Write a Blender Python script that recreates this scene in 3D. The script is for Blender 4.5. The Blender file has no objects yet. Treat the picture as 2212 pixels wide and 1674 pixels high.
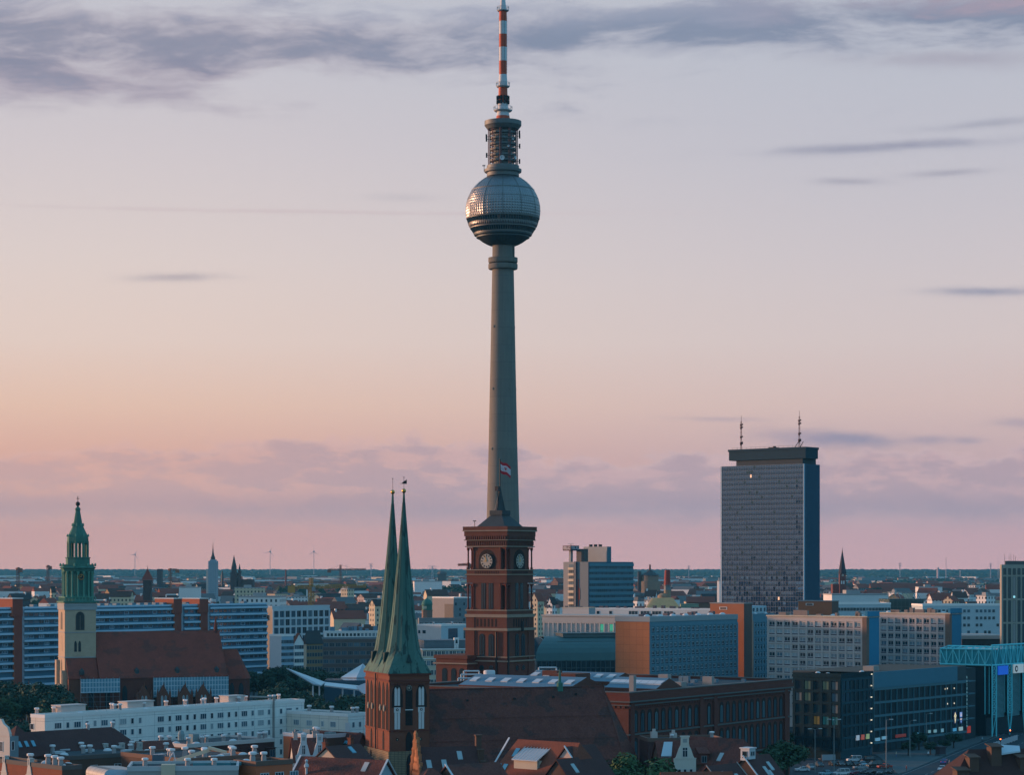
import bpy, math, random
from math import sin, cos, radians, pi, atan2, sqrt, floor
from mathutils import Vector
random.seed(7)
SC = bpy.context.scene
COL = SC.collection
# ------------------------------------------------------------------ camera, world, sun, exposure
F, CX, HY, CAMZ = 5034.0, 1106.0, 1232.3, 60.0          # measured on a 2212 px wide copy of the photograph
cd = bpy.data.cameras.new('camera'); cam = bpy.data.objects.new('camera', cd); COL.objects.link(cam)
cam.location = (0, 0, CAMZ); cam.rotation_euler = (radians(90), 0, 0)
cd.sensor_width = 36; cd.lens = 36 * F / 2212; cd.shift_y = (HY - 837) / 2212
cd.clip_start = 1; cd.clip_end = 60000
SC.camera = cam
SC.view_settings.view_transform = 'Standard'; SC.view_settings.look = 'None'
SC.view_settings.exposure = 0; SC.view_settings.gamma = 1
SC.cycles.use_denoising = True
SC.cycles.max_bounces = 6; SC.cycles.diffuse_bounces = 3; SC.cycles.glossy_bounces = 3
SC.cycles.volume_bounces = 1; SC.cycles.transparent_max_bounces = 6
SC.cycles.sample_clamp_indirect = 4
SUN_AZ, SUN_EL = radians(-70), radians(4.5)             # azimuth from the view axis (+Y), negative = to the left
sd = bpy.data.lights.new('sun', 'SUN'); sun = bpy.data.objects.new('sun', sd); COL.objects.link(sun)
sd.energy = 6.0; sd.angle = radians(3); sd.color = (1.0, 0.52, 0.30)
sv = Vector((sin(SUN_AZ) * cos(SUN_EL), cos(SUN_AZ) * cos(SUN_EL), sin(SUN_EL)))
sun.rotation_euler = sv.to_track_quat('Z', 'Y').to_euler()

def lin(c):
    return tuple((v / 255 / 12.92) if v / 255 <= .04045 else ((v / 255 + .055) / 1.055) ** 2.4 for v in c) + (1,)

class NT:
    def __init__(s, nt): s.nt = nt
    def n(s, t, **k):
        o = s.nt.nodes.new(t)
        for a, b in k.items(): setattr(o, a, b)
        return o
    def put(s, sock, v):
        if hasattr(v, 'node'): s.nt.links.new(v, sock)
        else: sock.default_value = v
    def m(s, op, *a, clamp=False):
        o = s.n('ShaderNodeMath', operation=op); o.use_clamp = clamp
        for i, v in enumerate(a): s.put(o.inputs[i], v)
        return o.outputs[0]
    def ss(s, x, a, b):                                  # smoothstep
        o = s.n('ShaderNodeMapRange', interpolation_type='SMOOTHSTEP')
        for i, v in enumerate((x, a, b, 0.0, 1.0)): s.put(o.inputs[i], v)
        return o.outputs[0]
    def mix(s, f, a, b, mode='MIX'):
        o = s.n('ShaderNodeMix', data_type='RGBA', blend_type=mode)
        s.put(o.inputs[0], f); s.put(o.inputs[6], a); s.put(o.inputs[7], b)
        return o.outputs[2]
    def comb(s, x, y, z=0.0):
        o = s.n('ShaderNodeCombineXYZ')
        for i, v in enumerate((x, y, z)): s.put(o.inputs[i], v)
        return o.outputs[0]
    def noise(s, vec, scale=1.0, det=4.0, rough=.55, dist=0.0):
        o = s.n('ShaderNodeTexNoise'); s.put(o.inputs['Vector'], vec)
        o.inputs['Scale'].default_value = scale; o.inputs['Detail'].default_value = det
        o.inputs['Roughness'].default_value = rough; o.inputs['Distortion'].default_value = dist
        return o.outputs[0]
    def ramp(s, f, stops):
        o = s.n('ShaderNodeValToRGB'); s.put(o.inputs[0], f); e = o.color_ramp.elements
        while len(e) < len(stops): e.new(.5)
        for q, (p, c) in zip(e, stops): q.position = p; q.color = c
        return o.outputs[0]

W = bpy.data.worlds.new('World'); SC.world = W; W.use_nodes = True
wt = W.node_tree; wt.nodes.clear(); T = NT(wt)
gen = T.n('ShaderNodeTexCoord').outputs['Generated']
sx = T.n('ShaderNodeSeparateXYZ'); T.put(sx.inputs[0], gen); dx, dy, dz = sx.outputs
hor = T.m('SQRT', T.m('ADD', T.m('MULTIPLY', dx, dx), T.m('MULTIPLY', dy, dy)))
E = T.m('MULTIPLY', T.m('DIVIDE', dz, T.m('MAXIMUM', hor, .02)), 5.034)      # height above the horizon
AZ = T.m('ARCTAN2', dx, dy); A = T.m('MULTIPLY', AZ, 5.034)                  # bearing
e01 = T.m('DIVIDE', E, 1.3, clamp=True)
def yy(y): return max(0, (1232.3 - y) / 1300)
left = T.ramp(e01, [(0, lin((206, 156, 148))), (yy(1150), lin((214, 160, 150))), (yy(1000), lin((233, 175, 153))), (yy(880), lin((238, 197, 174))),
                    (yy(740), lin((235, 210, 198))), (yy(560), lin((230, 213, 208))), (yy(330), lin((223, 212, 214))), (yy(100), lin((214, 210, 217)))])
right = T.ramp(e01, [(0, lin((201, 158, 163))), (yy(1150), lin((205, 163, 168))), (yy(1000), lin((209, 175, 175))), (yy(880), lin((220, 192, 186))),
                     (yy(740), lin((219, 202, 200))), (yy(560), lin((213, 203, 207))), (yy(330), lin((206, 203, 212))), (yy(100), lin((202, 204, 215)))])
base = T.mix(T.ss(A, -1.1, 1.0), left, right)
# clouds: stretched fractal noise in (bearing, height)
wob = T.m('MULTIPLY', T.m('SUBTRACT', T.noise(T.comb(T.m('MULTIPLY', A, 3.0), T.m('MULTIPLY', E, 9.0)), 1.0, 8.0, .6), .5), 1.0)
fine = T.noise(T.comb(T.m('MULTIPLY', A, 7.0), T.m('MULTIPLY', E, 22.0), 3.1), 1.0, 8.0, .62)
big = T.noise(T.comb(T.m('MULTIPLY', A, 1.5), T.m('MULTIPLY', E, 7.0), 9.4), 1.0, 5.0, .58)
def blob(a0, e0, sa, se, slope=0.0, wa=.25):
    q = T.m('DIVIDE', T.m('SUBTRACT', A, a0), sa)
    ee = T.m('SUBTRACT', T.m('SUBTRACT', T.m('ADD', E, T.m('MULTIPLY', wob, se * wa * 4)), e0), T.m('MULTIPLY', T.m('SUBTRACT', A, a0), slope))
    r = T.m('DIVIDE', ee, se)
    return T.m('EXPONENT', T.m('MULTIPLY', T.m('ADD', T.m('MULTIPLY', q, q), T.m('MULTIPLY', r, r)), -1.0))
def cover(col_in, mask, colr, amt):
    return T.mix(T.m('MULTIPLY', mask, amt, clamp=True), col_in, colr)
sky = base
# high grey cloud sheet across the top
def gauss(x, c, w): q = T.m('DIVIDE', T.m('SUBTRACT', x, c), w); return T.m('EXPONENT', T.m('MULTIPLY', T.m('MULTIPLY', q, q), -1.0))
cE = T.m('ADD', 1.125, T.m('MULTIPLY', T.ss(A, -.35, .5), .05)); cW = T.m('SUBTRACT', .10, T.m('MULTIPLY', T.ss(A, -.8, -.25), .04))
warp = T.m('MULTIPLY', T.m('SUBTRACT', T.noise(T.comb(T.m('MULTIPLY', A, 2.0), T.m('MULTIPLY', E, 5.0), 7.7), 1.0, 3.0), .5), .8)
cn = T.noise(T.comb(T.m('ADD', T.m('MULTIPLY', A, 3.4), warp), T.m('ADD', T.m('MULTIPLY', E, 13.0), T.m('MULTIPLY', warp, 2.2)), 2.2), 1.0, 10.0, .6)
dens = T.m('ADD', T.m('MULTIPLY', gauss(E, cE, cW), 1.1), T.m('MULTIPLY', T.m('SUBTRACT', cn, .5), 3.0))
tail = T.m('ADD', T.m('MULTIPLY', T.m('MULTIPLY', gauss(E, 1.05, .07), T.ss(A, -.3, -.75)), .8), T.m('MULTIPLY', T.m('SUBTRACT', cn, .5), 2.0))
gate = T.ss(E, .93, 1.03)
sky = cover(sky, T.m('MULTIPLY', T.ss(tail, .25, .95), gate), lin((182, 172, 186)), .7)
sky = cover(sky, T.m('MULTIPLY', T.ss(dens, .12, 1.15), gate), T.mix(T.ss(dens, .45, 1.35), T.mix(T.ss(A, -.6, .3), lin((180, 168, 182)), lin((166, 167, 186))), T.mix(T.ss(A, -.8, .3), lin((141, 143, 165)), lin((126, 140, 167)))), .85)
wisp = T.ss(T.m('ADD', T.m('MULTIPLY', T.m('MULTIPLY', gauss(E, 1.205, .06), 1.0), .5), T.m('MULTIPLY', T.m('SUBTRACT', cn, .5), 2.4)), .3, .9)
sky = cover(sky, T.m('MULTIPLY', wisp, gate), T.mix(T.ss(A, .3, 1.1), lin((172, 176, 196)), lin((206, 176, 186))), .6)
for a0, e0, sa, se, sl, am, c in (
    (.95, 1.085, .3, .025, -.04, .55, (170, 162, 178)),
    (.80, .905, .30, .014, .02, .85, (158, 158, 178)), (1.0, .945, .16, .012, .05, .6, (165, 165, 182)), (.72, .832, .09, .010, -.03, .6, (165, 162, 178)), (.93, .845, .10, .009, .03, .6, (165, 162, 178)),
    (1.02, .59, .14, .012, -.03, .85, (150, 150, 172)), (-.72, .627, .13, .012, .03, .75, (185, 172, 178)), (-.24, .806, .10, .012, .0, .35, (192, 184, 192)),
    (-.45, .772, .8, .006, .0, .4, (208, 186, 190)), (.45, .326, .12, .008, -.02, .55, (180, 160, 172)), (.66, .28, .14, .028, -.06, .8, (158, 145, 166)), (.75, .277, .12, .02, -.05, .75, (148, 142, 166)), (1.08, .31, .07, .016, 0, .7, (166, 150, 168)),
    (.89, .278, .06, .012, 0, .6, (160, 148, 168)), (.97, .276, .05, .012, 0, .6, (160, 148, 168)), (-.3, .262, .3, .008, -.03, .35, (208, 170, 168))):
    sky = cover(sky, T.m('MULTIPLY', blob(a0, e0, sa, se, sl), T.ss(T.m('ADD', fine, T.m('MULTIPLY', blob(a0, e0, sa, se, sl), .45)), .38, 1.05)), lin(c), min(1, am * 1.0))
# low cumulus bank near the horizon
hump = T.m('ADD', T.m('MULTIPLY', blob(-.27, .25, .22, .2), .05), T.m('MULTIPLY', blob(-.8, .2, .25, .2), .02))
top = T.m('ADD', T.m('ADD', .248, hump), T.m('MULTIPLY', T.m('SUBTRACT', T.noise(T.comb(T.m('MULTIPLY', A, 8.0), T.m('MULTIPLY', E, 14.0), 5.5), 1.0, 8.0, .62), .5), .17))
bank = T.m('MULTIPLY', T.ss(T.m('SUBTRACT', top, E), -.006, .010), T.ss(T.m('ADD', E, T.m('MULTIPLY', wob, .05)), .075, .13))
bcol = T.mix(T.ss(A, -1.1, .1), lin((212, 168, 161)), lin((187, 160, 169)))
bcol = T.mix(T.m('MULTIPLY', T.ss(fine, .44, .60), .8), bcol, T.mix(T.ss(A, -1.1, .4), lin((234, 178, 158)), lin((216, 178, 178))))
rim = T.m('MULTIPLY', T.ss(T.m('SUBTRACT', top, E), .03, .0), .75)
bcol = T.mix(rim, bcol, T.mix(T.ss(A, -1.0, .6), lin((236, 186, 170)), lin((220, 188, 187))))
low = T.m('MULTIPLY', T.ss(T.m('ABSOLUTE', T.m('SUBTRACT', T.m('ADD', E, T.m('MULTIPLY', wob, .04)), .135)), .05, .0), .75)
bcol = T.mix(low, bcol, T.mix(T.ss(A, -1.0, .4), lin((200, 158, 157)), lin((174, 151, 165))))
sky = cover(sky, bank, bcol, .82)
# the rest of the dome: warm glow round the low sun, blue overhead and behind the camera
nis = T.n('ShaderNodeTexSky', sky_type='NISHITA', sun_disc=False, sun_elevation=SUN_EL, sun_rotation=-SUN_AZ if False else SUN_AZ)
kd = T.m('MULTIPLY', T.m('ADD', dz, .05), .95, clamp=True)
teal = T.ramp(kd, [(0, (.22, .46, .64, 1)), (.25, (.22, .52, .76, 1)), (.6, (.155, .42, .66, 1)), (1, (.11, .32, .54, 1))])
neut = T.ramp(kd, [(0, (.44, .50, .58, 1)), (.25, (.38, .52, .66, 1)), (.6, (.21, .42, .64, 1)), (1, (.11, .32, .54, 1))])
cool = T.mix(T.ss(T.m('DIVIDE', dx, T.m('MAXIMUM', hor, .02)), .1, -.6), teal, neut)
cool = T.mix(1.0, cool, T.mix(1.0, nis.outputs[0], (.03, .05, .07, 1), 'MULTIPLY'), 'ADD')
dev = T.m('ABSOLUTE', T.m('ADD', AZ, .75))
dev = T.m('MINIMUM', dev, T.m('SUBTRACT', 2 * pi, dev))
front = T.m('MULTIPLY', T.ss(dev, 1.6, 1.0), T.ss(dz, .42, .26))
glow = T.m('MULTIPLY', T.ss(T.m('ABSOLUTE', T.m('ADD', AZ, 1.3)), .8, .15), T.ss(dz, .32, .0))
sky = T.mix(1.0, sky, T.ramp(e01, [(0, (1.40, 1.30, 1.20, 1)), (yy(1190), (1.35, 1.25, 1.17, 1)), (yy(1100), (1.16, 1.1, 1.06, 1)), (yy(980), (1.05, 1.03, 1.02, 1)), (yy(620), (1.0, .99, .975, 1)), (yy(300), (.91, .91, .915, 1)), (1, (.84, .86, .88, 1))]), 'MULTIPLY')
sky = T.mix(front, cool, sky)
sky = T.mix(glow, sky, (.95, .58, .42, 1))
sky = T.mix(T.ss(dz, .0, -.06), sky, (.03, .06, .075, 1))
bg = T.n('ShaderNodeBackground'); T.put(bg.inputs[0], sky); bg.inputs[1].default_value = 1.0
wo = T.n('ShaderNodeOutputWorld'); wt.links.new(bg.outputs[0], wo.inputs[0])

# ------------------------------------------------------------------ helpers
def wx(x, Y): return (x - CX) / F * Y
def wz(y, Y): return CAMZ - (y - HY) / F * Y
def P(x, y, Y): return (wx(x, Y), Y, wz(y, Y))

MATS = {}
def mat(name, col, rough=.8, var=.25, sc=.35, metal=0.0, grain=0.0, spec=.22, kind=None, **k):
    if name in MATS: return MATS[name]
    m = bpy.data.materials.new(name); m.use_nodes = True; t = NT(m.node_tree)
    b = m.node_tree.nodes['Principled BSDF']
    b.inputs['Roughness'].default_value = rough; b.inputs['Metallic'].default_value = metal
    b.inputs['Specular IOR Level'].default_value = spec
    c = tuple(col) + (1,)
    co = t.n('ShaderNodeTexCoord').outputs['Object']
    if kind == 'panel' or kind == 'windows':
        q = t.n('ShaderNodeSeparateXYZ'); t.put(q.inputs[0], co)
        u = t.comb(t.m('ADD', q.outputs[0], q.outputs[1]), q.outputs[2])
        br = t.n('ShaderNodeTexBrick'); t.put(br.inputs['Vector'], u); br.offset = 0; br.inputs['Scale'].default_value = 1
        br.inputs['Brick Width'].default_value = k['bw']; br.inputs['Row Height'].default_value = k['bh']
        br.inputs['Mortar Size'].default_value = k['ms']; br.inputs['Mortar Smooth'].default_value = .1
        if kind == 'panel':
            br.inputs['Color1'].default_value = c; br.inputs['Color2'].default_value = tuple(v * .93 for v in col) + (1,)
            br.inputs['Mortar'].default_value = tuple(k['mc']) + (1,)
        else:
            br.inputs['Color1'].default_value = tuple(k['mc']) + (1,); br.inputs['Color2'].default_value = tuple(v * 2.2 for v in k['mc']) + (1,)
            br.inputs['Mortar'].default_value = c
        c = br.outputs[0]
    if k.get('rnd'):
        oi = t.n('ShaderNodeObjectInfo')
        r = oi.outputs['Random']
        c = t.mix(t.ss(r, .55, .75), c, tuple(k['rnd']) + (1,))
    if k.get('patch'):
        pn = t.noise(t.n('ShaderNodeVectorMath', operation='MULTIPLY').outputs[0], 1.0, 3.0)
        vm = pn.node.inputs[0].links[0].from_node; t.put(vm.inputs[0], co); vm.inputs[1].default_value = k.get('psc', (.5, .5, .25))
        c = t.mix(t.ss(pn, k.get('p0', .55), k.get('p0', .55) + .06), c, tuple(k['patch']) + (1,))
    if var:
        nz = t.noise(co, sc, 5.0, .65)
        f = t.m('ADD', t.m('MULTIPLY', nz, 2 * var), 1 - var)
        if grain:
            g = t.noise(co, 2.6, 2.0, .7); f = t.m('MULTIPLY', f, t.m('ADD', t.m('MULTIPLY', g, 2 * grain), 1 - grain))
        c = t.mix(1.0, c, t.comb(f, f, f), 'MULTIPLY')
    if k.get('streak'):
        vm = t.n('ShaderNodeVectorMath', operation='MULTIPLY'); t.put(vm.inputs[0], co); vm.inputs[1].default_value = (1.6, 1.6, .06)
        g = t.noise(vm.outputs[0], 1.0, 3.0); s_ = k['streak']
        f = t.m('ADD', t.m('MULTIPLY', g, 2 * s_), 1 - s_)
        c = t.mix(1.0, c, t.comb(f, f, f), 'MULTIPLY')
    t.put(b.inputs['Base Color'], c)
    if k.get('bump'):
        bp = t.n('ShaderNodeBump'); bp.inputs['Strength'].default_value = k['bump']; bp.inputs['Distance'].default_value = .2
        t.put(bp.inputs['Height'], t.noise(co, k.get('bsc', 1.5), 4.0)); t.nt.links.new(bp.outputs[0], b.inputs['Normal'])
    if k.get('emit'):
        b.inputs['Emission Color'].default_value = tuple(k['emit']) + (1,); b.inputs['Emission Strength'].default_value = k.get('es', 1.0)
    MATS[name] = m
    return m

class MB:
    def __init__(s): s.v = []; s.f = []; s.m = []
    def add(s, vs, fs, m=0):
        o = len(s.v); s.v += [tuple(p) for p in vs]; s.f += [tuple(o + i for i in f) for f in fs]; s.m += [m] * len(fs)
    def box(s, x0, x1, y0, y1, z0, z1, m=0, mt=None):
        s.add([(x0, y0, z0), (x1, y0, z0), (x1, y1, z0), (x0, y1, z0), (x0, y0, z1), (x1, y0, z1), (x1, y1, z1), (x0, y1, z1)],
              [(3, 2, 1, 0), (0, 1, 5, 4), (1, 2, 6, 5), (2, 3, 7, 6), (3, 0, 4, 7)], m)
        s.add([(x0, y0, z1), (x1, y0, z1), (x1, y1, z1), (x0, y1, z1)], [(0, 1, 2, 3)], m if mt is None else mt)
    def fb(s, side, s0, s1, o0, o1, z0, z1, m=0, off=0.0):       # a box on a facade: along, outwards, up
        if side == 'R': s.box(s0, s1, off - o1, off - o0, z0, z1, m)
        else: s.box(off - o1, off - o0, s0, s1, z0, z1, m)
    def prism(s, poly, z0, z1, m=0, mt=None):
        n = len(poly)
        s.add([(x, y, z0) for x, y in poly] + [(x, y, z1) for x, y in poly], [(i, (i + 1) % n, n + (i + 1) % n, n + i) for i in range(n)], m)
        s.add([(x, y, z1) for x, y in poly], [tuple(range(n))], m if mt is None else mt)
        s.add([(x, y, z0) for x, y in poly], [tuple(reversed(range(n)))], m)
    def slab(s, pts, d, m=0, ms=None):                           # polygon thickened by the vector d
        n = len(pts); q = [tuple(a + b for a, b in zip(p, d)) for p in pts]
        s.add(pts, [tuple(range(n))], m); s.add(q, [tuple(reversed(range(n)))], m)
        s.add(list(pts) + q, [(i, n + i, n + (i + 1) % n, (i + 1) % n) for i in range(n)], m if ms is None else ms)
    def face(s, pts, m=0): s.add(pts, [tuple(range(len(pts)))], m)
    def lathe(s, prof, n=24, c=(0, 0), m=0, ph=0.0, ms=None, cap=True, sq=None):
        vs = []
        for r, z in prof:
            for i in range(n):
                t = ph + 2 * pi * i / n; k = 1.0
                vs.append((c[0] + r * k * cos(t), c[1] + r * k * sin(t), z))
        for j in range(len(prof) - 1):
            fs = [(j * n + i, j * n + (i + 1) % n, (j + 1) * n + (i + 1) % n, (j + 1) * n + i) for i in range(n)]
            o = len(s.v)
            if j == 0: s.v += vs; base = o
            s.f += [tuple(base + q for q in f) for f in fs]; s.m += [m if ms is None else ms[j]] * n
        if cap:
            s.f.append(tuple(base + (len(prof) - 1) * n + i for i in range(n))); s.m.append(m if ms is None else ms[-1])
            s.f.append(tuple(base + n - 1 - i for i in range(n))); s.m.append(m if ms is None else ms[0])
    def tube(s, p, q, r, n=6, m=0, r2=None):
        p, q = Vector(p), Vector(q); d = (q - p)
        if d.length < 1e-6: return
        a = d.orthogonal().normalized(); b = d.normalized().cross(a); r2 = r if r2 is None else r2
        vs = [tuple(p + (a * cos(2 * pi * i / n) + b * sin(2 * pi * i / n)) * r) for i in range(n)] + [tuple(q + (a * cos(2 * pi * i / n) + b * sin(2 * pi * i / n)) * r2) for i in range(n)]
        s.add(vs, [(i, (i + 1) % n, n + (i + 1) % n, n + i) for i in range(n)] + [tuple(range(n, 2 * n)), tuple(reversed(range(n)))], m)
    def disc(s, side, c, z, r, o0, o1, m=0, n=20, off=0.0, ry=None):     # a disc on a facade
        pts = [(c + r * cos(2 * pi * i / n), z + (ry or r) * sin(2 * pi * i / n)) for i in range(n)]
        s.fpoly(side, pts, o0, o1, m, off)
    def fpoly(s, side, pts, o0, o1, m=0, off=0.0):               # polygon (along, up) extruded outwards from a facade
        if side == 'R': s.slab([(a, off - o1, z) for a, z in pts], (0, o1 - o0, 0), m)
        else: s.slab([(off - o1, a, z) for a, z in pts][::-1], (o1 - o0, 0, 0), m)

def mesh(name, mb, mats, smooth=0):
    me = bpy.data.meshes.new(name); me.from_pydata(mb.v, [], mb.f); me.update()
    for q in (mats if isinstance(mats, (list, tuple)) else [mats]): me.materials.append(q)
    if any(mb.m): me.polygons.foreach_set('material_index', mb.m)
    if smooth:
        me.polygons.foreach_set('use_smooth', [True] * len(mb.f)); me.set_sharp_from_angle(angle=radians(smooth))
    return me
def link(name, me, parent=None, loc=(0, 0, 0), rot=0.0):
    o = bpy.data.objects.new(name, me); COL.objects.link(o); o.location = loc; o.rotation_euler = (0, 0, rot)
    if parent: o.parent = parent
    return o
def obj(name, mb, mats, parent=None, loc=(0, 0, 0), rot=0.0, smooth=0): return link(name, mesh(name, mb, mats, smooth), parent, loc, rot)
LABELS = set()
def tag(o, label, cat, group=None, kind=None):
    o['label'] = label; o['category'] = cat
    if group: o['group'] = group
    if kind: o['kind'] = kind
    return o
def struct(name, mb, m, kind='structure'):
    o = obj(name, mb, m); o['kind'] = kind; return o
def thing(name, label, cat, loc=(0, 0, 0), rot=0.0, group=None): return tag(link(name, None, None, loc, rot), label, cat, group)

def arc(w, h, style):
    if style == 'a':
        r = w / 2; return [(-r, 0), (r, 0)] + [(r * cos(t), h - r + r * sin(t)) for t in [pi * i / 8 for i in range(9)]]
    r = w / 2; k = min(w * 1.1, h * .5)
    return [(-r, 0), (r, 0), (r, h - k), (r * .82, h - k * .55), (r * .48, h - k * .2), (0, h), (-r * .48, h - k * .2), (-r * .82, h - k * .55), (-r, h - k)]
WC = {}
def wmesh(w, h, st, fr, gl):
    key = (round(w, 2), round(h, 2), st, fr.name, gl.name)
    if key in WC: return WC[key]
    b = MB()
    if st[0] == 'r':
        n = int(st[1]); t = .1 if w < 2.5 else .13
        b.box(-w / 2 + t, w / 2 - t, -.04, .03, t, h - t, 1)
        b.box(-w / 2, w / 2, -.1, .02, 0, t); b.box(-w / 2, w / 2, -.1, .02, h - t, h)
        b.box(-w / 2, -w / 2 + t, -.097, .02, t, h - t); b.box(w / 2 - t, w / 2, -.097, .02, t, h - t)
        for i in range(1, n):
            x = -w / 2 + w * i / n; b.box(x - t / 2, x + t / 2, -.09, .02, t, h - t)
        if 's' in st: b.box(-w / 2 - .1, w / 2 + .1, -.25, .02, -.12, -.001)
        if 't' in st: b.box(-w / 2 + t, w / 2 - t, -.085, .02, h * .66, h * .66 + t)
    else:
        o = arc(w, h, st[0]); i_ = [(x * .86, .1 + z * (h - .22) / h) for x, z in o]
        b.slab([(x, -.06, z) for x, z in o], (0, .08, 0), 0); b.slab([(x, -.09, z) for x, z in i_], (0, .05, 0), 1)
        if len(st) > 1 and st[1] == '2': b.box(-.06, .06, -.14, -.05, .1, h - w * .4, 0)
    WC[key] = (mesh('window', b, [fr, gl]), b)
    return WC[key]

class Bld:                       # a building: near corner at picture column x and distance Y, right facade turned back by a degrees
    def __init__(s, name, label, cat, x, Y, a, group=None):
        s.a = radians(a); s.C = Vector((wx(x, Y), Y)); s.u = Vector((cos(s.a), sin(s.a))); s.v = Vector((-sin(s.a), cos(s.a)))
        s.root = thing(name, label, cat, (s.C.x, Y, 0), s.a, group); s.W = []
    def lu(s, x): k = (x - CX) / F; return (k * s.C.y - s.C.x) / (s.u.x - k * s.u.y)
    def lv(s, x): k = (x - CX) / F; return (k * s.C.y - s.C.x) / (s.v.x - k * s.v.y)
    def z(s, y, tu=0, tv=0): return wz(y, s.C.y + tu * s.u.y + tv * s.v.y)
    def world(s, p): q = s.C + s.u * p[0] + s.v * p[1]; return (q.x, q.y)
    def part(s, name, mb, mats, parent=None, smooth=0, loc=(0, 0, 0)): return obj(name, mb, mats, parent or s.root, loc, 0, smooth)
    def walls(s, L, D, h, mR, mL=None, mtop=None, z0=0, x0=0, y0=0, name='wall'):
        b = MB(); b.box(x0, x0 + L, y0, y0 + D, z0, h)
        b.m = [0, 0, 0, 0, 1, 2]
        return s.part(name, b, [mR, mL or mR, mtop or mR])
    def parapet(s, L, D, h, m, t=.35, k=.6, o=.12, x0=0, y0=0, mroof=None, name='parapet'):
        b = MB(); b.box(x0 - o, x0 + L + o, y0 - o, y0 + t, h - .3, h + k); b.box(x0 - o, x0 + L + o, y0 + D - t, y0 + D + o, h - .3, h + k)
        b.box(x0 - o, x0 + t, y0 + t, y0 + D - t, h - .3, h + k - .01); b.box(x0 + L - t, x0 + L + o, y0 + t, y0 + D - t, h - .3, h + k - .01)
        s.part(name, b, m)
        if mroof:
            b = MB(); b.box(x0 + t, x0 + L - t, y0 + t, y0 + D - t, h - .05, h + .12); s.part('roof', b, mroof)
    def win(s, side, c, z, w, h, st, fr, gl, off=0.0, name='window', parent=None, loc0=(0, 0)):
        loc = (c, off, z) if side == 'R' else (off, c, z)
        s.W.append((name, wmesh(w, h, st, fr, gl), (loc[0] + loc0[0], loc[1] + loc0[1], z), 0.0 if side == 'R' else -pi / 2, fr, gl, parent))
    def wins(s, side, L, n, rows, w, h, z0, fh, st, fr, gls, m0=0.0, off=0.0, skip=0.0, parent=None):
        for j in range(rows):
            for i in range(n):
                if skip and random.random() < skip: continue
                s.win(side, m0 + L * (i + .5) / n, z0 + j * fh, w, h, st, fr, random.choice(gls), off, parent=parent)
    def grid(s, side, m0, L, z0, nr, fh, n, pw, sh, dep, m, off=0.0, name='facade_grid'):
        b = MB(); p = L / n
        for i in range(n + 1): b.fb(side, m0 + i * p - pw / 2, m0 + i * p + pw / 2, -.02, dep, z0, z0 + nr * fh, 0, off)
        for j in range(nr + 1): b.fb(side, m0 - pw / 2 + .01, m0 + L + pw / 2 - .01, -.02, dep - .03, z0 + j * fh - sh / 2, z0 + j * fh + sh / 2, 0, off)
        s.part(name, b, m)
    def done(s, most=100):
        s.W.sort(key=lambda q: -(s.u.y * q[2][0] + s.v.y * q[2][1]) * -1)
        for nm, (me, b), loc, r, fr, gl, par in s.W[:most]:
            o = link(nm, me, par or s.root, loc, r)
        rest = s.W[most:]
        if rest:
            ms = []; B = MB()
            for nm, (me, b), loc, r, fr, gl, par in rest:
                for q in (fr, gl):
                    if q not in ms: ms.append(q)
                idx = [ms.index(fr), ms.index(gl)]; o = len(B.v)
                pl = par.location if par else (0, 0, 0)
                B.v += [(loc[0] + pl[0] + x * cos(r) - y * sin(r), loc[1] + pl[1] + x * sin(r) + y * cos(r), loc[2] + z) for x, y, z in b.v]
                B.f += [tuple(o + i for i in f) for f in b.f]; B.m += [idx[k] for k in b.m]
            o = obj('window_rows', B, ms, s.root); o['kind'] = 'stuff'
        s.W = []

def islands(mb, tol=.12):
    n = len(mb.v); par = list(range(n))
    def fd(i):
        while par[i] != i: par[i] = par[par[i]]; i = par[i]
        return i
    for f in mb.f:
        r = fd(f[0])
        for q in f[1:]: par[fd(q)] = r
    comp = {}
    for k, f in enumerate(mb.f): comp.setdefault(fd(f[0]), []).append(k)
    bx = []
    for r, fs in comp.items():
        vs = [mb.v[i] for k in fs for i in mb.f[k]]
        bx.append([[min(p[d] for p in vs) - tol for d in range(3)], [max(p[d] for p in vs) + tol for d in range(3)], fs])
    done = []
    for q in bx:
        hit = [p for p in done if all(p[0][d] <= q[1][d] and q[0][d] <= p[1][d] for d in range(3))]
        for p in hit:
            q = [[min(a, b) for a, b in zip(p[0], q[0])], [max(a, b) for a, b in zip(p[1], q[1])], p[2] + q[2]]; done.remove(p)
        done.append(q)
    out = []
    for q in done:
        b = MB(); mp = {}
        for k in sorted(q[2]):
            for i in mb.f[k]:
                if i not in mp: mp[i] = len(b.v); b.v.append(mb.v[i])
            b.f.append(tuple(mp[i] for i in mb.f[k])); b.m.append(mb.m[k])
        out.append(b)
    return out
def pieces(name, mb, mats, parent, smooth=0, tol=.12):               # every separate piece becomes a part of its own
    return [obj(name, b, mats, parent, smooth=smooth) for b in islands(mb, tol)]
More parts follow.
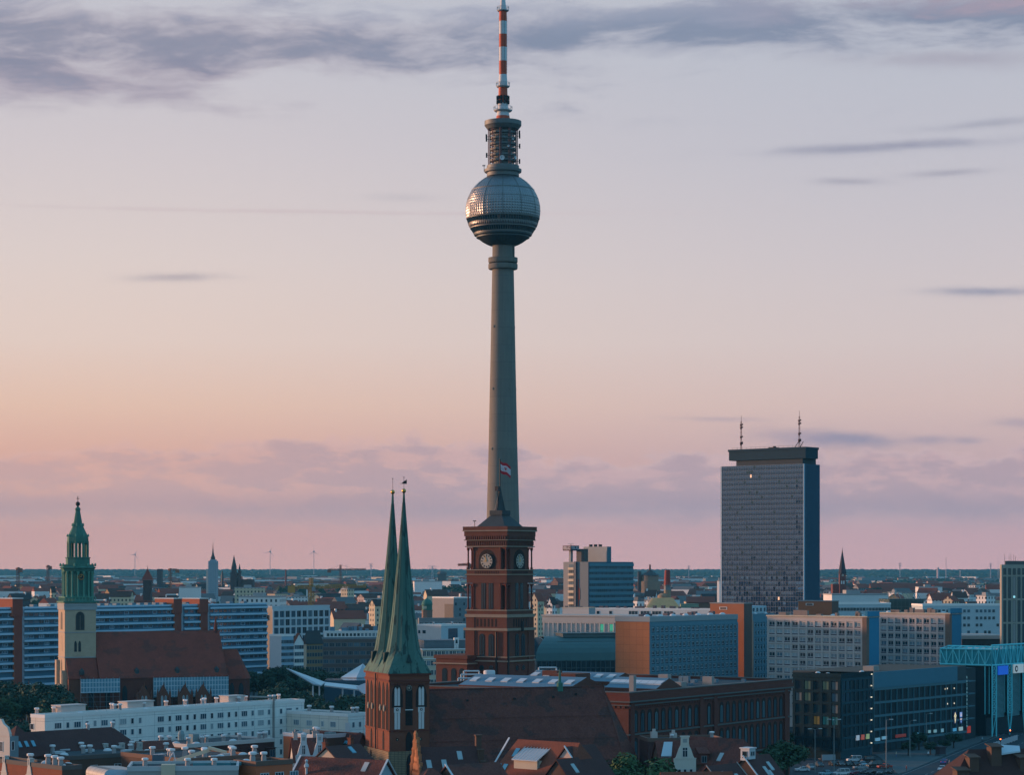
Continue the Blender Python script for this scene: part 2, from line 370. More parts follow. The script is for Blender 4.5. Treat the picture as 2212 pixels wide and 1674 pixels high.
# ------------------------------------------------------------------ materials
concrete = mat('concrete', (.165, .155, .135), .85, .15, .15, streak=.2, kind='panel', bw=60, bh=7.5, ms=.07, mc=(.11, .105, .095))
steel = mat('sphere_steel', (.22, .225, .235), .40, .12, .5, metal=.92)
steel_dark = mat('weathered_steel', (.13, .14, .14), .6, .3, .6, metal=.4)
glass_dark = mat('dark_glass', (.014, .032, .042), .12, 0, spec=.6)
glass_blue = mat('blue_glass', (.03, .075, .11), .1, 0, spec=.6)
glass_pale = mat('curtained_glass', (.16, .22, .25), .25, 0, spec=.5, rnd=(.30, .36, .38))
glass_mix = mat('window_glass', (.018, .035, .05), .12, 0, spec=.6, rnd=(.09, .15, .19))
red_paint = mat('mast_red', (.42, .07, .03), .6, .15)
white_paint = mat('mast_white', (.50, .52, .54), .6, .12)
pale_frame = mat('pale_window_frame', (.55, .57, .58), .7, .1)
grey_frame = mat('grey_window_frame', (.18, .21, .23), .6, .15)
dark_frame = mat('dark_window_frame', (.03, .035, .04), .6, .1)
hall_brick = mat('city_hall_brick', (.125, .047, .033), .9, .3, .25, grain=.2)
hall_brick_dark = mat('city_hall_dark_brick', (.125, .038, .028), .9, .3, .3, grain=.2)  # slightly darker, redder brick for the right front and trim
hall_stone = mat('city_hall_ledge_stone', (.26, .20, .15), .85, .25, .5)
church_brick = mat('church_brick', (.16, .056, .035), .9, .3, .4, grain=.25)
field_stone = mat('rubble_stone', (.25, .19, .12), .9, .3, .5, kind='panel', bw=.9, bh=.4, ms=.05, mc=(.10, .08, .06))
copper = mat('verdigris_copper', (.045, .15, .115), .75, .2, .3, streak=.3)
copper_nik = mat('spire_copper', (.055, .135, .115), .75, .2, .3, streak=.25, patch=(.025, .06, .055), psc=(.8, .8, .16), p0=.55)
gold = mat('gold_ball', (.55, .33, .09), .3, .1, 1, metal=.9)
iron = mat('black_iron', (.02, .02, .022), .6, .1)
tile_brown = mat('brown_roof_tile', (.135, .044, .034), .9, .35, .25, grain=.6, streak=.2, bump=.6, bsc=3.0, patch=(.085, .038, .033), psc=(.16, .16, .22), p0=.53)
tile_marien = mat('church_roof_tile', (.21, .05, .034), .9, .3, .25, grain=.4, streak=.15, patch=(.15, .045, .034), psc=(.12, .12, .2), p0=.54)
tile_red = mat('red_roof_tile', (.19, .058, .035), .9, .25, .2, grain=.35)
tile_dark = mat('dark_roof_tile', (.075, .034, .032), .9, .25, .2, grain=.35)
limestone = mat('tower_limestone', (.42, .32, .225), .9, .2, .5, grain=.2)
slate = mat('slate_roof', (.04, .05, .055), .7, .25, .3)
clock_face = mat('clock_face', (.36, .32, .27), .6, .1)
white_render = mat('white_render', (.76, .74, .71), .85, .1, .2)
cream_render = mat('cream_render', (.55, .45, .33), .85, .12, .2)
metal_roof = mat('grey_blue_sheet_roof', (.11, .19, .25), .5, .12, .2, metal=.2)
flat_roof = mat('bitumen_roof', (.045, .062, .072), .9, .35, .12)
pale_roof = mat('pale_gravel_roof', (.26, .25, .24), .9, .3, .2)

# ------------------------------------------------------------------ television tower
YT = 1010.0; sT = F / YT
def zt(y): return wz(y, YT)
tv = thing('television_tower', 'tall concrete television tower with a steel sphere and red and white mast', 'tower', (wx(1086.5, YT), YT, 0))
b = MB()
b.lathe([(16, 0), (11.5, 8), (8.6, 25), (35.6 / sT, zt(1134)), (31.2 / sT, zt(969)), (27.2 / sT, zt(780)), (23.4 / sT, zt(583)), (22.7 / sT, zt(530)), (22.6 / sT, zt(520))], 64)
shaft = obj('shaft', b, concrete, tv, smooth=40)
b = MB()
for z in (60, 85, 112, 138, 165):
    for t in (-2.4, -1.1, .2): r = 8.3 - z * .02; b.box(r * cos(t) - .35, r * cos(t) + .35, r * sin(t) - .35, r * sin(t) + .35, z, z + 1)
pieces('maintenance_hatch', b, concrete, tv)
for z0 in (1333.5, 1347.5):
    y0 = 360 + (z0 - 0) * .14887; y0 = 557 if z0 < 1340 else 570.5
    b = MB(); b.lathe([(22 / sT, zt(y0 + 12)), (30.5 / sT, zt(y0 + 11)), (31.7 / sT, zt(y0 + 9)), (31.7 / sT, zt(y0)), (22 / sT, zt(y0))], 48)
    obj('collar', b, concrete, tv, smooth=40)
b = MB(); b.tube((23.6 / sT, -1.5, zt(557)), (23.6 / sT, -1.5, zt(528)), .35); b.tube((23.6 / sT, -1.5, zt(540)), (21 / sT, -1, zt(540)), .2)
obj('service_pipe', b, steel_dark, tv)
RS, ZS = 80 / sT, zt(455)
def ring(lat, r=RS): return (r * cos(radians(lat)), ZS + r * sin(radians(lat)))
b = MB(); NS = 84
lats = [-12 + 4.2 * i for i in range(21)]
for j in range(len(lats) - 1):
    la, lb = lats[j], lats[j + 1]
    if 30 <= la < 36: pass
    for i in range(NS):
        q = [(ring(l)[0] * cos(t), ring(l)[0] * sin(t), ring(l)[1]) for l, t in ((la, 2 * pi * i / NS), (la, 2 * pi * (i + 1) / NS), (lb, 2 * pi * (i + 1) / NS), (lb, 2 * pi * i / NS))]
        rr = RS + .19 * cos(radians(la)) + random.uniform(-.03, .03); c = ring((la + lb) / 2, rr); tm = 2 * pi * (i + .5) / NS
        b.add(q + [(c[0] * cos(tm), c[0] * sin(tm), c[1])], [(0, 1, 4), (1, 2, 4), (2, 3, 4), (3, 0, 4)])
sph = obj('sphere', b, steel, tv)
b = MB()
for lat, w in ((-12, .5), (6, .12), (18, .12), (33, .55), (60, .12)):
    r, z = ring(lat, RS + .12); b.lathe([(r - .5, z - w), (r + (.05 if w < .3 else .12), z - w * .5), (r + (.05 if w < .3 else .12), z + w * .2), (r - .7, z + w)], NS, cap=False)
for i in range(0, NS, 7):
    t = 2 * pi * i / NS
    for la in range(-12, 70, 6):
        r0, z0 = ring(la, RS + .1); r1, z1 = ring(la + 6, RS + .1); b.tube((r0 * cos(t), r0 * sin(t), z0), (r1 * cos(t), r1 * sin(t), z1), .09, 4)
obj('panel_seam', b, steel_dark, sph)
b = MB(); prof = [ring(l, RS) for l in (-40, -45, -50, -55, -60, -65, -70.5)] + [(2, ring(-70.5)[1])]
b.lathe(prof[::-1], NS)
for lat in (-40, -45): r, z = ring(lat, RS + .25); b.lathe([(r - .6, z - .3), (r, z - .3), (r, z + .25), (r - .4, z + .3)], NS, cap=False)
for i in range(0, NS, 2):
    t = 2 * pi * i / NS
    for la in range(-70, -40, 6):
        r0, z0 = ring(la, RS + .04); r1, z1 = ring(la + 6, RS + .04); b.tube((r0 * cos(t), r0 * sin(t), z0), (r1 * cos(t), r1 * sin(t), z1), .08, 3)
obj('lower_bowl', b, mat('bowl_steel', (.055, .07, .075), .55, .15, .4, metal=.5), tv, smooth=20)
for la, lb in ((-21, -12.5), (-38, -28)):
    b = MB(); r0, z0 = ring(la, RS - .25); r1, z1 = ring(lb, RS - .25)
    b.lathe([(r0, z0), (r1, z1)], NS, cap=False, m=1)
    for i in range(NS):
        t = 2 * pi * i / NS; p0, q0 = ring(la, RS + .02); p1, q1 = ring(lb, RS + .02)
        b.tube((p0 * cos(t), p0 * sin(t), q0), (p1 * cos(t), p1 * sin(t), q1), .16, 4, 0)
    for l in (la, lb):
        r, z = ring(l, RS + .1); b.lathe([(r - .5, z - .35), (r, z - .3), (r, z + .25), (r - .5, z + .35)], NS, cap=False)
    obj('window_band', b, [mat('band_frame', (.13, .13, .125), .5, .1, metal=.4), glass_dark], tv)
b = MB()                                                        # faceted band between the two rows of windows
for i in range(NS):
    q = [(ring(l)[0] * cos(t), ring(l)[0] * sin(t), ring(l)[1]) for l, t in ((-28, 2 * pi * i / NS), (-28, 2 * pi * (i + 1) / NS), (-21.4, 2 * pi * (i + 1) / NS), (-21.4, 2 * pi * i / NS))]
    c = ring(-24.8, RS + .25); tm = 2 * pi * (i + .5) / NS
    b.add(q + [(c[0] * cos(tm), c[0] * sin(tm), c[1])], [(0, 1, 4), (1, 2, 4), (2, 3, 4), (3, 0, 4)])
obj('facet_band', b, steel, tv)
def zz(zy): return zt(zy * .2316)
def rr(zx): return zx * .2316 / sT
b = MB(); b.lathe([(rr(150), zz(1645)), (rr(150), zz(1612)), (rr(172), zz(1605)), (rr(174), zz(1580)), (rr(150), zz(1572)), (rr(150), zz(1545)), (rr(100), zz(1543))], 48)
obj('base_ring', b, steel_dark, tv, smooth=35)
b = MB(); b.lathe([(rr(84), zz(1560)), (rr(84), zz(1195))], 32); obj('cage_core', b, steel_dark, tv, smooth=35)
for k, zy in enumerate((1240, 1295, 1346, 1398, 1450, 1500)):
    b = MB(); b.lathe([(rr(90), zz(zy) - .3), (rr(122), zz(zy) - .3), (rr(122), zz(zy) + .55), (rr(118), zz(zy) + .55), (rr(118), zz(zy)), (rr(90), zz(zy))], 32, cap=False)
    for i in range(16):
        t = 2 * pi * i / 16; b.tube((rr(120) * cos(t), rr(120) * sin(t), zz(zy) + .5), (rr(120) * cos(t), rr(120) * sin(t), zz(zy) + 1.5), .08, 4)
    b.lathe([(rr(120) - .1, zz(zy) + 1.4), (rr(120) + .1, zz(zy) + 1.4), (rr(120) + .1, zz(zy) + 1.6), (rr(120) - .1, zz(zy) + 1.6)], 32, cap=False)
    obj('cage_floor', b, steel_dark, tv)
for i in range(10):
    b = MB(); t = 2 * pi * (i + .25) / 10
    for dt in (-.05, .05): b.tube((rr(137) * cos(t + dt), rr(137) * sin(t + dt), zz(1545)), (rr(137) * cos(t + dt), rr(137) * sin(t + dt), zz(1203)), .16, 5)
    for k in range(12):
        za, zb = zz(1545 - 28.5 * k), zz(1545 - 28.5 * (k + 1)); sg = -.05 if k % 2 else .05
        b.tube((rr(137) * cos(t + sg), rr(137) * sin(t + sg), za), (rr(137) * cos(t - sg), rr(137) * sin(t - sg), zb), .09, 4)
    obj('lattice_post', b, mat('post_paint', (.12, .05, .05), .7, .15), tv)
b = MB(); b.lathe([(rr(92), zz(1210)), (rr(145), zz(1205)), (rr(172), zz(1170)), (rr(172), zz(1130)), (rr(168), zz(1130)), (rr(168), zz(1140)), (rr(60), zz(1140))], 48)
obj('upper_platform', b, steel_dark, tv, smooth=35)
for t, zy, s_ in ((-1.62, 1490, 20), (-.6, 1480, 14), (-2.5, 1330, 9), (-.85, 1312, 8), (-1.2, 1380, 9)):
    b = MB(); r = rr(s_) * 1.15; b.lathe([(.2, -.5), (r * .6, -.2), (r, .3), (r, .42), (.1, .1)], 18)
    o = obj('dish_antenna', b, white_paint, tv, (rr(134) * cos(t), rr(134) * sin(t), zz(zy)), smooth=35); o.rotation_euler = (radians(90), 0, t + pi / 2)
b = MB()
for t, zy in ((3.1, 1270), (.05, 1265), (-.15, 1240), (.0, 1360), (2.95, 1440), (.1, 1500), (3.3, 1300)):
    x, y, z = rr(155) * cos(t), rr(155) * sin(t), zz(zy); b.box(x - .35, x + .35, y - .3, y + .3, z - 1, z + 1); b.tube((x, y, z), (rr(125) * cos(t), rr(125) * sin(t), z), .12, 4)
b.tube((-rr(176), 0, zz(1600)), (-rr(176), 0, zz(1540)), .15, 4); b.tube((-rr(192), 0, zz(1542)), (-rr(165), 0, zz(1542)), .3, 4)
pieces('panel_antenna', b, iron, tv)
b = MB()
segs = [(1125, 67, 1), (1080, 61, 0), (1000, 47, 0), (960, 45, 1), (900, 43, 1), (815, 41, 0), (765, 40, 0), (693, 36, 1), (565, 36, 0), (437, 36, 1), (315, 36, 0), (195, 36, 1), (98, 35, 0)]
prof = [(rr(r), zz(y)) for y, r, m in segs] + [(rr(30), zz(80)), (rr(17), zz(-60)), (rr(12), zz(-300)), (rr(6), zz(-420)), (.1, zz(-520))]
b.lathe(prof, 28, ms=[m for y, r, m in segs[:-1]] + [0, 0, 1, 0, 1])
mast = obj('antenna_mast', b, [white_paint, red_paint], tv, smooth=40)
for zy, r, h in ((1025, 86, 12), (800, 63, 12), (92, 55, 10)):
    b = MB(); b.lathe([(rr(38), zz(zy + h)), (rr(r - 8), zz(zy + h)), (rr(r), zz(zy + 4)), (rr(r), zz(zy)), (rr(38), zz(zy))], 28)
    for i in range(20):
        t = 2 * pi * i / 20; b.tube((rr(r) * cos(t), rr(r) * sin(t), zz(zy)), (rr(r) * cos(t), rr(r) * sin(t), zz(zy - 32)), .09, 4)
    b.lathe([(rr(r) - .08, zz(zy - 30)), (rr(r) + .08, zz(zy - 30)), (rr(r) + .08, zz(zy - 33)), (rr(r) - .08, zz(zy - 33))], 28, cap=False)
    obj('gallery', b, mat('gallery_grey', (.36, .38, .39), .6, .12), mast)
b = MB()
for zy in (910, 950):
    for i in range(10):
        t = 2 * pi * i / 10; x, y = rr(52) * cos(t), rr(52) * sin(t); b.box(x - .45, x + .45, y - .45, y + .45, zz(zy) - .8, zz(zy) + .8); b.tube((x, y, zz(zy)), (0, 0, zz(zy)), .12, 4)
for zy in range(150, 680, 14):
    for t in (.3, 2.8, -1.9, -1.2):
        b.tube((rr(30) * cos(t), rr(30) * sin(t), zz(zy)), (rr(42) * cos(t), rr(42) * sin(t), zz(zy)), .12, 4)
o = obj('aerial', b, iron, mast); o['kind'] = 'stuff'

# ------------------------------------------------------------------ brick city hall with clock tower
H = Bld('city_hall', 'red brick city hall with a square clock tower and long rows of arched windows', 'town hall', 1358, 606, 56.5)
L = H.lu(1706); D = 73.0; h = 27.4
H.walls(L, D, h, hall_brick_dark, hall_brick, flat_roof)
def ledges(side, Ln, lst, x0=0, off=0):
    for z0, z1, o, m in lst:
        b = MB(); b.fb(side, -o if side == 'R' else 0, Ln + (o if side == 'R' else 0), -.05, o, z0, z1, 0, off); H.part('ledge', b, m)
b = MB()
def rim(b, o, z0, z1, t=1.1):
    b.box(-o, L + o, -o, t, z0, z1); b.box(-o, L + o, D - t, D + o, z0, z1); b.box(-o, t, t, D - t, z0, z1 - .004); b.box(L - t, L + o, t, D - t, z0, z1 - .004)
for z0, z1, o in ((27.0, 28.0, .5), (25.9, 27.0, .8), (24.9, 25.5, .35)): rim(b, o, z0, z1)
H.part('cornice', b, hall_brick_dark)
b = MB()
for z0, z1, o in ((28.0, 28.25, .62), (25.5, 25.9, .95), (24.6, 24.9, .5), (16.9, 17.3, .45), (8.2, 8.7, .4)): rim(b, o, z0, z1, 1.25)
H.part('ledge', b, mat('hall_blue_ledge', (.11, .105, .10), .8, .2))
b = MB()
n = int(L / .9)
for i in range(n): b.box(L * i / n, L * i / n + .45, -.45, 0, 23.9, 24.6)
H.part('corbel_frieze', b, hall_brick_dark)
b = MB()
for s_ in (.3, 37.5, 45.5, 88.5): b.box(s_, s_ + 1.9, -.55, .1, 0, 26.2)
pieces('pilaster', b, hall_brick_dark, H.root)
hgl = mat('hall_glass', (.03, .075, .10), .25, 0, rnd=(.075, .15, .18))
hrev = mat('arch_shadow_reveal', (.032, .02, .018), .9, .2)  # flat dark colour that holds the shade of the deep arches
xs = [3.6 + 3.62 * i for i in range(26)]
for x in xs:
    if abs(x - 38.3) < 1.6 or abs(x - 46.4) < 1.6 or x > L - 4: continue
    H.win('R', x, 17.5, 2.3, 5.9, 'a', hrev, hrev, name='arch_shade_plate'); 
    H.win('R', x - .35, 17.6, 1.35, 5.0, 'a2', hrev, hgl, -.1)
    H.win('R', x, 9.0, 2.3, 7.2, 'a', hrev, hrev, name='arch_shade_plate')
    H.win('R', x - .35, 9.1, 1.35, 6.3, 'a2', hrev, hgl, -.1)
    H.win('R', x, 1.5, 1.9, 5.2, 'a', hrev, glass_dark)
b = MB()
for i in range(48): b.box(1 + i * D / 48, 0, 0, 0, 0, 0) if False else b.fb('L', 1 + i * (D - 2) / 48, 1 + i * (D - 2) / 48 + .9, 0, .3, 24.0, 24.6)
H.part('corbel_frieze', b, hall_brick)
# roofs on the block
for (t0, t1, v0, v1, zr, ze) in ((6, 24, 22, 58, 31.0, 28.4), (16, 30, 1, 17, 31.0, 28.4), (44, 60, 32, 62, 30.6, 28.4)):
    b = MB(); tm = (t0 + t1) / 2
    b.add([(t0, v0, ze), (t1, v0, ze), (t1, v1, ze), (t0, v1, ze), (tm, v0, zr), (tm, v1, zr)], [(0, 4, 5, 3), (1, 2, 5, 4)], 0)
    b.add([(t0, v0, ze), (t1, v0, ze), (tm, v0, zr), (t0, v1, ze), (t1, v1, ze), (tm, v1, zr)], [(0, 1, 2), (4, 3, 5)], 1)
    b.box(t0, t1, v0, v1, 27.3, ze - .01, 1)
    H.part('sheet_roof', b, [metal_roof, hall_brick])
    b = MB()
    for k in range(7):
        vv = v0 + (v1 - v0) * (k + .5) / 7; f_ = .35
        x0_, z0_ = t0 + (tm - t0) * f_, ze + (zr - ze) * f_
        b.add([(x0_, vv - 1.1, z0_ + .3), (x0_ + 2.4, vv - 1.1, z0_ + 1.1), (x0_ + 2.4, vv + 1.1, z0_ + 1.1), (x0_, vv + 1.1, z0_ + .3)], [(0, 1, 2, 3)], 0)
        b.box(x0_, x0_ + 2.4, vv - 1.1, vv + 1.1, ze - .2, z0_ + .25)
    pieces('skylight', b, white_paint, H.root, tol=.35)
b = MB(); b.box(38, 46, 40, 48, 27.5, 30.6); b.box(47, 50, 52, 57, 27.5, 30.9); pieces('plant_room', b, hall_brick, H.root)
b = MB(); b.box(11, 12.4, 5, 6.4, 27.5, 32.0); b.box(34, 37, 3.5, 6, 27.5, 29.4); b.box(38, 40, 10, 13, 27.5, 31.2); b.box(56, 57.5, 6, 9, 27.5, 30); pieces('vent_box', b, pale_roof, H.root)
def hloc(x, Y): q = Vector((wx(x, Y), Y)) - H.C; return q.dot(H.u), q.dot(H.v)
b = MB()
for x0, x1, Yp, zs_ in ((990, 1045, 668, (29.0, 30.0, 30.9)), (1152, 1212, 690, (29.2, 30.1, 31.0))):
    for k, z_ in enumerate(zs_):
        (ua, va), (ub, vb) = hloc(x0 + 6 * k, Yp + 2 * k), hloc(x1 - 5 * k, Yp + 2 * k); b.tube((ua, va, z_), (ub, vb, z_), .24, 8); b.tube((ua, va, z_), (ua, va, 27.5), .24, 8); b.tube((ub, vb, z_), (ub, vb, 27.5), .24, 8)
(ua, va) = hloc(1057, 668); b.lathe([(1.7, 27.4), (1.7, 31.0), (1.5, 31.3)], 16, (ua, va))
pieces('roof_pipe', b, white_paint, H.root, 40)
b = MB()
for k in range(14): x0_ = random.uniform(6, 84); y0_ = random.uniform(3, 26); b.box(x0_, x0_ + random.uniform(.8, 2.4), y0_, y0_ + random.uniform(.8, 2.5), 27.3, 27.5 + random.uniform(.6, 1.8))
pieces('roof_plant', b, metal_roof, H.root)
# pavilion corner at the far left end of the front
b = MB(); b.box(60, 74, 92.5, 104, 0, 33.6); b.box(59.5, 74.5, 92, 104.5, 33.0, 34.1)
pav = H.part('corner_pavilion', b, hall_brick)
b = MB(); b.box(59.3, 74.7, 91.8, 104.7, 31.4, 31.8); H.part('ledge', b, hall_stone, pav)
for v_ in (94.4, 97.4, 100.8): H.win('L', v_, 23.2, 1.9, 7.0, 'a', hrev, glass_dark, 60, parent=pav)
# clock tower
YC = 705.0; sC = F / YC
def zc(y): return wz(y, YC)
tp = Vector((wx(1094.5, YC), YC)) - H.C
TU, TVv = tp.dot(H.u), tp.dot(H.v)
w = 14.7; t = 2.7
b = MB()
b.box(0, w, 0, w, 0, zc(1319)); b.box(.35, w - .35, .35, w - .35, zc(1319), zc(1262)) if False else None
def plus(z0, z1, i_=.3):
    b.prism([(t, i_), (w - t, i_), (w - t, t), (w - i_, t), (w - i_, w - t), (w - t, w - t), (w - t, w - i_), (t, w - i_), (t, w - t), (i_, w - t), (i_, t), (t, t)], z0, z1)
plus(zc(1319), zc(1260)); b.box(0, w, 0, w, zc(1260), zc(1232)); plus(zc(1232), zc(1182)); b.box(0, w, 0, w, zc(1182), zc(1139))
tw = H.part('tower', b, hall_brick, loc=(TU, TVv, 0))
def tpart(nm, bb, m, smooth=0): return obj(nm, bb, m, tw, smooth=smooth)
b = MB()
for z0, z1, o in ((zc(1166), zc(1154), .2), (zc(1158), zc(1146), .55), (zc(1146), zc(1137), .85)):
    b.box(-o, w + o, -o, w + o, z0, z1)
for k in range(19):
    q = .2 + k * (w - .4) / 18 - .2
    for s_ in 'RL': b.fb(s_, q, q + .4, 0, .75, zc(1166), zc(1157.5)); b.fb(s_, q, q + .35, 0, .25, zc(1178), zc(1169))
tpart('cornice', b, hall_brick)
b = MB()
for z0, z1, o in ((zc(1147.5), zc(1145), .95), (zc(1167.5), zc(1165.5), .62), (zc(1181.5), zc(1179.5), .4), (zc(1232.5), zc(1230.5), .3), (zc(1242.5), zc(1240.5), .35), (zc(1320.5), zc(1318), .3), (zc(1334.7), zc(1328), .42), (zc(1363.5), zc(1358), .7), (zc(1421.5), zc(1419.5), .5), (zc(1431), zc(1428), .65)):
    b.box(-o, w + o, -o, w + o, z0, z1)
tpart('ledge', b, hall_stone)
b = MB()
for cx_, cy_ in ((0, 0), (w - t, 0), (0, w - t), (w - t, w - t)): b.box(cx_ - .3, cx_ + t + .3, cy_ - .3, cy_ + t + .3, 0, zc(1363.5))
for cx_, cy_ in ((0, 0), (w - t, 0), (0, w - t), (w - t, w - t)): b.box(cx_ - .15, cx_ + t + .15, cy_ - .15, cy_ + t + .15, zc(1358), zc(1334.7))
pieces('corner_pier', b, hall_brick, tw)
for z0, z1 in ((zc(1318), zc(1262)), (zc(1230.5), zc(1183))):
    for cx_, cy_ in ((0, 0), (w - t, 0), (0, w - t), (w - t, w - t)):
        b = MB()
        for px, py in ((.35, .35), (t - .35, .35), (.35, t - .35), (t - .35, t - .35)):
            b.lathe([(.42, z0), (.42, z0 + .5), (.25, z0 + .7), (.25, z1 - 1.0), (.45, z1 - .6), (.45, z1)], 8, (cx_ + px, cy_ + py))
        b.box(cx_ + .05, cx_ + t - .05, cy_ + .05, cy_ + t - .05, z1 - .35, z1 + .05)
        tpart('corner_loggia', b, hall_brick_dark)
for s_ in 'RL':
    b = MB(); c = w / 2; zc0 = zc(1212.4)
    b.fpoly(s_, [(c + x, zc(1231) + z) for x, z in arc(6.2, 6.2, 'a')], -.05, .04, 0, .3)
    tpart('clock_niche', b, hrev)
    b = MB(); b.disc(s_, c, zc0, 2.35, .0, .30, 1, 32, .3); b.disc(s_, c, zc0, 2.15, .30, .36, 0, 32, .3)
    for k in range(12):
        a_ = pi * k / 6; x0, z0, x1, z1 = c + 1.45 * sin(a_), zc0 + 1.45 * cos(a_), c + 2.0 * sin(a_), zc0 + 2.0 * cos(a_)
        nx, nz = cos(a_) * .16, -sin(a_) * .16
        b.fpoly(s_, [(x0 - nx, z0 - nz), (x1 - nx, z1 - nz), (x1 + nx, z1 + nz), (x0 + nx, z0 + nz)], .36, .42, 1, .3)
    ck = tpart('clock', b, [clock_face, iron])
    sg = 1 if s_ == 'R' else -1
    for ang, ln, wd in ((268, 1.2, .2), (342, 1.75, .15)):
        b = MB(); a_ = radians(ang); nx, nz = cos(a_) * wd, -sin(a_) * wd
        b.fpoly(s_, [(c - sg * nx, zc0 - nz), (c + sg * (sin(a_) * ln - nx * .3), zc0 + cos(a_) * ln), (c + sg * (sin(a_) * ln + nx * .3), zc0 + cos(a_) * ln), (c + sg * nx, zc0 + nz)], .43, .5, 0, .3)
        obj('hand', b, gold, ck)
    for dx_ in (-1.35, 1.35):
        H.win(s_, c + dx_, zc(1317), 1.7, zc(1250) - zc(1317), 'a2', hrev, glass_dark, .3, parent=tw)
        H.win(s_, c + dx_ * 1.25, zc(1420), 2.1, zc(1370) - zc(1420), 'a2', hrev, glass_dark, 0, parent=tw)
        b = MB(); b.disc(s_, c + dx_ * 1.3, zc(1445), 1.15, -.05, .1, 0, 20); b.disc(s_, c + dx_ * 1.3, zc(1445), .85, .1, .14, 1, 20); tpart('oculus', b, [hall_brick_dark, glass_dark])
    b = MB()
    for k in range(6): q = c - 3.4 + k * 1.36; b.fb(s_, q - .3, q + .3, -.02, .05, zc(1355), zc(1338))
    for k in range(14): q = t + .3 + k * .66; b.fb(s_, q - .12, q + .12, -.02, .04, zc(1240), zc(1234))
    pieces('blind_slot', b, hrev, tw, tol=.01) if s_ else None
b = MB(); b.lathe([(.5, zc(1365)), (.45, zc(1350)), (.25, zc(1343))], 8, (w / 2, -.9)); b.lathe([(.32, 26), (.32, zc(1366))], 8, (.1, -.55)); b.lathe([(.32, 26), (.32, zc(1366))], 8, (-.55, 3.4)); pieces('downpipe', b, iron, tw)
b = MB(); c = w / 2; r2 = sqrt(2)
b.lathe([(5.3 * r2 * .98, zc(1137.5)), (2.0 * r2, zc(1111.5))], 4, (c, c), 0, pi / 4)
b.box(c - 2.3, c + 2.3, c - 2.3, c + 2.3, zc(1111.5), zc(1101.5))
b.lathe([(1.25 * r2, zc(1101.5)), (.85 * r2, zc(1085)), (.2, zc(1050))], 8, (c, c), 0, pi / 8)
for px, py in ((-1.7, 0), (0, -1.7), (1.7, 0), (0, 1.7)): b.tube((c + px, c + py, zc(1101)), (c + px * .25, c + py * .25, zc(1062)), .12, 5)
tpart('roof', b, slate)
b = MB(); b.tube((c, c, zc(1052)), (c, c, zc(990)), .17, 8); b.lathe([(.3, zc(990)), (.3, zc(988.5))], 8, (c, c)); b.box(c - 1.9, c - .5, c - .6, c + .6, zc(1058.5), zc(1048.5)); b.tube((c - 1.2, c, zc(1058)), (c - .9, c, zc(1098)), .15, 5)
tpart('flagpole', b, iron)
b = MB(); b.tube((.4, 12, zc(1137)), (.4, 12, zc(1124.5)), .1, 5); b.box(0, .8, 11.7, 12.4, zc(1125.5), zc(1123.8)); tpart('roof_camera', b, iron)
H.done()
fp = H.C + H.u * (TU + c) + H.v * (TVv + c)
b = MB(); nx_, ny_ = 16, 8; fh = 3.6; fw = 3.1
for i in range(nx_ + 1):
    for j in range(ny_ + 1):
        s_ = i / nx_; b.v.append((s_ * fw, .45 * sin(s_ * 7) * s_ + .1 * sin(j * .9), fh * j / ny_ - 1.55 * s_ ** 1.1 - .18 * sin(s_ * 8)))
for i in range(nx_):
    for j in range(ny_):
        o = i * (ny_ + 1) + j; b.f.append((o, o + ny_ + 1, o + ny_ + 2, o + 1)); b.m.append(1 if j < 2 or j > ny_ - 3 or (6 <= i <= 9 and 3 <= j <= 4 and (i + j) % 3) else 0)
fl = obj('flag', b, [mat('flag_white', (.55, .47, .50), .8, .05), mat('flag_red', (.40, .02, .03), .8, .05)], None, (fp.x + .18, fp.y, zc(1027) + 1.2), 0, 60)
tag(fl, 'white flag with red stripes waving on the pole above the brick clock tower', 'flag')

# ------------------------------------------------------------------ twin spired brick church in front
YN = 540.0; sN = F / YN
def zn(y, Y=YN): return wz(y, Y)
N_ = Bld('twin_spire_church', 'brick church with two pointed green copper spires and a huge dark tiled nave roof', 'church', 841, YN, 20)
w = 9.75; zE = zn(1453.8); zB = zn(1625)
b = MB(); b.box(0, w, 0, 2 * w, zB, zE); 
N_.part('tower_wall', b, church_brick)
b = MB(); b.box(-.25, w + .25, -.25, 2 * w + .25, 0, zB); b.box(-.3, w + .3, -.3, 2 * w + .3, zB - .5, zB); N_.part('stone_base', b, field_stone)
b = MB(); b.box(-.35, w + .35, -.35, 2 * w + .35, zE - .7, zE - .1); b.box(-.2, w + .2, -.2, 2 * w + .2, zE - 2.2, zE - 1.7); b.box(-.15, w + .15, -.15, 2 * w + .15, zn(1582), zn(1579))
for k in range(24): b.fb('R', k * w / 24, k * w / 24 + .22, 0, .18, zE - 3.0, zE - 2.5)
N_.part('cornice', b, hall_brick_dark)
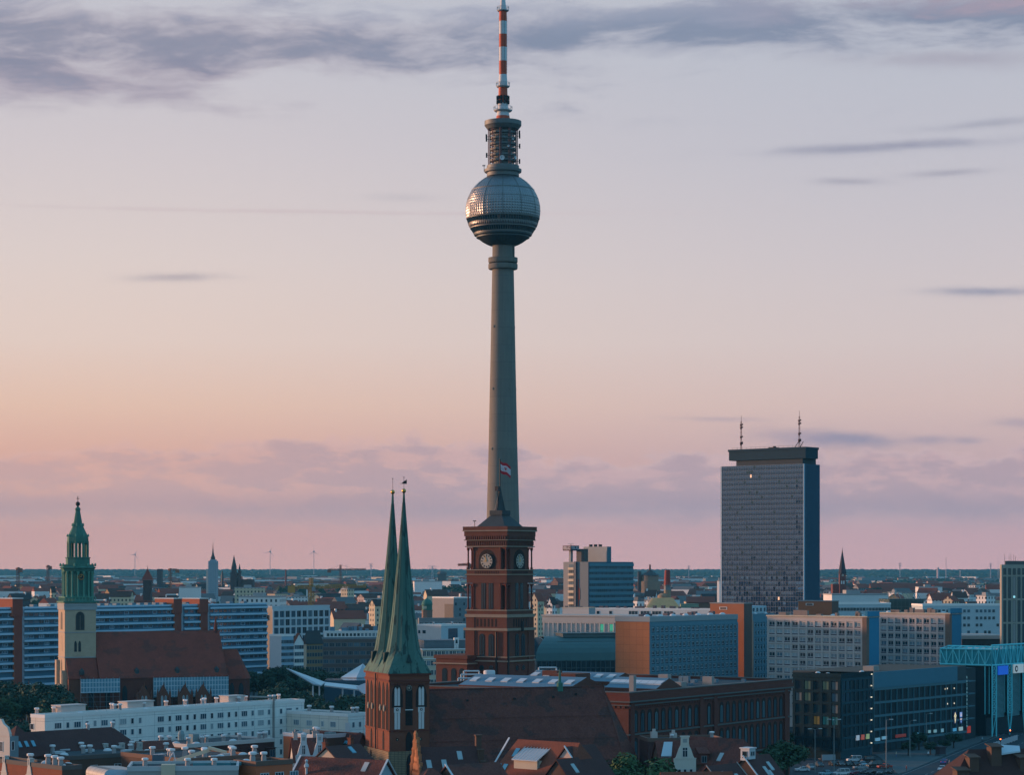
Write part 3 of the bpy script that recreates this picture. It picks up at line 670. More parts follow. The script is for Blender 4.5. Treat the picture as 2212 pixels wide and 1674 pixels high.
for tw_i in (0, 1):
    c = w * (tw_i + .5)
    cop = MB(); n = 8; ph = pi / 8
    # square eaves flaring into an octagonal spire
    zs = [(zE - .25, 'sq', 5.35), (zn(1438), 'mix', 4.75), (zn(1420), 'mix2', 4.25), (zn(1406), 'oct', 3.95), (zn(1370), 'oct', 3.3), (zn(1329), 'oct', 2.75), (zn(1200), 'oct', 1.38), (zn(1085), 'oct', .34), (zn(1062), 'oct', .2)]
    ax, ay = w / 2 + .18, c + (-.85 if tw_i else 0)
    rings = []
    for z_, k, r in zs:
        f_ = (z_ - zE) / (zn(1062) - zE); cx_, cy_ = w / 2 + .18 * f_, c + (-.85 * f_ if tw_i else 0)
        pts = []
        for i in range(16):
            a_ = 2 * pi * i / 16
            k8 = cos(pi / 8) / cos((a_ + pi / 8) % (pi / 4) - pi / 8); k4 = 1 / max(abs(cos(a_)), abs(sin(a_)))
            q = {'sq': k4, 'mix': k4 * .75 + k8 * .25, 'mix2': k4 * .35 + k8 * .65, 'oct': k8}[k]
            pts.append((cx_ + r * q * cos(a_), cy_ + r * q * sin(a_), z_))
        rings.append(pts)
    lim = w * (tw_i + .5)
    for pts in rings: cop.v += pts
    for j in range(len(rings) - 1):
        for i in range(16): cop.f.append((j * 16 + i, j * 16 + (i + 1) % 16, (j + 1) * 16 + (i + 1) % 16, (j + 1) * 16 + i)); cop.m.append(0)
    cop.f.append(tuple(reversed(range(16)))); cop.m.append(0)
    sp = N_.part('spire', cop, copper_nik)
    b = MB()
    for i in range(16):                                           # standing seams
        if i % 2: continue
        for j in range(2, len(rings) - 2): b.tube(rings[j][i], rings[j + 1][i], .09, 4, r2=.07)
    obj('seam', b, mat('seam_copper', (.02, .065, .06), .8, .2), sp)
    b = MB(); q = -.32; z0 = zn(1427)
    b.add([(q + .45, c - .75, z0 + 1.6), (q + .45, c + .75, z0 + 1.6), (q + .3, c, z0 - 1.2), (q + 1.9, c - .75, z0 + 1.9), (q + 1.9, c + .75, z0 + 1.9)], [(0, 1, 2), (0, 3, 4, 1), (0, 2, 3), (1, 4, 2)])
    b.add([(c - .7, .1, z0 - .6), (c + .7, .1, z0 - .6), (c, .25, z0 + 1.5), (c, 1.6, z0 + .6)], [(0, 1, 2), (0, 2, 3), (1, 3, 2)]) if tw_i == 0 else None
    obj('dormer', b, mat('spire_dormer_dark', (.02, .05, .05), .8, .1), sp)
    zb = zn(1058.5); tx, ty = w / 2 + .18, c + (-.85 if tw_i else 0)
    b = MB(); b.lathe([(.5 * sin(pi * k / 10) + .01, zb - .55 * cos(pi * k / 10)) for k in range(11)], 16, (tx, ty)); obj('ball', b, gold, sp, smooth=60)
    b = MB(); b.tube((tx, ty, zb), (tx, ty, zn(1029)), .045, 5); b.lathe([(.13 * sin(pi * k / 6) + .01, zn(1029) - .14 * cos(pi * k / 6)) for k in range(7)], 8, (tx, ty)); obj('finial', b, iron, sp)
    if tw_i == 0:
        b = MB(); s_ = .0206 * 5; X = lambda zx: tx + (zx - 572) * .0206; Z = lambda zy: zn(1007.9 + .19195 * zy)
        for pl in ([(515, 181), (530, 178), (545, 180), (565, 160), (575, 150), (590, 148), (598, 136), (606, 136), (606, 184), (575, 184)],):
            b.slab([(X(a_), ty - .05, Z(z_)) for a_, z_ in pl], (0, .1, 0))
        obj('weather_vane', b, iron, sp)
# west front: tall niches, lancets
dk = mat('niche_shade', (.018, .016, .018), .9, .1)  # niches are flush plates, the shade inside them put into this dark colour
def nz(zy, Y=YN + 10): return wz(1329.2 + .206 * zy, Y)
for k, v_ in enumerate((1.6, 4.7, 7.9)):
    for tw_i in (0, 1):
        vv = v_ + w * tw_i
        N_.win('L', vv, nz(1180), 2.0, nz(690) - nz(1180), 'g', dk, dk, .0, 'niche')
        b = MB(); b.tube((-.12, vv, nz(1175)), (-.12, vv, nz(760)), .1, 5); N_.part('mullion', b, church_brick) if k != 1 else None
    b = None
for tw_i in (0, 1):
    N_.win('L', 4.7 + w * tw_i, nz(1395), 1.35, nz(1195) - nz(1395), 'g', dk, dk, .0)
    for q in (1.9, 7.7): N_.win('L', q + w * tw_i, nz(1300), .7, 1.1, 'g', hrev, dk, .1)
    b = MB(); b.fb('L', .8 + w * tw_i, 8.9 + w * tw_i, -.02, .22, nz(1190), nz(1180)); N_.part('string_course', b, church_brick)
    for q in (3.15, 6.3):
        b = MB(); b.lathe([(.22, nz(990)), (.3, nz(960)), (.16, nz(925))], 8, (-.3, q + w * tw_i)); N_.part('carved_bracket', b, cream_render)
N_.win('L', 14, nz(1530), 1.0, 2.6, 'g', hrev, dk, -.28)
b = MB(); b.tube((-.45, w, nz(1400)), (-.45, w, zE - .5), .18, 6); N_.part('downpipe', b, iron)
def rz(zy): return wz(1329.2 + .206 * zy, YN + 1.3)
def rs(zx): return N_.lu(764.3 + .206 * zx)
for cx_ in (455, 707):
    b = MB(); c = rs(cx_); hw = 1.28
    b.fpoly('R', [(c + x, rz(970) + z) for x, z in arc(2.7, rz(715) - rz(970), 'g')], -.05, .03, 1)
    for g0, g1 in ((1198, 1040), (950, 790)):
        for q in (-.36, .36): b.fpoly('R', [(c + q + x, rz(g0) + z) for x, z in arc(.62, rz(g1) - rz(g0) + .8, 'g')], 0.03, .1, 0)
    b.fb('R', c - .78, c + .78, 0.02, .08, rz(1025), rz(968), 0); b.disc('R', c, rz(993), .32, .08, .12, 1, 14); b.disc('R', c, rz(993), .16, .12, .15, 0, 10)
    if cx_ > 600 or True: b.disc('R', c, rz(752), .5, .03, .1, 1, 12)
    N_.part('blind_tracery', b, [mat('tracery_plaster', (.52, .52, .52), .85, .12), hrev])
c = rs(578)
b = MB(); b.fpoly('R', [(c + x, rz(1160) + z) for x, z in arc(1.7, rz(720) - rz(1160), 'g')], -.05, .06, 0)
for k in range(22): z_ = rz(1150) + k * .32; b.fb('R', c - .7, c + .7, .06, .14, z_, z_ + .1, 1)
b.fb('R', c - .95, c + .95, .05, .2, rz(1000), rz(990), 2); N_.part('louvre_window', b, [dk, iron, pale_frame])
b = MB(); zk = rz(766); b.disc('R', c, zk, .72, .06, .2, 0, 24)
for k in range(12):
    a_ = pi * k / 6; b.fpoly('R', [(c + (.45 if j in (0, 3) else .66) * sin(a_ + d_), zk + (.45 if j in (0, 3) else .66) * cos(a_ + d_)) for j, d_ in ((0, -.1), (1, -.1), (2, .1), (3, .1))], .2, .24, 1)
b.disc('R', c, zk, .2, .2, .23, 1, 10); b.fb('R', c - .5, c, .23, .26, zk - .05, zk + .05, 1); b.fb('R', c - .05, c + .05, .23, .26, zk, zk + .4, 1)
N_.part('clock', b, [iron, clock_face])
N_.win('R', c, rz(1425), 1.6, rz(1225) - rz(1425), 'g', hrev, dk)
for cx_ in (455, 700): b = MB(); b.disc('R', rs(cx_), rz(1306), .35, -.02, .05, 0, 12); b.disc('R', rs(cx_), rz(1306), .12, .05, .08, 1, 8); N_.part('rosette', b, [dk, cream_render])
N_.win('R', rs(585), rz(1750), 1.7, 6.5, 'g', hrev, dk, -.28)
# nave
zr = 31.6; ze = 12.0; hw = 12.6; vc = w; u0 = w + .02; u1 = N_.lu(1335) - .2; u2 = u1 + 8.6
b = MB()
E0 = [(u0, vc - hw, ze), (u0, vc + hw, ze), (u0, vc, zr)]
ridge = (u1, vc, zr)
pc = [(u1 + 1.5, vc - hw, ze), (u2 - 1.2, vc - hw * .62, ze), (u2 + .6, vc, ze), (u2 - 1.2, vc + hw * .62, ze), (u1 + 1.5, vc + hw, ze)]
b.face([E0[0], pc[0], ridge, E0[2]]); b.face([E0[1], E0[2], ridge, pc[4]])
for k in range(4): b.face([pc[k], pc[k + 1], ridge])
b.face([E0[0], E0[2], E0[1]])
b.tube(E0[2], ridge, .22, 6)
for p_ in pc[:3]: b.tube(ridge, p_, .16, 5)
nave_roof = N_.part('nave_roof', b, tile_brown)
for f_ in (.12, .38, .64):
    b = MB(); y_ = vc - hw + hw * f_; z_ = ze + (zr - ze) * f_; b.tube((u0 + .5, y_ - .25, z_ + .3), (u1 + 1.5 - f_ * 1.5, y_ - .25, z_ + .3), .06, 4); obj('snow_guard', b, hall_brick_dark, nave_roof)
b = MB(); b.tube((u0, vc - hw - .15, ze + .05), (u1 + 1.5, vc - hw - .15, ze + .05), .2, 6); obj('gutter', b, copper, nave_roof)
b = MB(); b.prism([(u0, vc - hw + .8), (u1 + 1.5, vc - hw + .8), (u2 - 1.8, vc - hw * .6), (u2 - .2, vc), (u2 - 1.8, vc + hw * .6), (u1 + 1.5, vc + hw - .8), (u0, vc + hw - .8)], 0, ze)
N_.part('nave_wall', b, church_brick)
for q in (6, 13.5, 21, 28.5, 36): N_.win('R', u0 + q, 2.5, 2.4, 8.5, 'g2', hrev, glass_dark, vc - hw + .8)
b = MB()
for q, f_ in ((12, .85), (24, .86), (34, .87), (40, .9)):
    y_ = vc - hw + hw * f_; z_ = ze + (zr - ze) * f_; b.add([(u0 + q - .35, y_ - .1, z_ + .1), (u0 + q + .35, y_ - .1, z_ + .1), (u0 + q + .25, y_ - .15, z_ + .55), (u0 + q - .25, y_ - .15, z_ + .55), (u0 + q, y_ + .8, z_ + .5)], [(0, 1, 2, 3), (3, 2, 4), (1, 4, 2), (0, 3, 4)])
pieces('dormer', b, iron, nave_roof)
b = MB(); b.lathe([(.9, zr - 1), (.8, zr + 1.0), (.35, zr + 1.4), (.3, zr + 3.2), (.03, zr + 4.6)], 8, (N_.lu(1241), vc)); N_.part('ridge_lantern', b, copper)
N_.done()
# ------------------------------------------------------------------ stone towered church with green lantern
YM = 958.0; sM = F / YM
def zm(zy): return wz(1052.3 + .26456 * zy, YM)
M_ = Bld('green_lantern_church', 'long red roofed church with a pale stone tower under a green copper lantern spire', 'church', 140, YM, 22.5)
w = 12.9; zt0 = zm(948)
b = MB(); b.box(0, w, 0, w, 0, zt0); M_.part('tower', b, limestone); 
b = MB(); b.box(-.35, w + .35, -.35, w + .35, zm(1005), zm(952)); b.box(-.5, w + .5, -.5, w + .5, zm(970), zm(960)); b.box(-.2, w + .2, -.2, w + .2, zm(1192), zm(1186)); b.box(-.25, w + .25, -.25, w + .25, zm(1398), zm(1390))
M_.part('ledge', b, mat('tower_cornice', (.30, .31, .31), .85, .15))
b = MB(); b.box(-1.6, .5, -.8, 2.2, 0, zm(1500)); b.box(-1.3, .5, w - 2.2, w + .8, 0, zm(1420)); b.box(-2.6, .5, -1.2, 2.5, 0, zm(1610)); b.box(-1.2, 2, -1.4, .2, 0, zm(1520)); pieces('buttress', b, limestone, M_.root, tol=0)
pale_win = mat('tower_window_dark', (.028, .032, .034), .5, .1)
M_.win('R', M_.lu(99.7 + 277 * .26456), zm(1172), 4.0, zm(1018) - zm(1172), 'a2', hall_stone, pale_win); M_.win('R', M_.lu(172), zm(1350), 1.3, zm(1255) - zm(1350), 'g', limestone, pale_win); M_.win('R', M_.lu(172) - 1.7, zm(1350), 1.3, zm(1255) - zm(1350), 'g', limestone, pale_win)
M_.win('L', w / 2, zm(1168), 3.6, zm(1020) - zm(1168), 'a', hall_stone, pale_win); M_.win('L', w / 2, zm(1345), 2.4, zm(1210) - zm(1345), 'g', limestone, limestone); M_.win('L', w / 2, zm(1600), 2.6, 9.5, 'g', limestone, pale_win)
b = MB(); b.fb('R', M_.lu(172) - 3.1, M_.lu(172) + 1.4, 0, .15, zm(1382), zm(1360)); M_.part('window_sill', b, limestone)
cx_, cy_ = w / 2 + .3, w / 2; r2 = sqrt(2)
b = MB()
b.box(cx_ - 7.4, cx_ + 7.4, cy_ - 7.2, cy_ + 7.2, zm(948), zm(935))
b.lathe([(7.1, zm(935)), (6.4, zm(900)), (5.8, zm(880)), (5.75, zm(700)), (6.6, zm(690)), (7.0, zm(668)), (7.6, zm(660)), (6.7, zm(648)), (6.6, zm(632))], 8, (cx_, cy_), 0, pi / 8)
b.lathe([(5.0, zm(632)), (5.0, zm(582)), (5.3, zm(580)), (5.3, zm(574)), (4.3, zm(572))], 8, (cx_, cy_), 0, pi / 8)
for i in range(8):
    a_ = pi * i / 4 + pi / 8
    b.tube((cx_ + 3.95 * cos(a_), cy_ + 3.95 * sin(a_), zm(574)), (cx_ + 3.95 * cos(a_), cy_ + 3.95 * sin(a_), zm(440)), .62, 6)
b.lathe([(4.25, zm(458)), (4.45, zm(440)), (4.4, zm(415)), (4.0, zm(390)), (3.1, zm(355)), (2.25, zm(318)), (1.9, zm(300)), (1.55, zm(260)), (.95, zm(190)), (1.15, zm(183)), (1.15, zm(172)), (.5, zm(160)), (.35, zm(150))], 8, (cx_, cy_), 0, pi / 8)
lan = M_.part('lantern_spire', b, copper)
b = MB()
for i in range(8):                                               # columns, statues and balustrade posts
    a_ = pi * i / 4 + pi / 8
    for da in (-.2, .2): b.lathe([(.55, zm(900)), (.42, zm(880)), (.38, zm(715)), (.6, zm(700)), (.6, zm(690))], 8, (cx_ + 6.1 * cos(a_ + da), cy_ + 6.1 * sin(a_ + da)))
    b.lathe([(.4, zm(648)), (.5, zm(635)), (.2, zm(622))], 6, (cx_ + 7.2 * cos(a_), cy_ + 7.2 * sin(a_)))
    b.lathe([(.35, zm(405)), (.45, zm(395)), (.1, zm(380))], 6, (cx_ + 4.3 * cos(a_), cy_ + 4.3 * sin(a_)))
    b.lathe([(.25, zm(318)), (.35, zm(305)), (.05, zm(290))], 6, (cx_ + 2.3 * cos(a_), cy_ + 2.3 * sin(a_)))
for i in range(10):
    for s_ in 'RL': b.fb(s_, .2 + i * (w - .4) / 9, .5 + i * (w - .4) / 9, -.4, -.1, zm(935), zm(903)) 
for s_ in 'RL': b.fb(s_, 0, w, -.45, -.05, zm(905), zm(898))
pieces('column', b, mat('light_verdigris', (.08, .24, .18), .75, .25, .6), lan)
b = MB(); b.disc('R', cx_, zm(735), 1.35, .35, .5, 0, 20, .35); 
for k in range(12):
    a_ = pi * k / 6; b.disc('R', cx_ + 1.05 * sin(a_), zm(735) + 1.05 * cos(a_), .17, .5, .58, 1, 6, .35)
b.fb('R', cx_ - .08, cx_ + .08, .5, .6, zm(735), zm(735) + .8, 1, .35); b.fb('R', cx_ - .6, cx_, .5, .6, zm(735) - .08, zm(735) + .08, 1, .35)
obj('clock', b, [iron, gold], lan)
b = MB(); b.lathe([(.95 * sin(pi * k / 8) + .02, zm(133) - .95 * cos(pi * k / 8)) for k in range(9)], 12, (cx_, cy_)); b.tube((cx_, cy_, zm(125)), (cx_, cy_, zm(68)), .14, 5); b.box(cx_ - .6, cx_ + .6, cy_ - .12, cy_ + .12, zm(92), zm(88))
obj('finial', b, iron, lan, smooth=50)
vc = w / 2; zr = 34.4; ze = 15.6; hw = 13.5; u0 = w + .02; u1 = M_.lu(482)
b = MB()
b.slab([(u0, vc - hw, ze), (u1, vc - hw, ze), (u1, vc, zr), (u0, vc, zr)], (0, .1, -.4)); b.slab([(u0, vc + hw, ze), (u0, vc, zr), (u1, vc, zr), (u1, vc + hw, ze)], (0, -.1, -.4))
mr = M_.part('nave_roof', b, tile_marien)
b = MB(); zl = zm(1400); b.slab([(.4, -5.3, ze), (u0, -5.3, ze), (u0, -.05, zl), (.4, -.05, zl)], (0, .1, -.4)); M_.part('aisle_roof', b, tile_marien)
b = MB(); b.box(.6, u0, -4.6, 0, 0, ze - .3); M_.part('aisle_wall', b, church_brick)
b = MB(); b.prism([(u0, vc - hw + .7), (u1 - .3, vc - hw + .7), (u1 - .3, vc + hw - .7), (u0, vc + hw - .7)], 0, ze - .3)
b.add([(u1 - .25, vc - hw + .6, ze - .3), (u1 - .25, vc + hw - .6, ze - .3), (u1 - .25, vc, zr - .5), (u1 - .55, vc - hw + .6, ze - .3), (u1 - .55, vc + hw - .6, ze - .3), (u1 - .55, vc, zr - .5)], [(0, 1, 2), (3, 5, 4)])
M_.part('nave_wall', b, hall_brick_dark)
b = MB(); b.lathe([(.9, zr - 3), (.85, zr + 1.2), (.1, zr + 6)], 6, (u1 - 1.5, vc)); b.box(u1 - .6, u1 + .2, vc - hw, vc + hw, ze - 2, ze + .2); M_.part('ridge_turret', b, hall_brick_dark)
b = MB()
for x_ in (171, 289, 376, 461):
    q = M_.lu(x_); y_ = vc - hw + 1.9; z_ = ze + 2.7
    b.lathe([(1.15, z_ - 1.2), (1.1, z_ + .4), (.1, z_ + 1.5)], 8, (q, y_ + .2))
pieces('dormer', b, slate, mr)
b = MB(); zr2 = 26.3; e2 = 14; h2 = 7.6; ua, ub = u1 + .05, M_.lu(531); uc = M_.lu(547)
pc = [(ub, vc - h2, e2), (uc, vc - h2 * .45, e2), (uc, vc + h2 * .45, e2), (ub, vc + h2, e2)]
b.face([(ua, vc - h2, e2), pc[0], (ub - 2, vc, zr2), (ua, vc, zr2)]); b.face([(ua, vc + h2, e2), (ua, vc, zr2), (ub - 2, vc, zr2), pc[3]])
for k in range(3): b.face([pc[k], pc[k + 1], (ub - 2, vc, zr2)])
M_.part('chancel_roof', b, tile_marien)
b = MB(); b.prism([(ua, vc - h2 + .6), (ub, vc - h2 + .6), (uc - .6, vc - h2 * .4), (uc - .6, vc + h2 * .4), (ub, vc + h2 - .6), (ua, vc + h2 - .6)], 0, e2); M_.part('chancel_wall', b, hall_brick_dark)
for x_ in (190, 225, 262, 305, 350, 395, 440, 500, 520): M_.win('R', M_.lu(x_), 3.5, 2.2, 9, 'g2', hrev, glass_dark, vc - hw + .7 if x_ < 482 else vc - h2 + .6)
# gabled side chapels
for x_, wd in ((299, 6.0), (341, 5.2), (387, 5.6), (426, 6.0)):
    q = M_.lu(x_); y0 = vc - hw - 3.2; b = MB()
    b.slab([(q - wd / 2, y0, 0), (q + wd / 2, y0, 0), (q + wd / 2, y0, 7.5), (q, y0, 12.3), (q - wd / 2, y0, 7.5)], (0, 3.6, 0))
    for s_ in (-1, 1): b.box(q + s_ * wd / 2 - .35, q + s_ * wd / 2 + .35, y0 - .35, y0 + .35, 0, 9.2); b.lathe([(.4, 9.2), (.03, 11)], 4, (q + s_ * wd / 2, y0))
    b.lathe([(.35, 12), (.03, 14)], 4, (q, y0))
    ch = M_.part('side_chapel', b, church_brick)
    for s_ in (-.75, .75): M_.win('R', q + s_, 3.6, .9, 4.6, 'g', pale_frame, glass_pale, y0, parent=None)
M_.done()
net = mat('scaffold_netting', (.13, .26, .33), .8, .35, .35, kind='panel', bw=1.25, bh=2.0, ms=.16, mc=(.42, .52, .58))
for x0, x1, y0, y1, lb in ((165, 249, 1467, 1497.5, 'short blue white scaffold netting on the stone towered church, beside its tower'), (322, 483, 1463.5, 1506, 'long blue white scaffold netting on the stone towered church, towards its chancel')):
    a0, a1 = M_.lu(x0), M_.lu(x1); yo = vc - hw - .6 - (1.0 if x0 < 200 else .2)
    r = thing('scaffold', lb, 'scaffold', (M_.world((a0, yo))[0], M_.world((a0, yo))[1], 0), M_.a)
    Yd = M_.world(((a0 + a1) / 2, yo))[1]; zb_, zt_ = wz(y1, Yd), wz(y0, Yd)
    b = MB(); b.box(0, a1 - a0, 0, .08, zb_, zt_); obj('netting', b, net, r)
    b = MB(); k = int((a1 - a0) / 2.5)
    for i in range(k + 1):
        for o in (.25, 1.0): b.tube(((a1 - a0) * i / k, o, 0), ((a1 - a0) * i / k, o, zt_ + .6), .05, 4)
    for z_ in range(2, int(zt_), 2): b.box(0, a1 - a0, .2, 1.05, z_ - .05, z_)
    b.tube((0, .15, zb_ - .3), (4, .15, 1), .06, 4); b.tube((4, .15, zb_ - .3), (8, .15, 1), .06, 4)
    obj('scaffold_frame', b, grey_frame, r)
# ------------------------------------------------------------------ glass hotel tower
YP = 1230.0
K = Bld('glass_hotel_tower', 'tall grey glass high rise with a blue side wall, overhanging roof box and two masts', 'high rise', 1735.5, YP, 50)
D = K.lv(1559); L = K.lu(1771); h = wz(1002, YP)
def pz(zy): return wz(858.4 + .2811 * zy, YP)
refl = mat('mirror_panes', (.085, .16, .25), .09, .12, .08, metal=.88)
refl2 = mat('tinted_panes', (.05, .10, .13), .12, .1, .1, metal=.85)
K.walls(L, D, h, mat('hotel_side', (.02, .075, .125), .7, .1, .1), dark_frame, flat_roof)
nc, nr = 33, 43; b = MB(); pw = D / nc; ph_ = h / nr
for j in range(nr):
    for i in range(nc):
        s0, s1, z0, z1 = i * pw, (i + 1) * pw, j * ph_, (j + 1) * ph_
        warp = .0035 if j > 20 else .016
        if i < 3: warp *= 3.0
        if j >= nr - 4: warp *= .5
        ta, tb = random.gauss(0, warp), random.gauss(0, warp)
        o = .08; d = [(ta * (q - .5) * pw + tb * (p - .5) * ph_) for q, p in ((0, 0), (1, 0), (1, 1), (0, 1))]
        mm = 1 if (j % 1 == 0 and random.random() < .06) else 0
        zs_ = z0 + ph_ * .48
        b.add([(-o - d[0], s0 + .05, zs_), (-o - d[1], s1 - .05, zs_), (-o - d[2], s1 - .05, z1 - .06), (-o - d[3], s0 + .05, z1 - .06)], [(0, 3, 2, 1)], mm)
        b.add([(-o - d[0] * .3, s0 + .05, z0 + .02), (-o - d[1] * .3, s1 - .05, z0 + .02), (-o - d[2] * .3, s1 - .05, zs_ - .06), (-o - d[3] * .3, s0 + .05, zs_ - .06)], [(0, 3, 2, 1)], 2 if (j % 1 == 0) else mm)
K.part('curtain_wall', b, [refl, refl2, mat('spandrel_panes', (.06, .11, .17), .14, .1, .08, metal=.85)])
b = MB()
for i in range(nc + 1): b.fb('L', i * pw - .05, i * pw + .05, -.02, .16, 0, h)
for j in range(nr + 1): b.fb('L', 0, D, -.02, .13, j * ph_ - .08, j * ph_ + .04)
K.part('mullion_grid', b, mat('mullion_grey', (.17, .21, .25), .5, .1))
b = MB(); b.box(-.25, .9, -.35, .0, 0, h + .1); b.box(-.3, .1, D - .2, D + .6, 0, h); K.part('corner_strip', b, mat('corner_panel', (.34, .42, .48), .6, .1))
b = MB(); n = 22
for i in range(n): b.fb('R', 1.2 + (L - 1.6) * i / n, 1.2 + (L - 1.6) * i / n + .25, 0, .3, 0, h - .5)
K.part('side_rib', b, mat('hotel_side_rib', (.05, .11, .17), .7, .1))
b = MB(); b.box(1.5, L - 1.5, 1.5, D - 8.5, h, pz(465)); K.part('recessed_storey', b, mat('recess_dark', (.03, .045, .055), .7, .2))
b = MB(); z0, z1 = pz(467), pz(380); q = [(.3, -.4), (L - 1.2, .6), (L - .5, D - 5), (L - 3, D - 4.5), (-.2, D - 5.2)]
b.prism([(.2, -1.2), (L * .75, -1.4), (L - .2, 3), (L - .2, D - 5), (.2, D - 4.6)], z0, z1)
b.prism([(-.2, -1.6), (L * .77, -1.8), (L + .1, 2.8), (L + .1, D - 4.8), (-.2, D - 4.2)], z1 - 1.2, z1)
K.part('roof_box', b, mat('crown_cladding', (.018, .042, .058), .9, .12))
b = MB(); b.lathe([(.9, z1), (.9, z1 + 1.4), (.5, z1 + 1.5)], 10, (L / 2, D * .45)); b.box(L / 2 - 2, L / 2 + 2, D * .42, D * .5, z1, z1 + .8); b.tube((3, 4, z1), (3, 2, z1 + 3), .2, 4); b.tube((4, 8, z1), (4, 5.5, z1 + 3.2), .2, 4)
for i in range(16):
    v_ = 1 + i * (D - 8) / 15; b.tube((.3, v_, z1), (.3, v_, z1 + .9), .06, 4)
b.tube((.3, 1, z1 + .9), (.3, D - 7, z1 + .9), .06, 4)
pieces('roof_plant', b, iron, K.root)
for zx, zy in ((300, 112), (749, 96)):
    xx = 1517.5 + zx * .2811; v_ = K.lv(xx) ; u_ = 4.5; v_ += 3.2; z0, zt_ = pz(385), pz(zy); b = MB()
    for i in range(3):
        a_ = 2 * pi * i / 3; b.tube((u_ + .42 * cos(a_), v_ + .42 * sin(a_), z0), (u_ + .3 * cos(a_), v_ + .3 * sin(a_), zt_ - 3), .12, 4)
    k = 26
    for i in range(k):
        za, zb_ = z0 + (zt_ - 3 - z0) * i / k, z0 + (zt_ - 3 - z0) * (i + 1) / k; a_, a2 = 2 * pi * (i % 3) / 3, 2 * pi * ((i + 1) % 3) / 3
        b.tube((u_ + .4 * cos(a_), v_ + .4 * sin(a_), za), (u_ + .4 * cos(a2), v_ + .4 * sin(a2), zb_), .08, 4)
    b.tube((u_, v_, zt_ - 3), (u_, v_, zt_), .1, 5)
    for f_ in (.15, .18, .35, .62, .7): z_ = z0 + (zt_ - z0) * f_; b.box(u_ - .9, u_ - .3, v_ - .3, v_ + .3, z_, z_ + 1.1); b.box(u_ - .2, u_ + .3, v_ - .9, v_ - .4, z_ + .5, z_ + 1.3)
    K.part('roof_mast', b, mat('mast_rust', (.10, .035, .03), .7, .2))
lampm = mat('warm_lamp', (.9, .6, .4), .5, 0, emit=(1, .55, .3), es=.6)
b = MB()
for zx, zy in ((373, 606), (587, 1547)):
    v_ = K.lv(1517.5 + zx * .2811); z_ = wz(858.4 + .2811 * zy, YP + v_ * K.v.y); b.fb('L', v_ - .45, v_ + .45, .05, .2, z_ - .8, z_ + .8)
pieces('lit_window', b, lampm, K.root)
K.done()
# ------------------------------------------------------------------ middle distance buildings
def block(name, label, cat, x, Y, a, xl, xr, ytop, mR, mL=None, roof=None, par=None, group=None, D=None, L=None):
    B = Bld(name, label, cat, x, Y, a, group); L = L or B.lu(xr); D = D or B.lv(xl); h = B.z(ytop)
    B.walls(L, D, h, mR, mL, roof or flat_roof)
    if par: B.parapet(L, D, h, par, mroof=roof or flat_roof)
    return B, L, D, h
VM = {}
def vent(B, u, v, z, s=1.0, twin=False):
    if 'v' not in VM:
        b = MB(); b.lathe([(.5, -.3), (.5, 1.1), (.42, 1.15), (.42, 1.5)], 12, m=0); b.lathe([(.66, 1.5), (.7, 1.6), (.7, 1.9), (.5, 2.0)], 12, m=1)
        VM['v'] = mesh('vent', b, [mat('vent_neck', (.33, .31, .31), .7, .15), mat('vent_cap', (.72, .70, .70), .5, .1)], 35)
        b = MB(); b.lathe([(.95, -.2), (.92, .1), (.7, .38), (.3, .52), (.01, .55)], 14); VM['d'] = mesh('skylight_dome', b, mat('skylight_acrylic', (.55, .58, .60), .3, .1), 50)
    for k in range(2 if twin else 1):
        o = link('vent', VM['v'], B.root, (u + 1.7 * k, v, z)); o.scale = (s, s, s)
def dome(B, u, v, z, s=1.0):
    if 'd' not in VM: vent(B, -999, 0, 0); bpy.data.objects.remove(bpy.data.objects[B.root.children[-1].name])
    o = link('skylight_dome', VM['d'], B.root, (u, v, z)); o.scale = (s, s, s)
panel_white = mat('white_concrete_panel', (.78, .77, .73), .85, .1, .2, kind='panel', bw=6.0, bh=2.8, ms=.035, mc=(.22, .25, .27), streak=.08)
panel_cream = mat('cream_concrete_panel', (.72, .66, .57), .85, .1, .2, kind='panel', bw=3.6, bh=2.8, ms=.04, mc=(.30, .28, .26), streak=.08)
gmix = [glass_mix, glass_mix, glass_blue, glass_pale]
# white panel block across the lower left
B, L, D, h = block('panel_apartment_block', 'long white panel apartment block with rows of square windows and many roof vents', 'apartment block', 97, 578, 50.4, 67, 657, 1550, panel_white, panel_cream, flat_roof, white_render)
wt_ = [('w', 2), ('n', 1), ('w', 2), ('n', 1), ('n', 1)]
for j in range(5):
    s_ = 3.0; k = 0
    while s_ < L - 3:
        if 31 < s_ < 37 or 78 < s_ < 79.5: s_ += 2; continue
        if k % 5 in (0, 2): B.win('R', s_ + 1.1, h - 3.1 - 2.8 * j, 2.2, 1.5, 'r3', pale_frame, random.choice(gmix)); s_ += 3.6
        else: B.win('R', s_ + .6, h - 3.1 - 2.8 * j, 1.0, 1.5, 'r1', pale_frame, random.choice(gmix)); s_ += 2.6
        k += 1
B.win('L', 5, h - 3.3, 1.4, 1.5, 'r1', pale_frame, glass_mix)
b = MB(); b.tube((79, -.25, 2), (79, -.25, h + 1.6), .28, 8); b.tube((79, -.25, h + 1.6), (74, 4, h + 1.8), .28, 8); B.part('downpipe', b, pale_roof)
random.seed(3)
for u in (4, 9.5, 27, 30, 38, 46, 53, 58, 62, 66, 71, 76, 83, 88): vent(B, u + random.uniform(-.6, .6), random.uniform(5, 10), h + .1, .9, u in (27, 83))
for u in (14, 36, 50, 69): dome(B, u, 3.2, h + .1)
b = MB()
for u, l in ((10, 8), (32, 9), (68, 6)): b.box(u, u + l, 6, 9.5, h, h + 2.0); b.box(u - .2, u + l + .2, 5.8, 9.7, h + 2.0, h + 2.25)
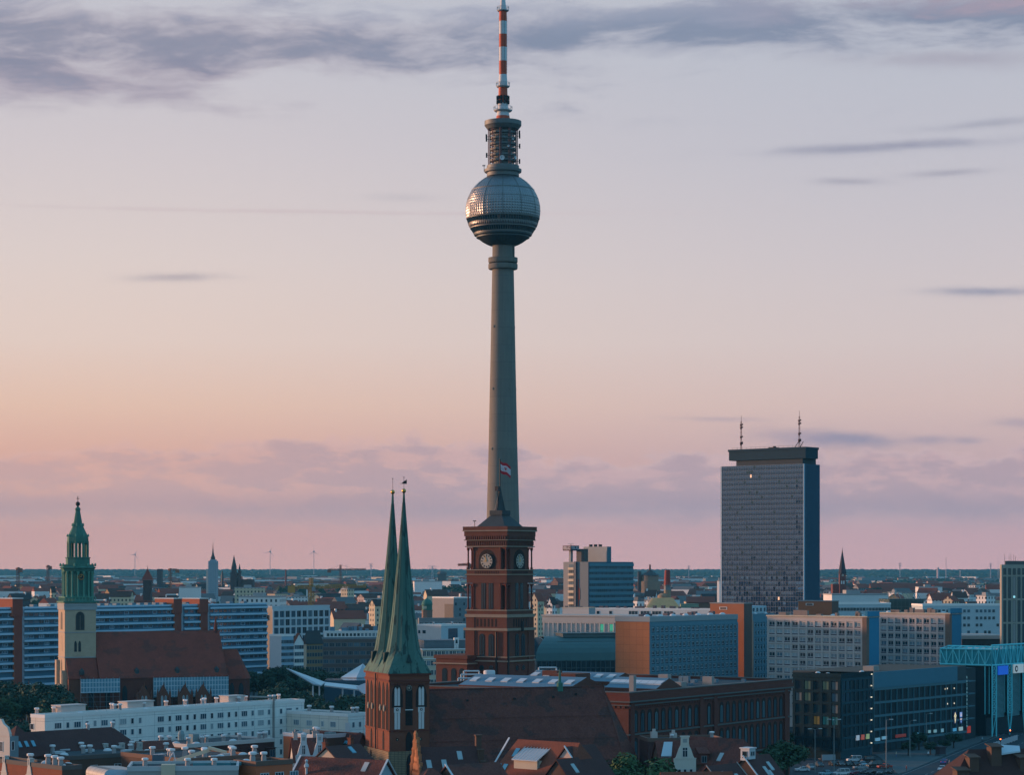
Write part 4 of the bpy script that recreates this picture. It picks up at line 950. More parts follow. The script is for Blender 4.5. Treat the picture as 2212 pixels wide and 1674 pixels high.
pieces('roof_hut', b, mat('roof_hut_render', (.50, .45, .42), .85, .12), B.root)
b = MB()
for u in (20, 24, 45, 55, 60, 80): b.box(u, u + 3.5, 4.5, 5.2, h + .1, h + .6)
pieces('roof_duct', b, white_render, B.root); B.done()
B, L, D, h = block('panel_apartment_wing', 'low cream and white apartment wing between the long white block and the brick church', 'apartment block', 752, 628, 50.4, 618, 796, 1547, panel_white, panel_cream, flat_roof, white_render)
for j in range(4):
    for s_, w_ in ((D - 4, 2.1), (D - 9, 2.1), (D - 14, 1.0), (D - 18, 2.1)): B.win('L', s_, h - 3.3 - 2.8 * j, w_, 1.5, 'r3' if w_ > 2 else 'r1', pale_frame, random.choice(gmix))
    for s_ in (2, 4.6, 7.2): B.win('R', s_, h - 3.3 - 2.8 * j, 1.0, 1.5, 'r1', pale_frame, glass_mix)
b = MB(); b.fb('L', D - 24.2, D - 22.6, 0, .06, h - 4.6, h - 1.9); B.part('door', b, white_paint)
vent(B, 3, D - 6, h + .1); vent(B, 4, 10, h + .1); vent(B, 6, 4, h + .1, .9, True); B.done()

# striped slab behind the green lantern church
blue_stripe = mat('balcony_stripe', (.36, .53, .64), .6, .12, .2)
teal_panel = mat('teal_panel', (.045, .135, .20), .5, .15, .2)
core_lit = mat('stair_tower_brick_lit', (.42, .115, .055), .85, .12, .3)  # light and shade of the stair towers put into two brick colours
core_shade = mat('stair_tower_brick_shade', (.22, .06, .04), .9, .15, .3)
B, L, D, h = block('striped_apartment_slab', 'very long blue and white striped apartment slab with orange brick stair towers', 'apartment block', -30, 1043, 54, -60, 576, 1314.5, teal_panel, teal_panel, pale_roof, D=12)
fh = 3.35; nf = 12
cores = [(21.8, 44), (370, 388), (426, 445)]
for j in range(nf):
    z0 = h - 1.3 - fh * j
    for s0, s1 in ((0, B.lu(28)), (B.lu(50), B.lu(379)), (B.lu(396), B.lu(432)), (B.lu(452), L)):
        b = MB(); b.fb('R', s0, s1, 0, .9, z0 - .95, z0, 0); b.fb('R', s0, s1, 0, .7, z0 - 1.15, z0 - .955, 1); B.part('balcony_band', b, [blue_stripe, dark_frame])
        n = max(1, int((s1 - s0) / 3.1))
        for i in range(n):
            if j < 8: B.win('R', s0 + (s1 - s0) * (i + .5) / n, z0 - 2.75, 2.7, 1.45, random.choice(('r2', 'r3', 'r1')), blue_stripe if random.random() < .3 else teal_panel, random.choice([glass_dark, glass_mix, glass_blue]))
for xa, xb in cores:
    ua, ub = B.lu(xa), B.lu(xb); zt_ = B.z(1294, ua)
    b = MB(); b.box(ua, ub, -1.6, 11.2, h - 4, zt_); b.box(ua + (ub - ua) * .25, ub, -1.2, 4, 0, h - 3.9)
    b.m = [core_shade and 0] * len(b.f); b.m[4] = 1; b.m[10] = 1
    B.part('stair_tower', b, [core_shade, core_lit])
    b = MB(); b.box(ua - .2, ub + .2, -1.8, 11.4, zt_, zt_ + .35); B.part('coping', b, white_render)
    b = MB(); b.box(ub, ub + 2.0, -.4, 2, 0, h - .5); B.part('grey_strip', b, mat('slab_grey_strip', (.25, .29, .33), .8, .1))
b = MB()
for i in range(34):
    u = 4 + i * (L - 8) / 34; b.box(u, u + 2.6, 2.5, 5, h, h + 1.3) if random.random() < .6 else None
pieces('roof_hut', b, metal_roof, B.root)
for i in range(9): dome(B, 8 + i * 17.5, 1.6, h + .1, .9)
b = MB(); b.fb('R', 0, L, -.3, .25, h - .5, h + .35); B.part('parapet', b, blue_stripe); B.done()

# buildings between the two churches
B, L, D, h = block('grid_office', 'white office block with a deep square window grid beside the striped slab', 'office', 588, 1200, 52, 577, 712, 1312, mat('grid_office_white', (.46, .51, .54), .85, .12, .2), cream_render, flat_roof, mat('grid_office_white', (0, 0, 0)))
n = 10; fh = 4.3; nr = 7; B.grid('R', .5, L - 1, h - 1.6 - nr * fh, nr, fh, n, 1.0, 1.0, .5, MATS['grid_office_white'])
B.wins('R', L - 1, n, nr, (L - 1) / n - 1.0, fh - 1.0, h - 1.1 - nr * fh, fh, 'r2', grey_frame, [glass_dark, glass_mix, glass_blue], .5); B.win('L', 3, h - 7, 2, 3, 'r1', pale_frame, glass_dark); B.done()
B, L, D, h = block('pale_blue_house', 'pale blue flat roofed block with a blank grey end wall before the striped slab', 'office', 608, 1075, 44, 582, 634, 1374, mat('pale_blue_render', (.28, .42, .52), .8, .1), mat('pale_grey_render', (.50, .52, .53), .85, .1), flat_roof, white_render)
B.wins('R', L, 9, 7, 1.0, 1.6, h - 21, 2.9, 'r1', grey_frame, [glass_blue, glass_mix]); B.done()
def gable_block(name, label, cat, x, Y, a, xl, xr, ye, rise, mR, mL, mroof, axis='u', group=None, L=None, D=None, hip=0.0, ov=.4, ridge_off=.5):
    B = Bld(name, label, cat, x, Y, a, group); L = L or B.lu(xr); D = D or B.lv(xl); h = B.z(ye); zr = h + rise
    b = MB()
    b.box(0, L, 0, D, 0, h); b.m = [0, 0, 0, 0, 1, 0]
    t = ridge_off
    if not hip:
        if axis == 'u': b.add([(0, 0, h), (0, D, h), (0, D * t, zr - .25)], [(0, 2, 1)], 1); b.add([(L, 0, h), (L, D, h), (L, D * t, zr - .25)], [(0, 1, 2)], 0)
        else: b.add([(0, 0, h), (L, 0, h), (L * t, 0, zr - .25)], [(0, 1, 2)], 0); b.add([(0, D, h), (L, D, h), (L * t, D, zr - .25)], [(0, 2, 1)], 0)
    B.part('wall', b, [mR, mL])
    b = MB(); th = (0, 0, .25); hp = hip
    if axis == 'u':
        k = ov * rise / (D * t); r0, r1 = (D * t * hp, L - D * t * hp) if hp else (-ov, L + ov)
        e = [(-ov, -ov, h - k), (L + ov, -ov, h - k), (L + ov, D + ov, h - k), (-ov, D + ov, h - k)]; r = [(r0, D * t, zr), (r1, D * t, zr)]
        b.slab([e[0], e[1], r[1], r[0]], th); b.slab([e[2], e[3], r[0], r[1]], th)
        if hp: b.slab([e[3], e[0], r[0]], th); b.slab([e[1], e[2], r[1]], th)
    else:
        k = ov * rise / (L * t); r0, r1 = (L * t * hp, D - L * t * hp) if hp else (-ov, D + ov)
        e = [(-ov, -ov, h - k), (L + ov, -ov, h - k), (L + ov, D + ov, h - k), (-ov, D + ov, h - k)]; r = [(L * t, r0, zr), (L * t, r1, zr)]
        b.slab([e[3], e[0], r[0], r[1]], th); b.slab([e[1], e[2], r[1], r[0]], th)
        if hp: b.slab([e[0], e[1], r[0]], th); b.slab([e[2], e[3], r[1]], th)
    B.roof = B.part('roof', b, mroof)
    return B, L, D, h
B, L, D, h = gable_block('narrow_town_house', 'narrow pale town house with a red roof beside the pale blue block', 'house', 636, 1090, 40, 632, 656, 1388, 4, white_render, white_render, tile_red, 'v'); B.wins('R', L, 4, 5, 1.2, 1.8, h - 16, 3.2, 'r2', grey_frame, [glass_mix]); B.done()
B, L, D, h = gable_block('ochre_town_house', 'ochre brown town house with a dark slate roof left of the grey brown office', 'house', 662, 1100, 30, 655, 697, 1387, 5, mat('ochre_render', (.25, .165, .085), .85, .15), None or cream_render, slate, 'u', hip=.5); B.wins('R', L, 6, 5, 1.2, 1.9, h - 17, 3.3, 'r2', grey_frame, [glass_dark]); B.done()
B, L, D, h = block('brown_band_office', 'grey brown office with horizontal window bands and a white attic storey between the churches', 'office', 697, 1150, 12, 692, 830, 1380, mat('brown_grey_render', (.17, .15, .14), .85, .15), None, flat_roof, grey_frame)
fh = 4.1
for j in range(4):
    z0 = h - 1.5 - fh * j; b = MB(); b.fb('R', 0, L, 0, .3, z0 - .3, z0 + 1.2); B.part('spandrel', b, mat('brown_spandrel', (.13, .095, .085), .85, .15))
B.wins('R', L, 10, 4, 2.5, 2.0, h - 4.1 - 3 * fh, fh, 'r3', grey_frame, [glass_mix, glass_dark, glass_blue])
b = MB(); b.box(1.5, L, 2.5, D - 1, h + .1, h + 3.2); b.box(1.2, L + .2, 2.2, D - .7, h + 3.2, h + 3.6); B.part('attic', b, white_render)
for i in range(14): B.win('R', 3 + i * 1.9, h + 1.0, 1.3, 1.5, 'r1', grey_frame, glass_dark if i < 9 else glass_pale, 2.5)
b = MB()
for i in range(9): x0 = random.uniform(2, L - 4); b.box(x0, x0 + random.uniform(1, 3), 5, 8, h + 3.5, h + 4.4 + random.random() * 1.5)
pieces('roof_plant', b, metal_roof, B.root); B.done()
B, L, D, h = block('lettered_grey_block', 'windowless grey block with a brown patch left of the brick clock tower', 'commercial building', 980, 1500, 40, 934, 1016, 1292, mat('slate_grey_render', (.15, .19, .21), .85, .12), mat('taupe_render', (.27, .25, .24), .85, .12), pale_roof, white_render)
b = MB(); b.fb('L', .3, D * .42, 0, .12, 2, h - 4); B.part('brown_wall_patch', b, mat('brown_patch', (.18, .15, .12), .9, .12))
B.wins('R', L, 4, 6, 1.6, 2, h - 22, 3.4, 'r1', grey_frame, [glass_dark, glass_mix], skip=.4); B.done()
B, L, D, h = block('low_grey_office', 'low grey office with one row of dark windows below the windowless grey block', 'office', 905, 1400, 6, 900, 1000, 1336, mat('cool_grey_render', (.19, .20, .21), .85, .12), None, slate, None, D=14); B.wins('R', L, 9, 4, 2.0, 2.2, h - 16, 3.8, 'r2', pale_frame, [glass_dark, glass_mix]); B.done()
B, L, D, h = block('sunlit_white_block', 'white block with a blank sunlit end wall and terraced blue flank behind the copper spires', 'apartment block', 953, 1130, 48, 902, 1012, 1352, mat('shaded_white_render', (.42, .50, .54), .85, .1), mat('sunlit_white_render', (.62, .55, .52), .85, .08), pale_roof, white_render)  # one white render, its sunlit and shaded faces painted in separate colours
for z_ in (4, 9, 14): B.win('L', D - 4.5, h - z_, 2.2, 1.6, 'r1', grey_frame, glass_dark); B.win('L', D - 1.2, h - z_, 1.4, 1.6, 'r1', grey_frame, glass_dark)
for s_ in (5, 16): b = MB(); b.fb('R', s_, s_ + 6.5, -.02, .15, h - 6.5, h - 1.5); B.part('glazed_loggia', b, glass_blue)
b = MB(); b.box(-2, L * .4, -5, 0, 0, h - 9.6); b.box(-2.2, L * .4, -5.2, 0, h - 9.6, h - 9.2)
for i in range(14): b.tube((-2 + i * .8, -5.1, h - 9), (-2 + i * .8, -5.1, h - 7), .1, 4)
B.part('terrace', b, mat('terrace_grey', (.22, .27, .30), .8, .12))
B.wins('R', L, 8, 4, 1.2, 1.7, h - 20, 3.2, 'r1', pale_frame, [glass_mix, glass_blue], skip=.2); vent(B, 3, 8, h, .8); vent(B, 12, 4, h, .8); B.done()
B, L, D, h = block('cream_corner_office', 'cream town building with grouped tall windows between the copper spires and the clock tower', 'office', 913, 985, 14, 908, 1010, 1402, mat('cream_stone', (.50, .44, .33), .85, .12), None, slate, None, D=16)
b = MB(); b.box(-.4, L, -.5, D, h - .5, h); b.box(-.3, L, -.35, D, h - 4.4, h - 4.1); B.part('cornice', b, white_render)
for j in range(4):
    for i in range(6):
        for d_ in (-.85, .85): B.win('R', L * (i + .5) / 6 + d_, h - 3.2 - 4.0 * j, 1.4, 2.2, 'r2', pale_frame, random.choice([glass_dark, glass_mix]))
b = MB(); b.box(1, L, 2, D, h, h + 3.2); b.box(.8, L, 1.8, D, h + 3.2, h + 3.5)
for i in range(20): b.tube((1 + i * L / 20, .3, h), (1 + i * L / 20, .3, h + 1.5), .06, 4)
b.tube((0, .3, h + 1.5), (L, .3, h + 1.5), .06, 4); B.part('roof_terrace', b, mat('roof_terrace_grey', (.13, .16, .18), .8, .15))
b = MB(); b.box(L * .72, L * .72 + 2, 1.5, 3, h, h + 4.5); B.part('stair_head', b, white_render); B.win('R', L * .72 + 1, h + 2, 1.1, 1.8, 'r1', pale_frame, glass_dark, 1.5); B.done()
# green dome house
r = thing('green_dome_house', 'small dark house crowned by a pale green copper dome right of the spires', 'house', P(922.5, 1335, 1480)[:2] + (0,))
z0 = wz(1320, 1480); b = MB(); b.lathe([(3.4, 0), (3.4, z0), (3.6, z0), (3.6, z0 + .5)], 8); obj('wall', b, mat('dome_house_wall', (.20, .13, .10), .85, .2), r)
b = MB(); b.lathe([(3.2, z0 + .5), (3.2, z0 + 3.6), (3.6, z0 + 3.8), (3.3, z0 + 5.2), (2.3, z0 + 6.8), (1.0, z0 + 7.6), (.3, z0 + 8.2), (.1, z0 + 9.6)], 12); obj('dome', b, copper, r, smooth=40)
b = MB(); b.box(-2.6, -.2, -3.7, -3.1, z0 + 1.4, z0 + 3.0); obj('cream_bay', b, cream_render, r)  # bay box in cream render

# white faceted exhibition pavilion at the tower's foot
r = thing('folded_roof_pavilion', 'low pavilion with sharply folded white roof blades among the park trees', 'pavilion', P(700, 1480, 960)[:2] + (0,))
def q(x, y, Y): X = P(x, y, Y); return (X[0] - r.location.x, X[1] - r.location.y, X[2])
wh = mat('folded_white_concrete', (.60, .61, .63), .7, .08)
for k, (pts, nm) in enumerate([
    ([(618, 1443, 945), (703, 1474, 955), (693, 1481, 950)], 'roof_blade'), ([(618, 1443, 945), (693, 1481, 950), (676, 1478, 948)], 'roof_blade'),
    ([(703, 1474, 955), (790, 1483, 950), (790, 1492, 945), (700, 1481, 950)], 'roof_blade'), ([(768, 1484, 950), (800, 1472, 940), (800, 1506, 935), (786, 1500, 935)], 'roof_blade'),
    ([(736, 1464, 985), (784, 1434, 990), (770, 1464, 980)], 'roof_blade'), ([(770, 1464, 980), (784, 1434, 990), (792, 1464, 985)], 'roof_blade'), ([(792, 1464, 985), (784, 1434, 990), (812, 1462, 990)], 'roof_blade')]):
    b = MB(); b.slab([q(*p) for p in pts], (0, .3, -.5)); obj(nm, b, wh if k % 2 == 0 else mat('folded_grey_concrete', (.42, .45, .50), .7, .08), r)
b = MB(); X0 = q(700, 1474, 962); X1 = q(800, 1464, 985); b.box(X0[0], X1[0], 3, 22, 0, X1[2] - .2); obj('glass_hall', b, glass_blue, r)
b = MB()
for x in (676, 690, 740, 765): X = q(x, 1482, 955); b.tube((X[0], X[1], 0), (X[0], X[1], X[2]), .35, 6)
pieces('roof_support', b, wh, r)

# publishing high rise with a roof sign
YV = 1350.0
B, L, D, h = block('office_high_rise', 'grey and blue office high rise with a sign cube and plant box on its roof', 'high rise', 1271, YV, 42, 1217, 1368, 1214, mat('highrise_blue', (.025, .10, .15), .6, .12), mat('highrise_beige', (.24, .24, .24), .85, .1), flat_roof)
b = MB(); fh = 3.35
for j in range(19):
    z0 = h - 1.0 - fh * j; b.fb('R', .6, L, 0, .55, z0 - 1.45, z0, 0); b.fb('R', .6, L, 0, .7, z0, z0 + .18, 1)
B.part('floor_band', b, [mat('highrise_band', (.085, .21, .27), .6, .12), mat('highrise_sill', (.20, .32, .38), .6, .1)])
B.wins('R', L - 1, 22, 9, (L - 1) / 22 - .12, 1.7, h - 4.3 - 8 * fh, fh, 'r2', teal_panel, [glass_dark, glass_blue], .6, .02)
b = MB(); b.fb('L', 0, D * .42, 0, .05, 0, h); B.part('end_wall_grey', b, mat('highrise_grey', (.14, .17, .19), .85, .1))  # darker grey facing on the near part of the end wall
for j in range(17):
    z0 = h - 3.6 - fh * j; s0, s1 = B.lv(1241), B.lv(1229); s0, s1 = min(s0, s1), max(s0, s1)
    b = MB(); b.fb('L', s0, s1, -.02, .9, z0 - 1.0, z0 + .25); B.part('balcony', b, cream_render)
    B.win('L', (s0 + s1) / 2, z0 + .35, s1 - s0 - .3, 1.9, 'r3', grey_frame, glass_mix)
b = MB(); sa = B.lv(1244); b.fb('L', sa - 1.2, sa + .5, -.02, 1.2, 0, h + .2); B.part('stair_strip', b, mat('stair_strip_blue', (.045, .07, .10), .6, .2))
b = MB(); b.fb('L', sa - 2.6, sa - 2.2, .05, .5, 5, h - 10); b.fb('L', sa - 3.6, sa - 1.8, .05, .3, B.z(1296), B.z(1271)); B.part('red_banner', b, mat('banner_red', (.20, .05, .04), .8, .1))
b = MB(); u0, u1 = 1.0, B.lu(1325) ; b.box(0, B.lu(1325), 6, D - 12, h, B.z(1180, 8, 6)); 
xc = B.lv(1264); 
b = MB(); b.box(16.6, 20.0, 1.5, 21.4, h, B.z(1181, 17, 2)); b.m = [0, 0, 0, 0, 1, 0]; B.part('plant_box', b, [mat('plant_box_shade', (.06, .15, .19), .6, .12), mat('plant_box_lit', (.25, .27, .28), .8, .1)])  # lit left side and shaded other sides put into two colours
b = MB()
for k in range(3): b.lathe([(1.1, B.z(1181, 17, 2)), (1.1, B.z(1176.5, 17, 2)), (1.2, B.z(1176, 17, 2))], 10, (18.3, 9 + 4 * k))
pieces('roof_vent', b, iron, B.root)
b = MB(); b.box(6, 9, 9.6, 16.4, h, B.z(1186, 6, 10)); B.part('plant_room', b, mat('plant_room_dark', (.09, .085, .085), .8, .2))
vp = B.lv(1233.5) + 2.4; zs0, zs1 = B.z(1190, 2, vp), B.z(1179, 2, vp)
b = MB(); b.box(1.4, 3.0, vp - .8, vp + .8, h, zs0); b.tube((2.2, vp - 2.5, zs1 + .9), (2.2, vp + 2.5, zs1 + .9), .15, 4); b.tube((.2, vp, zs1 + .9), (4, vp, zs1 + .9), .15, 4); b.tube((2.2, vp, zs1), (2.2, vp, zs1 + .9), .2, 5); B.part('sign_post', b, grey_frame)
b = MB(); b.box(2.2 - 3.4, 2.2 + 3.4, vp - 3.4, vp + 3.4, zs0, zs1); sc_ = B.part('sign_cube', b, mat('sign_maroon', (.045, .022, .04), .6, .1))
def text(body, size, m, parent, loc, rz, ext=.03, name='lettering', align='CENTER', sp=1.0):
    c = bpy.data.curves.new(name, 'FONT'); c.body = body; c.size = size; c.extrude = ext; c.align_x = align; c.align_y = 'CENTER'; c.space_line = sp; c.materials.append(m)
    q = bpy.data.objects.new(name, c); COL.objects.link(q); bpy.context.view_layer.update(); me = bpy.data.meshes.new_from_object(q.evaluated_get(bpy.context.evaluated_depsgraph_get())); bpy.data.objects.remove(q)
    o = bpy.data.objects.new(name, me); COL.objects.link(o); o.parent = parent; o.location = loc; o.rotation_euler = (radians(90), 0, rz); return o
sign_white = mat('sign_white', (.62, .62, .66), .6, .05)
o = text('VERLAG', 2.3, sign_white, sc_, (2.2 - 3.44, vp, (zs0 + zs1) / 2), -pi / 2); o.scale = (.72, 1.15, 1); o = text('VERLAG', 2.3, sign_white, sc_, (2.2, vp - 3.44, (zs0 + zs1) / 2), 0); o.scale = (.72, 1.15, 1)
B.done()

# arched railway station hall
YS = 1090.0; r = Bld('station_hall', 'long railway station hall with a curved grey green roof and glazed walls', 'station', 1157, YS, 14)
zt_, ze = r.z(1377), r.z(1427); Ln = 62.0; Dp = 34.0
b = MB(); n = 14; pr = [(Dp * .5 - Dp * .5 * cos(pi * i / n), ze + (zt_ - ze) * sin(pi * i / n) ** .8) for i in range(n + 1)]
for i in range(n): (v0, z0), (v1, z1) = pr[i], pr[i + 1]; k0, k1 = 9 * (1 - sin(pi * i / n)) * 0, 0; b.slab([(8 * sin(pi * i / n) ** 2, v0, z0), (Ln, v0, z0), (Ln, v1, z1), (8 * sin(pi * (i + 1) / n) ** 2, v1, z1)], (0, 0, -.4))
r.part('roof', b, mat('station_roof', (.06, .125, .13), .6, .15, .3), smooth=30)
b = MB(); b.box(12, Ln, Dp * .16, Dp * .2, ze + (zt_ - ze) * .55, ze + (zt_ - ze) * .8); b.box(16, Ln, Dp * .3, Dp * .7, zt_ - .4, zt_ + 1.2); b.box(15.5, Ln, Dp * .28, Dp * .72, zt_ + 1.2, zt_ + 1.5); r.part('clerestory', b, mat('station_clerestory', (.085, .12, .125), .6, .15))
b = MB(); pts = [(v_, z_ - .5) for v_, z_ in pr] + [(Dp, 0), (0, 0)]; b.slab([(8.3 * sin(pi * min(max(v_ / Dp, 0), 1)) if False else 6, v_, z_) for v_, z_ in [(0, 0), (Dp, 0)] + pr[::-1]][:2] + [(6, v_, z_ - .6) for v_, z_ in pr[::-1]], (.3, 0, 0)); r.part('gable_glazing', b, glass_blue)
b = MB(); b.box(.5, Ln, .4, .8, 0, ze - .1); r.part('side_glazing', b, glass_dark)
b = MB()
for i in range(26): u = .5 + i * Ln / 26; b.box(u, u + .35, .0, .45, 0, ze)
for z_ in (ze - .6, ze - 4, ze - 8): b.box(.2, Ln, .1, .42, z_, z_ + .4)
r.part('side_frame', b, mat('station_frame', (.045, .075, .085), .6, .15))
# pale grid front building behind the station
B, L, D, h = block('pale_grid_office', 'pale pink grid fronted office with tall windows, some lit green, above the station roof', 'office', 1418, 1135, 60, 1172, 1470, 1333, mat('pale_grid_stone', (.46, .40, .35), .85, .1), None, pale_roof)
nb = 15; fh = 8.0; m0, sp = B.lv(1326), D - B.lv(1326) - 1
b = MB(); b.box(-.5, L, -.2, D + .5, h - .3, h + .5); b.fb('L', 0, D, 0, .5, h - 3.2, h - .8); B.part('cornice', b, mat('pale_grid_stone2', (.50, .43, .38), .85, .1))
stone3 = mat('pale_grid_stone3', (.58, .50, .45), .85, .1)
B.grid('L', m0, sp, h - 3.4 - 2 * fh, 2, fh, nb, .6, .6, .4, stone3)
green_lit = mat('green_lit_glass', (.02, .10, .07), .2, 0, emit=(.05, .42, .25), es=.8); lime = mat('lime_strip', (.4, .8, .2), .4, 0, emit=(.5, 1, .2), es=1.2)
blind = mat('blind_fabric', (.48, .42, .39), .8, .15)
for j in range(2):
    for i in range(nb):
        c = m0 + sp * (i + .5) / nb; w_ = sp / nb - .7
        for k in (0, 1): B.win('L', c, h - 3.0 - (j + 1) * fh + .1 + k * 3.65, w_, 3.4, 'r2', stone3, green_lit if i in (0, 2) else (blind if random.random() < .7 else glass_pale), .02)
for i in (0, 2): b = MB(); b.fb('L', m0 + sp * (i + .2) / nb, m0 + sp * (i + .8) / nb, .1, .2, h - 3.2 - fh + .2, h - 3.2 - fh + .6); B.part('light_strip', b, lime)
B.done()
B, L, D, h = block('white_attic_building', 'long low white attic building with dark window groups above the orange brick slab', 'office', 1538, 1165, 62, 1284, 1560, 1318, mat('attic_white', (.66, .63, .60), .85, .08), None, flat_roof, white_render)
for x_ in (1292, 1319): B.win('L', B.lv(x_), h - 2.6, 1.6, 1.6, 'r1', grey_frame, glass_dark)
for x_ in (1368, 1393.5, 1418.5, 1444): B.win('L', B.lv(x_), h - 2.7, 5.2, 1.9, 'r3', pale_frame, glass_dark)
b = MB()
for k in range(22): v_ = 6 + k * 5 + random.random() * 3; b.box(2, 3.5, v_, v_ + random.uniform(.8, 3), h + .3, h + random.uniform(1, 2))
pieces('roof_plant', b, mat('dark_plant', (.12, .10, .11), .8, .2), B.root); B.done()
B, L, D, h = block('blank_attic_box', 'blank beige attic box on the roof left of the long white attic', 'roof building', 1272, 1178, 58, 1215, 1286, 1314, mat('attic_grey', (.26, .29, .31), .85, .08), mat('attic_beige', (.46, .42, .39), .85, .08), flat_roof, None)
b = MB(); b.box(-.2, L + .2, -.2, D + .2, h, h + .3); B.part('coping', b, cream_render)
# stepped gold building with painted chimney
YG = 1420.0; r = thing('honeycomb_building', 'golden beige building with a stepped honeycomb roof of overlapping shingle blocks', 'building', P(1432, 1300, YG)[:2] + (0,))
b = MB(); gx = wx(1394, YG) - r.location.x; g1 = wx(1472, YG) - r.location.x; zb = wz(1318, YG)
b.prism([(gx + 1, -1), (g1, -1), (g1 + 9, 18), (gx + 8, 18)], 0, zb)
obj('wall', b, cream_render, r)
hc = mat('honeycomb_gold', (.82, .54, .30), .7, .15)
for j in range(7):
    n = 16 - j
    for i in range(n):
        w_ = (g1 - gx) / 16; x0 = gx + w_ * (i + j * .5); z0 = zb + j * .98
        b = MB(); y_ = j * 1.6; b.add([(x0, y_ + .3, z0), (x0 + w_ * .92, y_ - .3, z0 - .15), (x0 + w_ * .92, y_ - .2, z0 + 1.3), (x0, y_ + .3, z0 + 1.4), (x0 + w_ * .92, y_ + 2, z0 + 1.3), (x0, y_ + 2, z0 + 1.4), (x0, y_ + 2, z0), (x0 + w_ * .92, y_ + 2, z0)], [(0, 1, 2, 3), (3, 2, 4, 5), (1, 7, 4, 2), (0, 3, 5, 6)])
        if (i + j * 3) < 100: obj('shingle_block', b, hc, r)
b = MB(); b.prism([(g1, 0), (g1 + 11, 6), (g1 + 9, 18), (g1, 14)], 0, zb + 3.6); obj('green_flank', b, mat('green_lattice', (.14, .22, .17), .8, .2, kind='panel', bw=1.0, bh=1.2, ms=.15, mc=(.30, .32, .22)), r)
r = thing('painted_chimney', 'tall beige chimney wrapped in red at the top above the honeycomb building', 'chimney', P(1441.5, 1300, 1440)[:2] + (0,))
YY = 1440; b = MB(); b.lathe([(2.4, 0), (2.1, wz(1275, YY))], 12); b.lathe([(4.2, 0), (4.2, wz(1287, YY)), (2.2, wz(1282, YY))], 10, (-1.8, 1)); obj('shaft', b, mat('chimney_beige', (.27, .20, .13), .85, .15), r, smooth=40)
b = MB(); b.lathe([(2.1, wz(1264.5, YY)), (1.45, wz(1231.5, YY))], 12)
for k in range(9):
    z_ = wz(1262 - 3.5 * k, YY); b.lathe([(2.3 - .06 * k, z_), (2.3 - .06 * k, z_ + .2)], 8)
obj('red_wrap', b, mat('chimney_red', (.30, .065, .05), .8, .25, .8), r)
b = MB(); b.lathe([(2.1, wz(1276, YY)), (2.1, wz(1264.5, YY))], 12); b.lathe([(3.2, wz(1265, YY)), (3.2, wz(1264, YY))], 12); obj('gallery', b, grey_frame, r)

# brick ended slab and its neighbours on the right
slab_blue = mat('slab_blue_grey', (.10, .21, .265), .8, .12, .15)
end_brick = mat('slab_end_brick', (.40, .155, .068), .88, .2, .08, kind='panel', bw=3.0, bh=2.9, ms=.05, mc=(.22, .09, .045), grain=.2)
B, L, D, h = block('brick_ended_slab', 'apartment slab with a windowless orange brick end wall and blue grey window front', 'apartment block', 1403, 872, 52, 1329.6, 1593, 1333.5, slab_blue, end_brick, flat_roof)
b = MB(); b.box(-.25, L, -.25, D + .2, h - 1.8, h + .15); B.part('coping', b, mat('slab_coping', (.27, .30, .31), .8, .1))
n, fh, nr = 20, 2.95, 10; z0 = h - 3.3 - nr * fh
B.grid('R', .6, L - 1.0, z0, nr, fh, n, .9, .75, .35, slab_blue)
b = MB()
for j in range(nr): b.fb('R', .6, L - .4, 0, .12, z0 + j * fh + .4, z0 + j * fh + .75)
B.part('dark_sill_panel', b, mat('sill_panel_dark', (.015, .025, .05), .7, .1))
B.wins('R', L - 1.0, n, nr, (L - 1) / n - 1.05, 1.45, z0 + .8, fh, 'r2', mat('slab_frame', (.56, .66, .71), .6, .1), [glass_dark, glass_dark, glass_blue, glass_mix], .6)
for i in range(7): dome(B, 4 + i * L / 7, 4, h + .15, 1.3)
b = MB()
for i in range(10): u = random.uniform(3, L - 3); b.box(u, u + 1.5, 6, 8, h, h + random.uniform(.8, 1.6))
pieces('roof_hut', b, mat('dark_plant', (.12, .10, .11), .8, .2), B.root); B.done()
core_o = mat('penthouse_brick_lit', (.34, .125, .06), .88, .15, .2); core_d = mat('penthouse_brick_shade', (.13, .085, .07), .88, .15, .2)  # lit left faces and shaded right faces put into two brick colours
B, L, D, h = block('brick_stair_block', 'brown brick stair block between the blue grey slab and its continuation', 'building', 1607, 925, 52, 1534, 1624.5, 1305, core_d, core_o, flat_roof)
b = MB(); b.box(-.2, L + .2, -.2, D + .2, h, h + .4); B.part('coping', b, pale_roof)
b = MB(); v_ = B.lv(1562.5); b.fb('L', v_ - 1.8, v_ + 1.8, 0, .1, B.z(1318), B.z(1312), 0); b.fb('L', v_ - 1.5, v_ + 1.5, .1, .14, B.z(1317.4), B.z(1312.8), 1); B.part('vent_grille', b, [white_render, core_d])
B, L, D, h = block('blue_slab_continuation', 'short blue grey slab between the brick stair block and the beige window slab', 'apartment block', 1626, 935, 52, 1612, 1672, 1327, slab_blue, slab_blue, flat_roof, D=13)
B.grid('R', .5, L - 1, h - 3.0 - 9 * 2.95, 9, 2.95, 7, .9, .8, .35, slab_blue); B.wins('R', L - 1, 7, 9, 1.8, 1.4, h - 2.3 - 9 * 2.95, 2.95, 'r2', MATS['slab_frame'], [glass_dark, glass_blue], .5)
b = MB(); b.box(1, L - 1, 3, 9, h, h + 3.2); pb = B.part('roof_pavilion', b, mat('pavilion_pale_blue', (.35, .46, .52), .7, .1))
for i in range(5): B.win('R', 2.5 + i * (L - 5) / 4, h + .7, 1.8, 1.8, 'r1', white_render, glass_blue, 3)
dome(B, 4, 1.5, h); dome(B, 12, 1.5, h); B.done()
